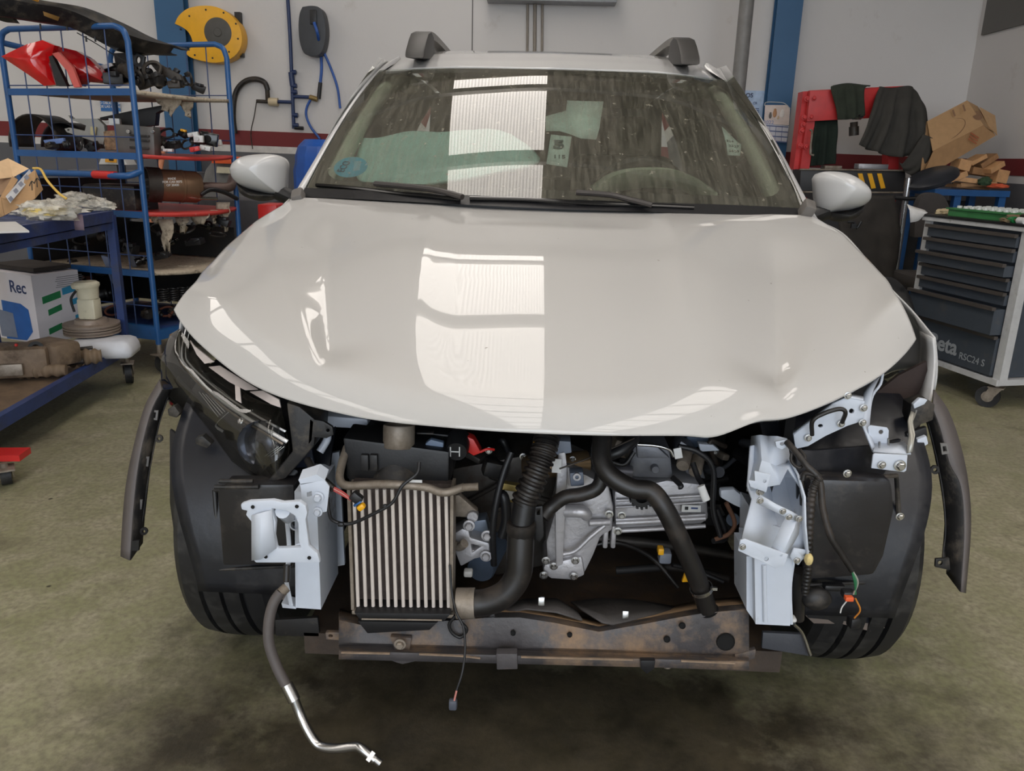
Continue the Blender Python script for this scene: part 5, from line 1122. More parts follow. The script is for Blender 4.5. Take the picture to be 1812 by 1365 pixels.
for z in SZ_[:4]:
    b = MB(); b.box(CN+eW*LW/2+ez*(z), (LW, .02, .032), Matrix((eW, ez.cross(eW), ez)).transposed()); b.build('cross_rail', m_blue, cage, smooth=0)
b = MB(); b.box(CN+eW*LW/2+ez*SZ_[4], (LW, .03, .07), Matrix((eW, ez.cross(eW), ez)).transposed()); b.box(CN+eL*LL/2+ez*(SZ_[4]-.01), (.03, LL, .05), Matrix((ez.cross(eL)*-1, eL, ez)).transposed()); b.build('base_frame', m_blue, cage, smooth=0)
b = MB(); b.tube([CN+eW*LW+ez*(HT-.06), CN+eW*LW+eL*LL+ez*(HT-.12)], .0145, n=10); b.build('back_rail', m_blue, cage)
# push handle with the red sleeve
hz = zat(240, 312, 2.14); b = MB(); hp0 = CN+V3((0, -.05, hz)); b.tube([CN+V3((0, 0, hz+.02)), hp0+eW*.06+V3((0, -.02, 0)), hp0+eW*.3, hp0+eW*.74, CN+eW*LW+V3((0, 0, hz+.02))], .016, n=12, smooth=5); hd = b.build('push_handle', m_blue, cage, smooth=60)
b = MB(); b.cyl(hp0+eW*.12+V3((0, -.012, 0)), hp0+eW*.26+V3((0, -.006, 0)), .0195); b.build('red_sleeve', m_red, hd)
for a_, w_ in ((0, 0), (LL, 0), (0, LW), (LL, LW)):
    p = CN+eL*a_+eW*w_; caster(cage, p.x, p.y, .055, rz=-.5, top=.17)
m_shR = M('red_shelf_edge', c(190, 58, 52), .5, dirt=(c(176, 150, 140), 20, .62, .75)); m_shW = M('frayed_padding', c(176, 162, 142), .9, var=.2, vs=50, bump=.5, bs=60, dirt=(c(96, 84, 70), 30, .55, .7))
for k_, z in enumerate(SZ_):
    sag = (-.012, .02, .02, -.0, 0)[k_]
    def f(a, v, z=z): return CN+eL*LL*a+eW*LW*v+ez*(z+.012)+V3((.07, -.03, -.012))*4*a*(1-a)*(1-v)*(1 if k_ < 4 else 0)
    b = MB(); b.grid(f, 14, 6); b.build('shelf', [m_shW, m_shR, m_shR, m_shW, m_navy][k_], cage, smooth=60, solid=.018)
# frayed rags hanging from the shelves (parts of the cage padding)
def fray(px, py, w_, h, Y, seed):
    b = MB(); rr = random.Random(seed); n = 7; p0 = U(px, py, Y); k_ = dep(p0)/FPX; rows = []
    for j in range(6):
        t = j/5; rows.append([p0+V3(((i/(n-1)-.5)*w_*k_*(1-.75*t**1.5)+.006*rr.uniform(-1, 1)+t*.01*rr.uniform(-1, 1), .012*rr.uniform(-1, 1), -h*k_*t*(1+.3*rr.uniform(-1, 1)*(t > .6)))) for i in range(n)])
    b.sheet(rows); b.build('frayed_padding', m_shW, cage, smooth=60, solid=.003)
for a_ in ((298, 172, 46, 26, 2.45, 1), (330, 180, 26, 22, 2.5, 2), (292, 388, 26, 56, 2.35, 3), (322, 385, 24, 22, 2.45, 4), (352, 378, 40, 16, 2.5, 5), (395, 358, 26, 42, 2.68, 6), (378, 372, 14, 22, 2.6, 7), (272, 380, 18, 12, 2.3, 8), (330, 470, 30, 10, 2.5, 9)): fray(*a_)
# ---------------- things on the cage shelves
def tb(name, label, cat, P, r, mat, Y=None, group=None, **k): 
    b = MB(); Q = UL(P, Y); b.tube(Q, r, n=10, smooth=6, **k); return tag(b.build(name, mat, smooth=50), label, cat, group)
# long black bumper strip on top
b = MB(); up = UL([(-30, -18, 2.0), (60, 0, 2.1), (130, 12, 2.2), (200, 40, 2.35), (262, 70, 2.5), (322, 88, 2.65)]); lo = UL([(-30, 22, 1.98), (50, 34, 2.08), (120, 46, 2.2), (190, 78, 2.33), (255, 92, 2.48), (300, 94, 2.62)])
U1, L1 = smooth_path(up, 5), smooth_path(lo, 5)
b.sheet([[p+V3((0, .10, .01)) for p in U1], U1, [p.lerp(q, .5)+V3((.02, -.05, .02)) for p, q in zip(U1, L1)], L1, [q+V3((0, .09, 0)) for q in L1]])
bm_ = thing('bumper_skirt', 'long black plastic bumper skirt lying across the top of the blue cage', 'bumper', tuple(L1[6])); b.build('skirt', m_blackd, bm_, smooth=60, solid=.006, offs=0)
b = MB(); b.tube([p+V3((0, -.058, .022)) for p in UL([(62, 4, 2.08), (84, 12, 2.13), (82, 16, 2.13), (61, 8, 2.08), (62, 4, 2.08)])], .004, n=6); b.build('orange_frame', M('orange_brown_plastic', c(178, 124, 40), .5), bm_)
b = MB(); b.plate([UL([(76, 20, 2.04), (105, 30, 2.09), (102, 37, 2.09), (78, 28, 2.04)])], .003); b.build('orange_patch', M('dull_orange', c(120, 88, 40), .6), bm_)
for px, py, Y in ((71, 48, 2.1), (118, 50, 2.2), (152, 70, 2.25), (168, 70, 2.28)): hose('clip_peg', [(px, py-6, Y), (px+1, py+4, Y)], 1.6, m_black, bm_)
b = MB(); b.plate([UL([(-20, 20, 2.05), (12, 20, 2.05), (28, 40, 2.1), (5, 38, 2.1), (-20, 30, 2.05)])], .03); b.build('skirt_end', m_blackd, bm_)
b = MB(); b.plate([UL([(150, 60, 2.4), (230, 66, 2.45), (300, 92, 2.62), (240, 98, 2.5), (205, 90, 2.42)])], .05); tag(b.build('black_undershield', m_black, smooth=30, bev=.006), 'crumpled black undershield beneath the bumper skirt on the cage', 'panel')
tb('thin_cable', 'thin black cables sagging below the bumper skirt on the cage', 'cable', [(136, 58, 2.3), (165, 74, 2.35), (200, 96, 2.4), (225, 110, 2.42)], .0025, m_black)
# red rear lamps
m_redl = M('red_lamp_plastic', c(205, 22, 26), .12, coat=.6, var=.25, vs=9); m_redd = M('dark_red_lamp', c(140, 16, 20), .15, coat=.6, var=.3, vs=9)
tl = thing('rear_lamp', 'bright red pointed rear lamp on the top shelf, left of the two', 'rear lamp', U(60, 155, 2.5), 'red rear lamps on the cage')
def lampshell(O, Y, bul, mat, par, name):
    P = UL(O, Y); cen = sum(P, V3((0, 0, 0)))/len(P); b = MB(); n = len(P); rows = [P]
    for t in (.25, .5, .75, .92): rows.append([p.lerp(cen, t)+V3((0, -bul*sin(t*pi/2), 0)) for p in P])
    vs = [[b.bm.verts.new(p) for p in r_] for r_ in rows]; cv = b.bm.verts.new(cen+V3((0, -bul, 0)))
    for a, c2 in zip(vs, vs[1:]):
        for i in range(n): b.face([a[i], a[(i+1) % n], c2[(i+1) % n], c2[i]])
    for i in range(n): b.face([vs[-1][i], vs[-1][(i+1) % n], cv])
    bk = [b.bm.verts.new(p+V3((0, .05, 0))) for p in P]
    for i in range(n): b.face([vs[0][i], bk[i], bk[(i+1) % n], vs[0][(i+1) % n]])
    b.face(bk); return b.build(name, mat, par, smooth=40)
lampshell([(2, 100), (20, 91), (48, 78), (75, 71), (96, 80), (92, 98), (86, 112), (98, 150), (78, 152), (50, 132), (20, 112)], 2.30, .05, m_redl, tl, 'lamp_shell')
b = MB(); b.plate([UL([(86, 100), (92, 98), (118, 152), (100, 152)], 2.26)], .03); b.build('black_recess', m_black, tl)
tl = thing('rear_lamp', 'dark red curved rear lamp leaning to the right on the top shelf', 'rear lamp', U(140, 155, 2.4), 'red rear lamps on the cage')
lampshell([(90, 80), (110, 84), (135, 90), (158, 104), (178, 125), (192, 148), (170, 146), (150, 144), (142, 152), (128, 150), (112, 110)], 2.33, .05, m_redd, tl, 'lamp_shell')
b = MB(); P = UL([(92, 95, 2.27), (103, 92, 2.26), (128, 118, 2.25), (142, 154, 2.25), (131, 155, 2.25), (118, 125, 2.26)]); b.plate([P], .02); b.build('pink_strip', M('salmon_lens', c(206, 96, 88), .3), tl)
# generic old-part builders
def bracketp(label, poly, Y, th, mat, cat='bracket', holes=(), group=None, name='plastic_bracket'):
    b = MB(); b.plate([UL(poly, Y)]+[UL(h, Y) for h in holes], th); o = b.build(name, mat, smooth=30, bev=.003); return tag(o, label, cat, group)
def clutter(rects, rng, mats, what, cat, where, shapes='bcr'):
    """small loose parts, each one its own object"""
    for i, (px, py, w_, h, Y) in enumerate(sorted(rects)):
        p = U(px, py, Y); k_ = dep(p)/FPX; mt = mats[i % len(mats)]; kind = shapes[i % len(shapes)]; b = MB()
        sx, sz = w_*k_, h*k_
        if kind == 'b':
            b.box(p, (sx*.8, .05, sz*.7), euler(rng.uniform(-.3, .3), rng.uniform(-.4, .4), rng.uniform(-.5, .5)), bev=.004); b.box(p+V3((sx*.2, -.02, sz*.3)), (sx*.3, .05, sz*.3), euler(0, rng.uniform(-.5, .5), 0), bev=.003); b.cyl(p+V3((-sx*.3, -.03, 0)), p+V3((-sx*.3, .02, sz*.35)), sz*.14, n=10)
        elif kind == 'c':
            R = euler(rng.uniform(-.4, .4), rng.uniform(-.6, .6), rng.uniform(-.6, .6)); b.lathe(p-R @ V3((sx*.4, 0, 0)), R @ V3((1, 0, 0)), [(0, 0), (sz*.32, 0), (sz*.36, sx*.15), (sz*.30, sx*.4), (sz*.4, sx*.45), (sz*.4, sx*.6), (sz*.2, sx*.7), (sz*.2, sx*.85), (0, sx*.85)], n=14)
        else:
            a0 = rng.uniform(0, 6); P = [p+V3((sx*.45*cos(a0+t*.8), .03*sin(t), sz*.4*sin(a0+t*.8))) for t in range(8)]; b.tube(P, max(.004, sz*.10), n=8, smooth=4); b.box(P[-1], (sz*.35, .03, sz*.28), euler(0, rng.uniform(-1, 1), 0), bev=.003)
        names = {'b': 'moulded_housing', 'c': 'turned_part', 'r': 'cable_loop'}; lb_ = {'b': 'blocky', 'c': 'cylindrical', 'r': 'curled'}
        tag(b.build(names[kind], mt, smooth=35), where(i, lb_[kind]), {'b': 'housing', 'c': 'part', 'r': 'cable'}[kind], what)
rg = random.Random(11)
mk = [m_black, m_steel, m_blackd, m_rubber]
ordn = ['leftmost', 'second', 'third', 'fourth', 'fifth', 'sixth', 'seventh', 'eighth', 'ninth', 'tenth', 'eleventh', 'twelfth', 'thirteenth', 'fourteenth']
clutter([(200, 140, 40, 26, 2.35), (225, 125, 30, 34, 2.4), (258, 146, 34, 26, 2.42), (270, 125, 26, 36, 2.46), (285, 146, 26, 22, 2.5), (300, 135, 30, 30, 2.52), (318, 148, 30, 18, 2.55), (334, 140, 20, 24, 2.6), (352, 156, 26, 16, 2.66), (244, 138, 26, 30, 2.38), (277, 142, 26, 28, 2.44), (308, 150, 26, 16, 2.5), (262, 128, 20, 20, 2.5)], rg, mk, 'old parts on the top shelf of the cage',  'part',
    lambda i, s_: f'{s_} dark old part on the top shelf, {ordn[i]} from left beside the red lamps')
bracketp('black bracket with two oval holes standing behind the red lamps', [(200, 94), (240, 92), (256, 100), (252, 125), (235, 128), (230, 112), (205, 118)], 2.5, .02, m_black, holes=[circ(244, 106, 4, ry=6)])
bracketp('white and black mirror shell beside the dark red lamp', [(172, 122), (190, 112), (215, 110), (240, 116), (246, 140), (200, 152), (180, 138)], 2.42, .06, m_blk_gloss, 'mirror shell', name='mirror_shell')
b = MB(); b.plate([UL([(176, 116), (196, 111), (200, 116), (182, 123)], 2.40)], .012); tag(b.build('silver_trim', M('silver_trim_paint', c(206, 204, 206), .25, metal=.5)), 'silver trim piece leaning on the mirror shell', 'trim')
bracketp('tall dark lever standing on the right of the top shelf', [(265, 112), (272, 108), (290, 118), (318, 132), (322, 142), (300, 140), (278, 128)], 2.5, .03, m_steel, 'lever')
# second shelf
b = MB(); pc = U(55, 235, 2.45)
b.grid(lambda a, v: pc+V3((.13*cos(pi*(a*1.15-.1))*(1 if True else 1)-.01, .02+.22*v, .145*sin(pi*(a*1.15-.1))-.05)), 20, 6)
tag(b.build('wheel_arch_liner', m_blackd, smooth=60, solid=.006), 'curved black wheel arch liner on the second shelf of the cage', 'liner')
b = MB(); pc = U(105, 240, 2.5); b.grid(lambda a, v: pc+V3((.12*cos(pi*a), .02+.2*v, .13*sin(pi*a)-.06)), 16, 4); tag(b.build('wheel_arch_liner', m_black, smooth=60, solid=.006), 'second black arch liner just right of the first on the cage', 'liner')
fg = M('grey_bracket_plastic', c(150, 148, 142), .5, var=.06)
bracketp('pale grey two-armed plastic bracket on the second shelf', [(120, 204), (128, 203), (150, 210), (172, 210), (184, 222), (186, 240), (182, 256), (165, 250), (150, 245), (118, 234), (114, 228), (122, 226), (150, 232), (152, 222), (126, 212)], 2.4, .03, fg, holes=[circ(125, 208, 2), circ(121, 230, 2)])
b = MB(); b.plate([UL([(160, 224), (170, 225), (168, 240), (160, 238)], 2.38)], .01); tag(b.build('beige_clip', M('beige_plastic', c(184, 172, 130), .5)), 'beige rectangular clip on the pale grey bracket', 'clip')
bracketp('long black panel tilted over the second shelf', [(176, 208), (232, 196), (288, 186), (292, 192), (276, 200), (274, 222), (255, 224), (235, 226), (205, 222), (198, 210), (178, 213)], 2.5, .05, m_black, 'panel')
rad = thing('car_radio', 'grey car radio head unit on the second shelf beside the cage post', 'car radio', U(245, 270, 2.35))
b = MB(); b.box(U(245, 248, 2.35), (.19, .10, .14), euler(0, .05, .1), bev=.006); b.build('radio_body', M('radio_grey', c(92, 88, 84), .45), rad, smooth=30)
for px in (226, 269):
    cy('knob', px, 233, 3.5, 2.275 if px < 250 else 2.29, .012, m_chrome, rad)
for yy in (240, 248, 262): bx('button_row', 246, yy, 34, 4, 2.285, .01, M('radio_dark', c(46, 44, 42), .4) if yy == 240 else bpy.data.materials['radio_dark'], rad, bev=.001, ry=.05)
bracketp('stack of brown component rolls on the second shelf', [(182, 232), (212, 230), (218, 265), (186, 266)], 2.40, .08, M('brown_component_stack', c(140, 112, 84), .6, var=.5, vs=50), 'component', name='component_stack')
bracketp('light blue plastic clip frame near the left cage post', [(76, 248), (112, 244), (113, 250), (108, 254), (80, 256)], 2.3, .02, M('light_blue_plastic', c(96, 120, 170), .4), 'clip')
clutter([(92, 258, 20, 14, 2.3), (118, 256, 14, 18, 2.3), (140, 255, 24, 22, 2.32), (165, 260, 22, 20, 2.33), (282, 248, 30, 24, 2.45), (296, 236, 26, 20, 2.5), (306, 258, 34, 18, 2.47), (325, 238, 24, 16, 2.55), (330, 256, 26, 18, 2.52), (350, 248, 26, 24, 2.6), (366, 244, 28, 26, 2.64)], rg, [m_steel, m_black, m_blackd, m_black], 'old parts on the second shelf of the cage', 'part',
    lambda i, s_: f'{s_} dark old part on the second shelf, {ordn[i]} from left near the radio')
for i, (px, py, w_, h, Y, mt, lb_) in enumerate(((342, 238, 18, 7, 2.5, m_white, 'white cap on the right part of the second shelf'), (352, 246, 16, 12, 2.5, m_white, 'white round bobbin beside the black box'), (364, 262, 18, 8, 2.48, m_white, 'white crumpled tag near the red shelf edge'), (345, 264, 16, 8, 2.42, m_red, 'red cap lying near the red shelf edge'), (298, 266, 16, 5, 2.4, m_white, 'white tube on the red shelf edge'), (325, 231, 9, 4, 2.48, m_yellow, 'yellow clip behind the dark parts'), (386, 253, 12, 10, 2.66, m_white, 'translucent funnel piece at the far shelf end'), (204, 216, 18, 12, 2.4, m_white, 'white round cap beside the black tilted panel'), (370, 246, 30, 22, 2.56, m_blk_gloss, 'glossy black box at the right of the second shelf'))):
    p = U(px, py, Y); k_ = dep(p)/FPX; b = MB(); b.box(p, (w_*k_, .04, h*k_), euler(0, .2*((i % 3)-1), .2), bev=.003); b.cyl(p+V3((0, -.022, 0)), p+V3((0, -.03, 0)), h*k_*.3, n=12); tag(b.build('small_cap', mt, smooth=35), lb_, 'cap')
# third shelf: brown cover panel, catalytic converter, black pipe
cat_ = thing('catalytic_converter', 'heat-browned steel exhaust silencer with a side pipe on the third shelf', 'exhaust silencer', U(320, 355, 2.4))
m_exh = M('heat_browned_steel', c(124, 98, 76), .4, metal=.6, var=.25, vs=5); pa = U(268, 327, 2.42); pb2 = U(358, 332, 2.58)
ax = (pb2-pa).normalized(); Lc = (pb2-pa).length
b = MB(); b.lathe(pa, ax, [(0, 0), (.05, 0), (.078, .02), (.083, .04), (.083, Lc*.55), (.086, Lc*.56), (.086, Lc*.6), (.083, Lc*.61), (.083, Lc*.86), (.07, Lc*.95), (.03, Lc), (0, Lc)], n=40); b.build('silencer_body', m_exh, cat_, smooth=40)
b = MB(); b.tube([pb2-ax*.02, pb2+ax*.05+V3((0, 0, .005)), pb2+ax*.12+V3((.02, .02, .01)), U(412, 314, 2.8)], .026, n=16, smooth=6); b.build('side_pipe', M('exhaust_pipe_brown', c(92, 76, 70), .5, metal=.5), cat_)
b = MB(); b.lathe(pa+ax*.02, ax, [(.084, -.05), (.09, -.05), (.09, .02), (.084, .02)], n=30, closed=True); b.build('heat_shield', m_steel, cat_)
text_mesh(None, 'MADE\nFOR CAR 0075\nOP 30400', .016, U(308, 322, 2.37)+V3((0, -.02, 0)), FACE @ rotz(.05), mat=m_white, parent=cat_)
b = MB(); b.box(U(215, 355, 2.5), (.30, .22, .17), euler(0, 0, -.1), bev=.015)
for k_ in range(6): b.box(U(262, 318+k_*12, 2.38), (.02, .02, .010))
tag(b.build('black_air_box', m_blackd, smooth=30), 'large ribbed black air box behind the cage post on the third shelf', 'air box')
o = tb('black_suspension_strut', 'black wire loom with rod lying on the third shelf by the silencer', 'loom', [(355, 345, 2.5), (372, 336, 2.55), (395, 340, 2.62), (420, 352, 2.7)], .012, m_black)
tag(MB().tube(UL([(322, 345, 2.46), (345, 350, 2.5), (385, 352, 2.6)]), .008, n=8, smooth=4).build('steel_rod', m_chrome, smooth=40), 'thin steel rod on the third shelf below the silencer', 'rod')
# fourth shelf and floor level clutter
clutter([(288, 405, 40, 26, 2.42), (325, 402, 44, 24, 2.5), (365, 398, 36, 20, 2.6), (395, 392, 30, 18, 2.68), (300, 430, 36, 14, 2.45), (345, 428, 40, 14, 2.55), (385, 415, 34, 12, 2.65), (232, 440, 30, 22, 2.4), (250, 462, 26, 20, 2.35), (288, 452, 34, 14, 2.35)], rg, [m_black, m_blk_gloss, m_rubber], 'dark parts on the fourth shelf of the cage', 'part',
    lambda i, s_: f'{s_} black car part on the fourth shelf, {ordn[i]} from left in the dark')
clutter([(50+k_*19, 412+(k_ % 3)*6, 24, 20, 2.6) for k_ in range(9)], rg, [m_black, m_steel, m_blackd], 'dark parts seen under the cart top', 'part', lambda i, s_: f'{s_} dark part seen between cart shelves, {ordn[i]} from left above the white carton')
o = bracketp('worn blue-grey lever hanging through the mesh beside the cart post', [(178, 452), (190, 455), (204, 478), (212, 500), (206, 506), (196, 500), (188, 475)], 2.32, .02, M('worn_blue_grey', c(96, 104, 126), .5, var=.3), 'lever')
bracketp('grey sock-shaped boot beside the blue cage post', [(222, 430), (232, 450), (244, 462), (250, 470), (236, 474), (228, 466), (224, 448)], 2.36, .05, M('dusty_grey_blue', c(74, 76, 86), .7, var=.3), 'boot')
m_spring = M('coil_spring_steel', c(70, 68, 68), .35, metal=.7)
for i in range(7):
    p = U(290+i*17, 525-i*1.5, 2.36+i*.05); b = MB(); n = 60; b.tube([p+V3((.026*cos(t*.6), .026*sin(t*.6), -.03+.07*t/n)) for t in range(n)], .004, n=6)
    tag(b.build('coil_spring', m_spring, smooth=60), f'dark coil spring on the cage floor, {ordn[i]} from left in its row', 'spring', 'coil springs on the cage floor')
clutter([(262+k_*16, 556-k_*2, 22, 20, 2.33+.04*k_) for k_ in range(6)]+[(130, 470, 22, 24, 2.5), (150, 500, 22, 24, 2.5), (185, 520, 24, 24, 2.4), (180, 480, 20, 20, 2.45), (135, 440, 24, 14, 2.5), (200, 550, 20, 20, 2.35)], rg, [m_steel, m_black, M('rusty_part', c(110, 64, 48), .7, var=.4)], 'dark parts on the cage floor', 'part', lambda i, s_: f'{s_} rusty or black part low in the cage, {ordn[i]} along the base')
b = MB(); b.plate([[CN+eW*LW*.98+eL*a+ez*z for a, z in ((0, .25), (LL, .25), (LL, .98), (0, .98))]], .004, eW); b.build('back_panel', m_bay, cage)
b = MB(); b.plate([[CN+eL*LL*.99+eW*w_+ez*z for w_, z in ((0.03, .25), (LW, .25), (LW, .72), (0.03, .72))]], .004, eL); b.build('back_panel', m_bay, cage)
# ================================================================ things on and against the back wall
# yellow hose reel
WYf = WY-.16
rl = thing('hose_reel', 'yellow round wall-mounted hose reel with a grey hub', 'hose reel', U(380, 60, WYf))
O = [(309, 42), (316, 28), (332, 15), (356, 10), (382, 12), (405, 24), (422, 44), (428, 66), (424, 88), (408, 104), (384, 111), (358, 108), (336, 101), (330, 92), (341, 78), (334, 58), (322, 48)]
b = MB(); b.plate([smooth_path(UL(O, WYf)+[UL(O[:1], WYf)[0]], 3)[:-1]], .14); b.build('reel_shell', m_yellow, rl, smooth=40, bev=.02)
cy('reel_hub', 385, 57, 26, WYf-.006, .02, M('reel_hub_grey', c(78, 76, 72), .6), rl, prof=[(0, -.2), (.25, -.2), (.3, .1), (.9, .15), (1, .5), (1, 1), (0, 1)], n=32)
for a in range(10): cy('shell_screw', 370+52*cos(a*.628+.2), 60+43*sin(a*.628+.2), 1.6, WYf-.003, .01, m_black, rl)
b = MB(); q = U(424, 62, WY-.03); b.box(q, (.05, .05, .36)); b.build('wall_bracket', m_black, rl)
b = MB(); b.tube(UL([(318, 50, WYf+.05), (310, 70, WYf+.1), (314, 110, WYf+.12)]), .012, smooth=5); b.build('green_hose_end', M('dark_green_hose', c(30, 90, 90), .5), rl)
# black hose reel with blue air hose
br_ = thing('air_hose_reel', 'dark grey oval wall hose reel with a blue air hose', 'hose reel', U(552, 55, WYf))
O = [(535, 12), (552, 10), (566, 14), (573, 30), (576, 58), (572, 84), (564, 97), (548, 98), (537, 93), (530, 72), (528, 45), (530, 24)]
b = MB(); b.plate([smooth_path(UL(O, WYf)+[UL(O[:1], WYf)[0]], 3)[:-1]], .14); b.build('reel_shell', M('charcoal_shell', c(54, 56, 60), .5), br_, smooth=40, bev=.025)
bx('hose_slot', 554, 30, 12, 24, WYf-.012, .02, m_black, br_)
def wt(name, pts_, rpx, mat, par, Y=WY-.04): 
    P = [(p[0], p[1], p[2] if len(p) > 2 else Y) for p in pts_]; return hose(name, P, rpx, mat, par)
m_bhose = M('blue_air_hose', c(40, 84, 160), .4)
wt('air_hose', [(556, 40, WYf-.03), (562, 60, WYf-.05), (567, 90), (569, 120), (567, 146)], 2.6, m_bhose, br_); wt('hose_coupler', [(567, 146), (564, 175)], 3.6, m_black, br_)
wt('air_hose', [(572, 90), (585, 120), (597, 155), (602, 192)], 2.2, m_bhose, br_)
# air line with taps
al = thing('air_line', 'dark blue compressed air pipe running down the white wall with taps and hoses', 'air pipe', U(518, 150, WY-.03))
m_pipe = M('dark_blue_pipe', c(34, 52, 92), .4)
wt('down_pipe', [(509, -5), (513, 60), (516, 128), (520, 228)], 3.2, m_pipe, al); wt('tap_body', [(515, 128), (518, 152)], 5, m_pipe, al); wt('cross_pipe', [(519, 171), (548, 172)], 3, m_pipe, al); wt('cross_pipe', [(519, 181), (490, 180)], 3, m_pipe, al)
wt('brass_valve', [(548, 172), (562, 176)], 4.5, M('brass', c(150, 128, 84), .4, metal=.6), al); wt('drain_tap', [(521, 226), (537, 227)], 3, m_black, al); wt('small_hose', [(550, 175), (543, 190), (542, 205), (550, 225), (566, 246)], 2.2, m_bhose, al)
for y in (128, 152, 163, 204, 222): wt('pipe_collar', [(513+.04*(y-100), y), (523+.04*(y-100), y)], 4, m_pipe, al)
# filter tap with thick black hose
ft = thing('oil_tap', 'beige and brass wall tap with a thick black hose curling to its left', 'tap', U(480, 180, WY-.05))
wt('tap_body', [(476, 180), (492, 181)], 7, M('beige_filter', c(196, 180, 150), .5), ft); wt('tap_stem', [(473, 160), (474, 178)], 4, m_steel, ft); wt('side_spout', [(454, 179), (474, 180)], 3, m_steel, ft)
wt('black_hose', [(474, 160), (468, 146), (452, 140), (434, 144), (420, 158), (414, 180), (413, 210), (416, 236)], 4.6, m_rubber, ft); wt('thin_cable', [(454, 180), (450, 205), (444, 235), (447, 264)], .9, m_steel, ft)
# thin conduits and the box at the top
for i, (x, w_) in enumerate(((933, 2.2), (946, 3), (959, 2.2))):
    o = hose('conduit', [(x+1, -40, WY-.03), (x, 100, WY-.03), (x-3, 260, WY-.03)], w_, M('conduit_%s' % 'abc'[i], c(136, 128, 118), .6)); o.parent = None; del o['origin']; tag(o, ['thin grey conduit, left of three above the car roof', 'thicker grey conduit, middle of three above the car roof', 'thin grey conduit, right of three above the car roof'][i], 'conduit')
    for v in o.data.vertices: pass
b = MB(); p0, p1 = U(862, 3, WY-.1), U(1090, 6, WY-.1); b.box(((p0.x+p1.x)/2, WY-.1, p0.z+.10), (p1.x-p0.x, .18, .20), bev=.006); tag(b.build('cable_trunking', M('trunking_grey', c(150, 152, 158), .5), smooth=30), 'pale grey metal trunking box at the top edge above the car', 'trunking')
# safety sign behind the cage
sg = thing('safety_sign', 'blue and white safety notice USO OBLIGATORIO DE LAS GAFAS behind the cage', 'sign', U(196, 200, WY-.01))
a_, z_ = U(177, 176, WY-.01), U(216, 216, WY-.01)
b = MB(); b.box(((a_.x+z_.x)/2, WY-.008, (a_.z+z_.z)/2), (z_.x-a_.x, .006, a_.z-z_.z)); b.build('sign_board', m_white, sg, smooth=0)
zm = U(196, 197, WY-.01).z; b = MB(); b.box(((a_.x+z_.x)/2, WY-.013, (a_.z+zm)/2), (z_.x-a_.x, .004, a_.z-zm)); b.build('blue_panel', M('sign_blue', c(44, 104, 168), .5), sg, smooth=0)
text_mesh(None, 'USO OBLIGATORIO\nDE LAS GAFAS', .030, V3(((a_.x+z_.x)/2, WY-.0165, (a_.z+zm)/2+.004)), FACE, mat=m_white, parent=sg, bold=.0006)
# posters and calendar
ps = thing('wall_poster', 'blue photographic poster lettered OS on the wall left of the right blue column', 'poster', U(1330, 185, WY-.01))
a_, z_ = U(1312, 160, WY-.01), U(1350, 208, WY-.01)
b = MB(); b.box(((a_.x+z_.x)/2, WY-.01, (a_.z+z_.z)/2), (z_.x-a_.x, .006, a_.z-z_.z)); b.build('poster_sheet', M('poster_blue', c(176, 196, 222), .5, var=.25, vs=9), ps, smooth=0)
text_mesh(None, 'ROS', .05, U(1323, 169, WY-.018), FACE, mat=m_navy, parent=ps, bold=.001); text_mesh(None, 'CR', .03, U(1336, 183, WY-.018), FACE, mat=m_navy, parent=ps)
for k_ in range(3): bx('text_line', 1334, 192+k_*3, 18, 1.2, WY-.018, .001, m_navy, ps, bev=0)
YC = WY-.17
cl = thing('wall_calendar', 'pet photo calendar with 2022 printed above a white grid hanging on the blue column', 'calendar', U(1375, 215, YC))
Rk = euler(0, radians(1.5), 0)
pl('calendar_page', [(1354, 186), (1394, 186), (1398, 194), (1396, 222), (1352, 219)], YC, .004, M('calendar_cream', c(222, 208, 200), .6), cl)
pl('calendar_grid', [(1352, 219), (1396, 223), (1392, 251), (1350, 247)], YC, .004, M('calendar_white', c(206, 206, 214), .6), cl)
for k_ in range(4): pl('grid_line', [(1351, 221+k_*9), (1395-k_, 224+k_*9), (1395-k_, 226+k_*9), (1351, 223+k_*9)], YC-.002, .001, M('grid_blue', c(96, 110, 150), .6) if k_ == 0 else bpy.data.materials['grid_blue'], cl)
for x in (1362, 1373, 1384): pl('grid_line', [(x, 223), (x+.8, 223), (x-1.5, 250), (x-2.3, 250)], YC-.002, .001, bpy.data.materials['grid_blue'], cl)
text_mesh(None, '2022', .045, U(1360, 217, YC-.004), FACE, mat=M('calendar_ink', c(130, 150, 196), .6), parent=cl)
for (x, y, w_, h, mm) in ((1363, 205, 6, 12, c(110, 104, 100)), (1371, 201, 8, 17, c(190, 142, 104)), (1384, 202, 9, 15, c(226, 222, 216)), (1377, 209, 5, 6, c(214, 190, 160))):
    p = U(x, y, YC-.003); k_ = dep(p)/FPX; b = MB(); b.ball(p, 1, 12, (w_*.45*k_, .002, h*.4*k_)); b.ball(p+V3((0, 0, h*.35*k_)), 1, 10, (w_*.32*k_, .0025, w_*.32*k_)); b.build('pet_print', M('pet_%d' % x, mm, .7), cl, smooth=60)
b = MB(); b.tube(UL([(1353, 187), (1356, 181), (1375, 181), (1388, 183), (1398, 192)], YC), .003, smooth=4); b.build('plastic_sleeve', m_white, cl)
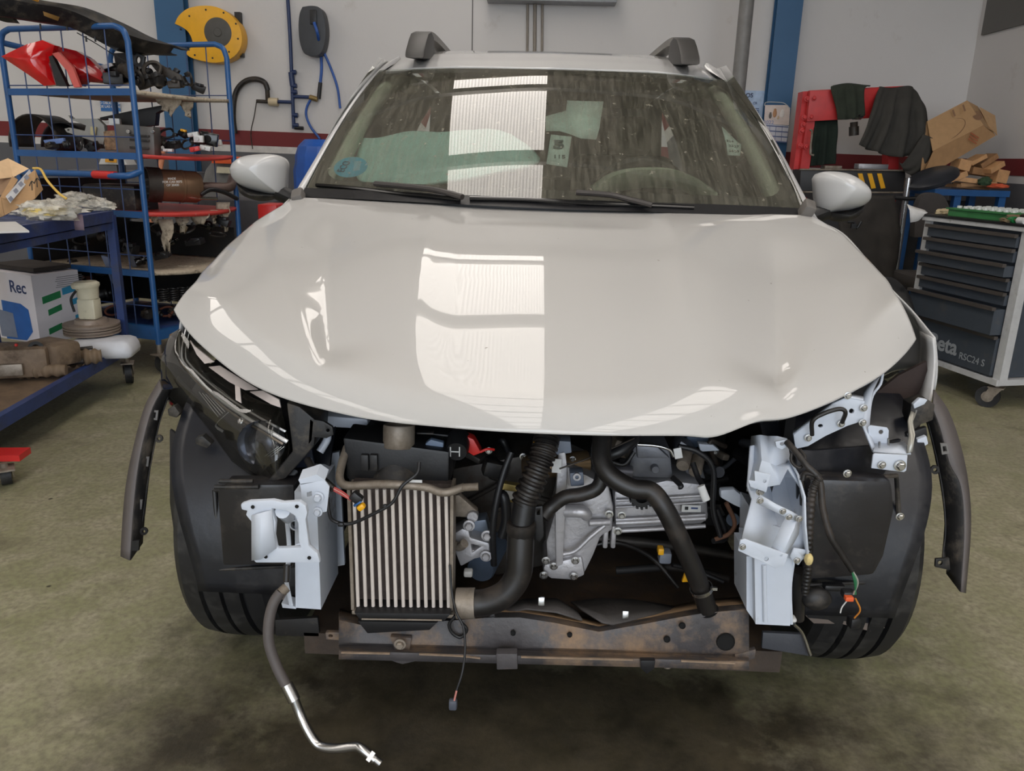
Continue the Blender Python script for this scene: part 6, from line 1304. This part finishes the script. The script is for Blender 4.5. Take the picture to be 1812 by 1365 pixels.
# blue drum behind the left mirror
dr = thing('plastic_drum', 'blue plastic drum standing behind the left door mirror', 'drum', (U(560, 300, 4.2).x, 4.2, 0))
pc = U(575, 300, 4.2); zt_ = U(560, 247, 4.2).z
R0 = (U(575, 300, 4.2)-U(520, 300, 4.2)).length*.98
b = MB(); b.lathe((pc.x, pc.y, 0), (0, 0, 1), [(0, 0), (R0*.95, 0), (R0, .03), (R0, .30), (R0*1.03, .33), (R0, .36), (R0, zt_-.22), (R0*.93, zt_-.16), (R0*.93, zt_-.12), (R0*.82, zt_-.05), (R0*.74, zt_-.03), (R0*.6, zt_), (0, zt_)], n=14); b.build('drum_body', M('blue_hdpe', c(30, 84, 168), .4), dr, smooth=20)
# grey machine with orange top behind the cage, seen in its gaps
mc = thing('floor_machine', 'grey moulded machine with an orange top strip behind the blue cage', 'machine', (U(390, 320, 4.6).x, 4.6, 0))
b = MB(); P = UL([(350, 400), (352, 340), (362, 300), (378, 280), (440, 282), (450, 400)], 4.5); b.plate([P], .35); b.build('machine_body', M('machine_grey', c(116, 116, 116), .6), mc, smooth=40, bev=.03)
pl('orange_strip', [(375, 276), (436, 278), (436, 291), (374, 289)], 4.44, .05, M('orange_top', c(222, 92, 44), .5), mc, bev=.004); pl('beige_panel', [(384, 295), (420, 297), (419, 308), (383, 306)], 4.46, .03, m_fp, mc)
p = U(430, 286, 4.43); text_mesh(None, 'IUS', .045, p, FACE, mat=m_white, parent=mc, bold=.001)
q0, q1 = U(120, 300, 4.9), U(340, 300, 4.9); ob = MB().box(((q0.x+q1.x)/2, 5.1, q0.z/2), (q1.x-q0.x, .4, q0.z)).build('steel_cabinet', M('grey_cabinet', c(104, 104, 108), .5), smooth=20); tag(ob, 'low grey steel cabinet against the wall behind the blue cage', 'cabinet')
bg_ = thing('bench_grinder', 'white base with an orange-yellow plate seen through the cage mesh', 'grinder', U(198, 292, 4.3))
pl('grinder_base', [(180, 275), (216, 276), (226, 292), (174, 291)], 4.3, .15, m_white, bg_, bev=.006); pl('warning_plate', [(186, 276), (206, 277), (206, 288), (186, 287)], 4.285, .005, M('orange_yellow', c(226, 160, 40), .5), bg_); q = U(196, 292, 4.38); b = MB(); b.box((q.x, q.y, q.z/2), (.16, .14, q.z)); b.build('pedestal', m_dado, bg_, smooth=20); bx('switch', 196, 282, 8, 5, 4.275, .02, m_black, bg_)
tb('broom_handle', 'orange-brown broom handle standing behind the blue cage', 'broom', [(288, 270, 4.4), (282, 305, 4.3), (250, 480, 3.7), (236, 560, 3.45), (230, 640, 3.2)], .02, M('copper_wood', c(196, 128, 92), .5))
b = MB(); q = U(482, 372, 3.2); b.box((q.x, q.y, q.z/2+.02), (.12, .2, q.z+.04), bev=.01); tag(b.build('red_jack', m_red, smooth=30), 'dark red block standing under the left door mirror', 'jack')
b = MB(); q = U(455, 385, 3.6); b.box((q.x-.1, q.y, .42), (.55, .3, .84), bev=.02); tag(b.build('dark_cabinet', M('dark_grey_cabinet', c(66, 66, 70), .6), smooth=30), 'dark grey floor cabinet between the cage and the red block', 'cabinet')
# ================================================================ right side
PY = 4.7
pr = thing('workshop_press', 'red hydraulic workshop press with black and yellow striped bed', 'press', (U(1500, 300, PY).x, PY, 0))
m_pred = M('press_red', c(190, 44, 44), .45, dirt=(c(150, 40, 40), 8, .6, .8))
def pboxY(name, poly, Y, th, mat, par=pr, bev=.003, **k): return pl(name, poly, Y, th, mat, par, bev=bev, **k)
pxl = lambda x, y: U(x, y, PY).x
b = MB(); P = UL([(1421, 162), (1434, 161), (1414, 300), (1404, 300)], PY+.05); b.plate([P], .12); b.box((P[2].x+.04, PY+.1, .45), (.09, .12, .9)); b.build('left_upright', m_pred, pr, smooth=20)
b = MB(); P = UL([(1434, 162), (1442, 214), (1432, 300), (1416, 300)], PY); b.plate([P], .05); b.box((P[2].x-.03, PY+.03, .45), (.08, .05, .9)); b.build('left_upright', m_pred, pr, smooth=20)
pboxY('press_crosshead', [(1434, 161), (1556, 156), (1540, 209), (1428, 215)], PY-.03, .05, m_pred); pboxY('back_crosshead', [(1432, 160), (1600, 152), (1600, 205), (1428, 212)], PY+.12, .03, m_pred)
b = MB(); P = UL([(1572, 260), (1590, 260), (1590, 302), (1572, 302)], PY+.02); b.plate([P], .12); b.box((P[2].x-.03, PY+.08, .45), (.09, .12, .9)); b.build('right_upright', m_pred, pr, smooth=20)
for x, y in ((1440, 174), (1435, 207), (1428, 175), (1423, 208), (1422, 221), (1419, 232), (1427, 260), (1417, 258)): bolt(x, y, PY-.035, 3, pr, m_pred)
cy('ram_cylinder', 1516, 207, 12, PY-.02, .05, m_chrome, pr, axis=(0, 0, 1), prof=[(0, -.4), (.6, -.4), (1, 0), (1.1, .3), (0, .3)]); p = U(1511, 216, PY); b = MB(); b.cyl(p, U(1511, 240, PY), .028); b.cyl(U(1511, 224, PY), U(1511, 240, PY), .036); b.build('ram', m_steel, pr)
bb_ = pboxY('press_bed', [(1417, 300), (1602, 302), (1604, 340), (1415, 338)], PY-.10, .2, M('bed_black', c(40, 40, 42), .5), bev=.004)
hose('bed_edge', [(1415, 300, PY-.11), (1602, 302, PY-.11)], 1.5, m_alud, pr); hose('bed_edge', [(1420, 340, PY-.11), (1606, 341, PY-.11)], 1.5, m_alud, pr)
for x in (1518, 1535, 1552): pl('yellow_stripe', [(x, 307), (x+8, 307), (x+15, 333), (x+7, 334)], PY-.106, .004, m_yellow, pr)
hose('press_handle', [(1434, 230, PY-.06), (1437, 235, PY-.08), (1434, 270, PY-.08), (1440, 275, PY-.08)], 1.8, m_alud, pr)
bx('support_block', 1475, 297, 30, 7, PY-.05, .1, m_alud, pr); bx('support_block', 1546, 295, 52, 9, PY, .1, m_alu, pr)
# cloths on the press
def cloth(label, name, grid_, mat, cat='cloth', Y0=0, fold=.03, nf=5, seed=0):
    """grid_: rows of photo points (px, py, Y) from top to bottom; folds run down the cloth"""
    rows = [smooth_path(UL(r_), 8) for r_ in grid_]; n = min(map(len, rows)); cols = []
    for j in range(n): cols.append(smooth_path([r_[j] for r_ in rows], 7))
    m_ = len(cols[0]); b = MB(); R_ = []
    for i in range(m_):
        t = i/(m_-1); R_.append([cols[j][i]+V3((0, -fold*(.25+t)*(.6*sin(j/(n-1)*nf*2*pi+seed)+.4*sin(j/(n-1)*nf*3.3*pi+seed*2+t*2))+.02*noise.noise(cols[j][i]*9), 0)) for j in range(n)])
    b.sheet(R_); return tag(b.build(name, mat, smooth=180, solid=.008, offs=0), label, cat)
m_green = M('dark_green_cloth', c(44, 50, 40), .95, var=.2, bump=.2, bs=40); m_coat = M('charcoal_coat_cloth', c(56, 54, 50), .9, var=.12, bump=.15, bs=60); m_dgreen = M('bottle_green_cloth', c(22, 34, 26), .95, var=.2)
cloth('dark green cloth draped over the middle of the red press head', 'green_cloth', [[(1474, 152, PY+.1), (1500, 148, PY+.1), (1540, 152, PY+.1)], [(1470, 158, PY-.06), (1500, 152, PY-.07), (1530, 156, PY-.06)], [(1478, 190, PY-.08), (1505, 190, PY-.08), (1530, 185, PY-.08)], [(1481, 212, PY-.08), (1505, 211, PY-.08), (1531, 204, PY-.08)]], m_green, fold=.02, nf=2)
cloth('bottle green cloth hanging inside the left leg of the red press', 'hanging_cloth', [[(1442, 213, PY+.02), (1460, 213, PY+.02), (1481, 212, PY+.02)], [(1438, 240, PY), (1460, 240, PY), (1481, 240, PY)], [(1436, 270, PY), (1458, 270, PY), (1478, 268, PY)], [(1433, 294, PY), (1455, 292, PY), (1477, 290, PY)]], m_dgreen, fold=.03, nf=2.5)
cloth('long charcoal work coat hanging over the right end of the press', 'work_coat', [[(1555, 154, PY), (1580, 156, PY+.05), (1610, 153, PY+.05), (1622, 166, PY+.05)], [(1545, 185, PY-.12), (1575, 185, PY-.14), (1605, 180, PY-.14), (1636, 188, PY-.1)], [(1532, 222, PY-.16), (1565, 225, PY-.18), (1600, 222, PY-.18), (1644, 228, PY-.12)], [(1518, 256, PY-.18), (1548, 268, PY-.2), (1590, 278, PY-.2), (1640, 270, PY-.14)]], m_coat, 'coat', fold=.05, nf=3.5)
cloth('coat sleeve hanging low at the right of the charcoal coat', 'coat_sleeve', [[(1632, 238, PY-.2), (1645, 242, PY-.22), (1660, 252, PY-.2)], [(1618, 262, PY-.22), (1640, 272, PY-.24), (1656, 272, PY-.2)], [(1598, 288, PY-.2), (1620, 300, PY-.22), (1640, 300, PY-.2)], [(1590, 288, PY-.2), (1604, 306, PY-.2), (1628, 318, PY-.2)]], m_coat, 'coat', fold=.015, nf=2)
# cardboard box tilted
tg = thing('tilted_cardboard_box', 'large brown cardboard box leaning at an angle on the wood pile with an oval print', 'box', U(1690, 315, 4.60))
A_ = U(1644, 213, 4.50); B_2 = U(1711, 178, 4.70); C_ = U(1765, 225, 4.75); D_ = U(1628, 318, 4.40)
def face4(name, P, mat, th=.004, par=tg): b = MB(); b.sheet([[P[0], P[1]], [P[3], P[2]]]); return b.build(name, mat, par, smooth=0, solid=th)
Pm = U(1656, 268, 4.42); Pn = U(1742, 222, 4.60)
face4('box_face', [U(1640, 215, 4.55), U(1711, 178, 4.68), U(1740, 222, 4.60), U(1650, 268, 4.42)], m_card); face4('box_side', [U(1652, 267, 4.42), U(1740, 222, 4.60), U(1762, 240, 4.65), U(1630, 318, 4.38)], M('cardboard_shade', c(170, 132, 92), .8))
face4('box_end', [U(1711, 178, 4.68), U(1730, 188, 4.80), U(1764, 236, 4.75), U(1740, 222, 4.60)], m_card); face4('box_flap', [U(1733, 190, 4.75), U(1760, 205, 4.82), U(1764, 240, 4.70), U(1748, 222, 4.70)], M('cardboard_light2', c(186, 150, 110), .8)); face4('box_back', [U(1640, 215, 4.56), U(1628, 318, 4.40), U(1762, 240, 4.80), U(1730, 188, 4.82)], m_card)
m_cprint = M('box_print', c(128, 96, 72), .8)
nx = ((U(1711, 178, 4.68)-U(1640, 215, 4.55)).normalized()); ny = (U(1650, 268, 4.42)-U(1640, 215, 4.55)).normalized(); nn = nx.cross(ny).normalized(); nn = nn if nn.y < 0 else -nn
oc = (U(1640, 215, 4.55)+U(1740, 222, 4.60))/2 + (ny*.01); b = MB()
b.tube([oc+nx*(-.08+.17*cos(a))+ny*(.02+.075*sin(a))+nn*.004 for a in [2*pi*k_/36 for k_ in range(37)]], .0025, n=6); b.build('oval_print', m_cprint, tg)
b = MB(); b.lathe(oc+nx*.21+ny*.02+nn*.003, nn, [(0, 0), (.04, 0)], n=20); b.lathe(oc+nx*-.02+ny*.01+nn*.003, nn, [(0, 0), (.03, 0)], n=12); b.lathe(oc+nx*-.14+ny*.05+nn*.003, nn, [(0, 0), (.035, 0)], n=12); b.build('oval_print', m_cprint, tg)
for k_ in range(3): bx('print_line', 1725-k_*2, 240+k_*5, 18, 2.5, 4.54-.02*k_, .001, M('print_rust', c(150, 84, 52), .8) if k_ == 0 else bpy.data.materials['print_rust'], tg, bev=0, ry=.5)
for x in (1688, 1706): bx('print_line', x, 200-(x-1688)*.5, 3, 12, 4.56, .001, m_cprint, tg, bev=0, ry=-.5)
# blue bench with firewood
bt = thing('blue_bench', 'blue steel bench against the right wall carrying scrap wood', 'bench', (U(1720, 345, 4.60).x, 4.60, 0))
zt2 = U(1720, 337, 4.40).z; xa, xb = U(1655, 335, 4.40).x, U(1788, 340, 4.40).x
b = MB(); b.box(((xa+xb)/2, 4.65, zt2-.02), (xb-xa, .5, .045)); b.build('bench_top', m_blue, bt, bev=.003, smooth=30)
for x in (U(1697, 350, 4.40).x, xb-.04, xa+.03):
    for y in (4.44, 4.86): b = MB(); b.box((x, y, (zt2-.04)/2), (.05, .05, zt2-.04)); b.build('leg', m_blue, bt, smooth=0)
b = MB(); b.box(((xa+xb)/2, 4.89, .5), (xb-xa, .01, .8)); b.build('dark_back_panel', m_bay, bt)
wr = random.Random(5); m_wood = M('pine_offcut', c(196, 150, 104), .7, var=.15, vs=20, stretchless=0) if 0 else M('pine_offcut', c(196, 150, 104), .7, var=.15, vs=20); m_wood2 = M('dark_offcut', c(150, 112, 76), .75, var=.2, vs=24)
wood = [(1700, 292, 22, 18, .2, 'cubic pine block at the left of the wood pile'), (1724, 283, 30, 7, -.5, 'slim pine stick leaning left on top of the wood pile'), (1742, 285, 34, 9, -.6, 'slim pine stick leaning in the middle top of the pile'), (1755, 296, 30, 9, -.5, 'slim pine stick leaning right near the top of the pile'), (1765, 312, 22, 22, .15, 'cubic pine block at the right of the wood pile'), (1730, 304, 46, 12, .1, 'flat brown board across the middle of the pile'),
        (1705, 318, 50, 8, .1, 'pine board low on the left of the pile'), (1725, 326, 62, 7, -.05, 'long pine board low in the pile'), (1712, 331, 70, 6, .06, 'bottom pine board lying on the blue bench'), (1690, 312, 30, 10, -.4, 'short dark offcut at the left edge of the pile')]
for i, (x, y, w_, h, a, lb_) in enumerate(wood):
    p = U(x, y, 4.56+.03*(i % 3)); k_ = dep(p)/FPX; b = MB(); b.box(p, (w_*k_, .12, h*k_), euler(0, a, wr.uniform(-.3, .3)), bev=.002); tag(b.build('wood_offcut', [m_wood, m_wood2][i % 3 == 2], smooth=20), lb_, 'wood', 'wood offcuts on the blue bench')
tag(crumple(U(1742, 322, 4.45), (.05, .04, .035), 3, .3, freq=2).build('green_rag', M('green_rag_cloth', c(52, 74, 50), .9), smooth=60), 'small dark green rag on the wood pile', 'rag')
tag(crumple(U(1765, 330, 4.45), (.08, .04, .02), 5, .3, freq=2).build('orange_rag', M('orange_rag_cloth', c(206, 92, 58), .8), smooth=60), 'orange scrap at the right end of the blue bench', 'rag')
lb2 = pl('leaning_board', [(1746, 262), (1803, 247), (1792, 318), (1738, 310)], 5.2, .02, M('stained_white_board', c(196, 194, 192), .7, dirt=(c(130, 120, 110), 20, .62, .7)), None); lb2.parent = None; tag(lb2, 'stained white board leaning on the wall behind the wood pile', 'board')
b3 = pl('narrow_board', [(1765, 228), (1776, 226), (1770, 262), (1750, 262)], 5.3, .01, M('grey_board', c(150, 150, 152), .7), None); b3.parent = None; tag(b3, 'narrow grey board standing behind the stained white board', 'board')
# stool with chrome column and the office chair
st_ = thing('swivel_stool', 'black swivel stool with chrome column and tilted seat behind the tool cabinet', 'stool', (U(1604, 350, 4.0).x, 4.0, 0))
b = MB(); b.cyl((U(1602, 380, 4.).x, 4.0, .0), U(1608, 315, 4.0), .022); b.build('column', m_chrome, st_)
b = MB(); b.lathe(U(1650, 318, 4.0), (-.45, -.2, 1), [(0, -.03), (.12, -.025), (.17, 0), (.17, .02), (.14, .04), (0, .045)], n=28); b.build('seat', M('stool_vinyl', c(36, 38, 44), .4), st_)
b = MB(); b.tube(UL([(1582, 350), (1605, 352), (1628, 351)], 3.95), .014, n=8); b.cyl((U(1602, 380, 4.).x-.2, 4.0, .02), (U(1602, 380, 4.).x+.2, 4.0, .02), .02); b.cyl((U(1602, 380, 4.).x, 3.8, .02), (U(1602, 380, 4.).x, 4.2, .02), .02); b.build('foot_bar', m_black, st_)
ch = thing('office_chair', 'dark grey upholstered office chair with rounded backrest behind the tool cabinet', 'chair', (U(1650, 360, 3.5).x, 3.6, 0))
b = MB(); Pc = smooth_path(UL([(1618, 420), (1620, 385), (1628, 355), (1640, 343), (1658, 342), (1672, 350), (1682, 375), (1686, 420)], 3.5), 4); b.plate([Pc], .07); b.build('backrest', M('chair_fabric', c(62, 58, 56), .95, var=.1, bump=.2, bs=200), ch, smooth=50, bev=.02)
cx_ = U(1652, 400, 3.5).x; b = MB(); b.box((cx_, 3.35, .46), (.44, .42, .08), bev=.03); b.build('seat', bpy.data.materials['chair_fabric'], ch); b = MB(); b.cyl((cx_, 3.4, .1), (cx_, 3.4, .44), .025); b.box((cx_, 3.56, .60), (.06, .03, .35)); b.build('column', m_black, ch)
for k_ in range(5): a = k_*1.2566; b = MB(); b.tube([(cx_, 3.4, .12), (cx_+.26*cos(a), 3.4+.26*sin(a), .07)], .018); b.lathe((cx_+.26*cos(a), 3.4+.26*sin(a), .027), (cos(a+1), sin(a+1), 0), [(0, -.02), (.027, -.02), (.027, .02), (0, .02)], n=14); b.build('base_arm', m_black, ch)
# dark draped welding curtain / seat cover behind the right mirror
cloth('large dark brown fabric cover hanging between the right mirror and the tool cabinet', 'fabric_cover', [[(1482, 345, 3.6), (1540, 346, 3.6), (1582, 346, 3.6)], [(1484, 400, 3.55), (1540, 400, 3.55), (1592, 392, 3.6)], [(1500, 450, 3.5), (1545, 450, 3.5), (1592, 440, 3.55)], [(1540, 490, 3.45), (1560, 495, 3.45), (1585, 500, 3.5)], [(1545, 560, 3.4), (1570, 560, 3.4), (1600, 560, 3.4)]], M('dark_brown_cover', c(46, 42, 38), .9, var=.2), 'cover', fold=.03, nf=1.5)
b = MB(); q = U(1535, 400, 3.85); b.box((q.x-.03, 3.78, .40), (.26, .16, .80)); tag(b.build('covered_stand', m_bay, smooth=30, bev=.02), 'dark steel stand underneath the brown fabric cover', 'stand')
b = MB(); b.tube(UL([(1500, 393), (1512, 394), (1516, 404), (1524, 392)], 3.4), .008, smooth=3); b.box(U(1510, 400, 3.4), (.03, .02, .03)); tag(b.build('black_clamp', m_black), 'small black clamp hooked on the brown fabric cover', 'clamp')
b = MB(); q = U(1574, 490, 2.5); b.lathe((q.x, 2.6, .285), (1, .1, 0), [(.16, -.08), (.26, -.09), (.285, -.06), (.285, .06), (.26, .09), (.16, .08)], n=40, closed=True); tag(b.build('spare_tyre', m_tyre, smooth=40), 'old tyre standing on edge between the car and tool cabinet', 'tyre')
# ---- tool cabinet on castors
Nn = V3((2.27, 2.05, 0)); Fd = V3((-.235, .972, 0)).normalized(); Wd = V3((.972, .235, 0)).normalized(); FWD, DEP = .66, .44
tc_ = thing('tool_cabinet', 'grey and white seven-drawer tool cabinet on castors at the right edge', 'tool cabinet', tuple(Nn))
Rt = Matrix((Fd, Wd, V3((0, 0, 1)))).transposed(); ZT2 = U(1806, 402, 2.05).z
m_tw = M('tool_cabinet_white', c(190, 190, 190), .5, dirt=(c(120, 110, 98), 8, .58, .8)); m_tg = M('tool_cabinet_charcoal', c(66, 72, 80), .42, var=.08, dirt=(c(92, 88, 84), 8, .58, .85))
def tcp(a, w_, z): return Nn+Fd*a+Wd*w_+V3((0, 0, z))
for a in (0, FWD):
    b = MB(); b.box(tcp(a, .02, (ZT2+.13)/2), (.045, .045, ZT2-.13), Rt); b.build('corner_post', m_tw, tc_, smooth=20, bev=.004)
b = MB(); b.box(tcp(FWD/2, DEP/2, (ZT2+.15)/2), (FWD-.02, DEP-.03, ZT2-.17), Rt); b.build('cabinet_body', m_tg, tc_, smooth=20)
b = MB(); b.box(tcp(FWD/2, DEP/2, ZT2-.01), (FWD+.05, DEP+.04, .022), Rt); b.build('frame_rail', m_tw, tc_, smooth=20, bev=.003); b = MB(); b.box(tcp(FWD/2, DEP/2, .14), (FWD+.04, DEP+.03, .03), Rt); b.build('frame_rail', m_tw, tc_, smooth=20, bev=.003)
b = MB(); b.box(tcp(FWD/2, DEP/2, ZT2+.006), (FWD+.06, DEP+.05, .012), Rt); b.build('rubber_top', m_black, tc_, smooth=20, bev=.003)
ze = [ZT2-.035, ZT2-.105, ZT2-.175, ZT2-.245, ZT2-.315, ZT2-.385, ZT2-.53, .16]; op = [0, 0, .035, 0, 0, .045, 0]
for k_ in range(7):
    z1, z0 = ze[k_], ze[k_+1]+.004; o = op[k_]
    b = MB(); b.box(tcp(FWD/2, -.008-o/2, (z0+z1)/2-.006), (FWD-.06, .02+o, z1-z0-.014), Rt); dw = b.build('drawer', m_tg, tc_, smooth=20, bev=.002)
    b = MB(); b.box(tcp(FWD/2, -.026-o, z1-.010), (FWD-.05, .022, .016), Rt); b.build('drawer_handle', M('drawer_pull', c(74, 68, 64), .5) if k_ == 0 else bpy.data.materials['drawer_pull'], dw, smooth=20, bev=.005)
    if k_ == 6:
        Rl = Matrix((-Fd, V3((0, 0, 1)), -Wd)).transposed()
        text_mesh(None, 'Beta', .115, tcp(FWD*.56, -.0195, (z0+z1)/2-.02), Rl, mat=M('cabinet_lettering', c(150, 154, 158), .5), parent=dw, bold=.003); text_mesh(None, 'RSC24 S', .05, tcp(FWD*.24, -.0195, (z0+z1)/2-.05), Rl, mat=bpy.data.materials['cabinet_lettering'], parent=dw)
for a in (0.02, FWD-.02):
    for w_ in (.03, DEP-.03): p = tcp(a, w_, 0); caster(tc_, p.x, p.y, .055, rz=.9, top=.13)
# things on top of the tool cabinet
gt = thing('socket_tray', 'green tray packed with white socket pieces on the tool cabinet', 'tray', tcp(.30, .2, ZT2+.012))
b = MB(); b.box(tcp(.36, .17, ZT2+.03), (.42, .26, .035), Rt); b.box(tcp(.36, .17, ZT2+.05), (.44, .28, .008), Rt); b.build('tray_body', M('green_tray_plastic', c(58, 122, 70), .5), gt, smooth=20, bev=.004)
b = MB()
for i in range(9):
    for j in range(4): b.cyl(tcp(.18+.045*i, .08+.06*j, ZT2+.052), tcp(.18+.045*i, .08+.06*j, ZT2+.066), .013, n=8)
b.build('sockets', m_white, gt, smooth=30)['kind'] = 'stuff'
rg2 = random.Random(2)
for (a, w_, sx, sy, sz, mt, lb_, sd) in ((.02, .14, .11, .08, .045, M('brown_rag', c(74, 62, 50), .95, var=.3), 'crumpled brown rag on the near end of the tool cabinet', 4), (.08, .30, .10, .08, .05, M('black_rag', c(44, 38, 34), .95, var=.3), 'dark crumpled rag behind the brown one on the cabinet', 8), (.12, .05, .07, .04, .022, M('olive_rag', c(110, 94, 70), .95, var=.2), 'olive rag folded at the front of the cabinet top', 2), (FWD-.02, .10, .07, .06, .02, M('cream_rag', c(190, 172, 138), .95), 'cream rag at the far front corner of the cabinet', 6)):
    tag(crumple(tcp(a, w_, ZT2+.012+sz*.6), (sx, sy, sz), sd, .35, freq=2).build('rag', mt, smooth=60), lb_, 'rag')
b = MB(); p = tcp(FWD+.02, -.02, ZT2+.01); b.sheet([smooth_path([p+V3((-.10, 0, .05)), p+V3((-.05, .02, .035)), p+V3((.01, .02, .02))], 5), smooth_path([p+V3((-.09, -.02, .02)), p+V3((-.04, -.02, .01)), p+V3((.02, 0, .006))], 5), smooth_path([p+V3((-.075, -.02, -.045)), p+V3((-.035, -.02, -.035)), p+V3((0, -.01, -.0))], 5)])
tag(b.build('paper_towel', M('paper_towel', c(204, 202, 200), .9), smooth=60, solid=.003), 'white paper towel hanging off the far corner of the cabinet', 'towel')
b = MB(); p = tcp(.14, .01, ZT2+.026); b.cyl(p, p+Fd*-.05, .016); g1 = b.build('spray_nozzle', M('bottle_green_plastic', c(34, 110, 60), .3)); tag(g1, 'green plastic cap lying at the front of the cabinet top', 'cap')
b = MB(); p = tcp(.07, .01, ZT2+.026); b.cyl(p, p+Fd*-.04, .016); tag(b.build('white_cap', m_white), 'white round cap next to the green cap on the cabinet', 'cap')  # loose round white cap
b = MB(); p = tcp(.0, .26, ZT2+.05); b.box(p+V3((.05, 0, .01)), (.14, .03, .02), Rt, bev=.005); tag(b.build('red_tool', M('red_tool_plastic', c(214, 66, 48), .4)), 'red-orange tool handle at the back of the cabinet top', 'tool')
b = MB(); b.box(tcp(-.04, .22, .40), (.01, .03, .12), Rt, bev=.004); b.cyl(tcp(-.045, .22, .34), tcp(-.045, .22, .28), .006); tag(b.build('blue_torch', m_bhose), 'small blue tool clipped to the near side of the cabinet', 'tool')
# ================================================================ inside the windscreen
m_teal = M('teal_fabric', c(205, 242, 234), .9, var=.06, bump=.1, bs=20)
rows_ = [[(636, 242, 1.0), (680, 238, 1.02), (740, 233, 1.05), (800, 228, 1.1), (870, 232, 1.1), (905, 238, 1.1)], [(634, 262, .96), (690, 245, .96), (750, 240, .98), (810, 236, 1.0), (870, 240, 1.02), (935, 256, 1.05)], [(628, 295, .92), (690, 280, .90), (750, 275, .90), (820, 270, .92), (880, 275, .94), (955, 280, 1.0)], [(634, 315, .86), (690, 318, .84), (750, 315, .84), (820, 306, .85), (880, 300, .86), (950, 292, .95)], [(650, 326, .84), (700, 334, .82), (760, 330, .80), (820, 322, .8), (880, 310, .84), (940, 300, .95)]]
R2 = [smooth_path([U(x, y, Y-.0)+V3((0, .0, 0)) for x, y, Y in r_], 6) for r_ in rows_]
C2 = [smooth_path([r_[j] for r_ in R2], 5) for j in range(len(R2[0]))]
b = MB(); b.sheet([[C2[j][i]+V3((0, .02*noise.noise(C2[j][i]*8), .022*noise.noise(C2[j][i]*6+V3((3, 0, 0))))) for j in range(len(C2))] for i in range(len(C2[0]))])
tag(b.build('teal_cloth', m_teal, smooth=180, solid=.01), 'teal fabric bundle lying on the dashboard behind the windscreen, passenger side', 'cloth')
m_note = M('pale_green_paper', c(218, 236, 228), .7)
def note(P, name, label, cat, off=-.012):
    b = MB(); vs = [b.bm.verts.new(pxws(x, y, off)) for x, y in P]; b.face(vs); o = b.build(name, m_note, smooth=180, solid=.0006, offs=0); return tag(o, label, cat)
n1 = note([(975, 232), (1012, 236), (1004, 290), (967, 284)], 'number_card', 'pale card numbered 5 over 115 stuck inside the windscreen', 'card')
n2 = note([(966, 226), (966, 200), (1002, 190), (1004, 172), (1069, 174), (1064, 205), (1062, 220), (1056, 241), (1028, 239), (1008, 231), (990, 226)], 'torn_sheet', 'torn pale green paper sheet above the number card', 'paper')
m_ink = M('card_ink', c(62, 84, 82), .6)
q = pxws(989, 252, -.0085); text_mesh(None, '5', .070, q, Matrix.Rotation(radians(62-90+88), 3, 'X') if 0 else Matrix(((1, 0, 0), (0, .86, -.5), (0, .5, .86))), mat=m_ink, parent=n1, bold=.003)
q = pxws(990, 273, -.0085); text_mesh(None, '115', .026, q, Matrix(((1, 0, 0), (0, .86, -.5), (0, .5, .86))), mat=m_ink, parent=n1, bold=.0006)
n3 = note([(1279, 218), (1284, 222), (1306, 244), (1315, 250), (1312, 270), (1290, 269), (1288, 250)], 'date_card', 'small pale card with dates 13 14 22 23 28 29 behind the windscreen, driver side', 'card')
for x, y, t_ in ((1287, 245, '13'), (1296, 246, '14'), (1296, 254, '22'), (1305, 255, '23'), (1296, 263, '28'), (1306, 264, '29')):
    text_mesh(None, t_, .016, pxws(x, y, -.0085), Matrix(((1, 0, 0), (0, .86, -.5), (0, .5, .86))), mat=m_ink, parent=n3)
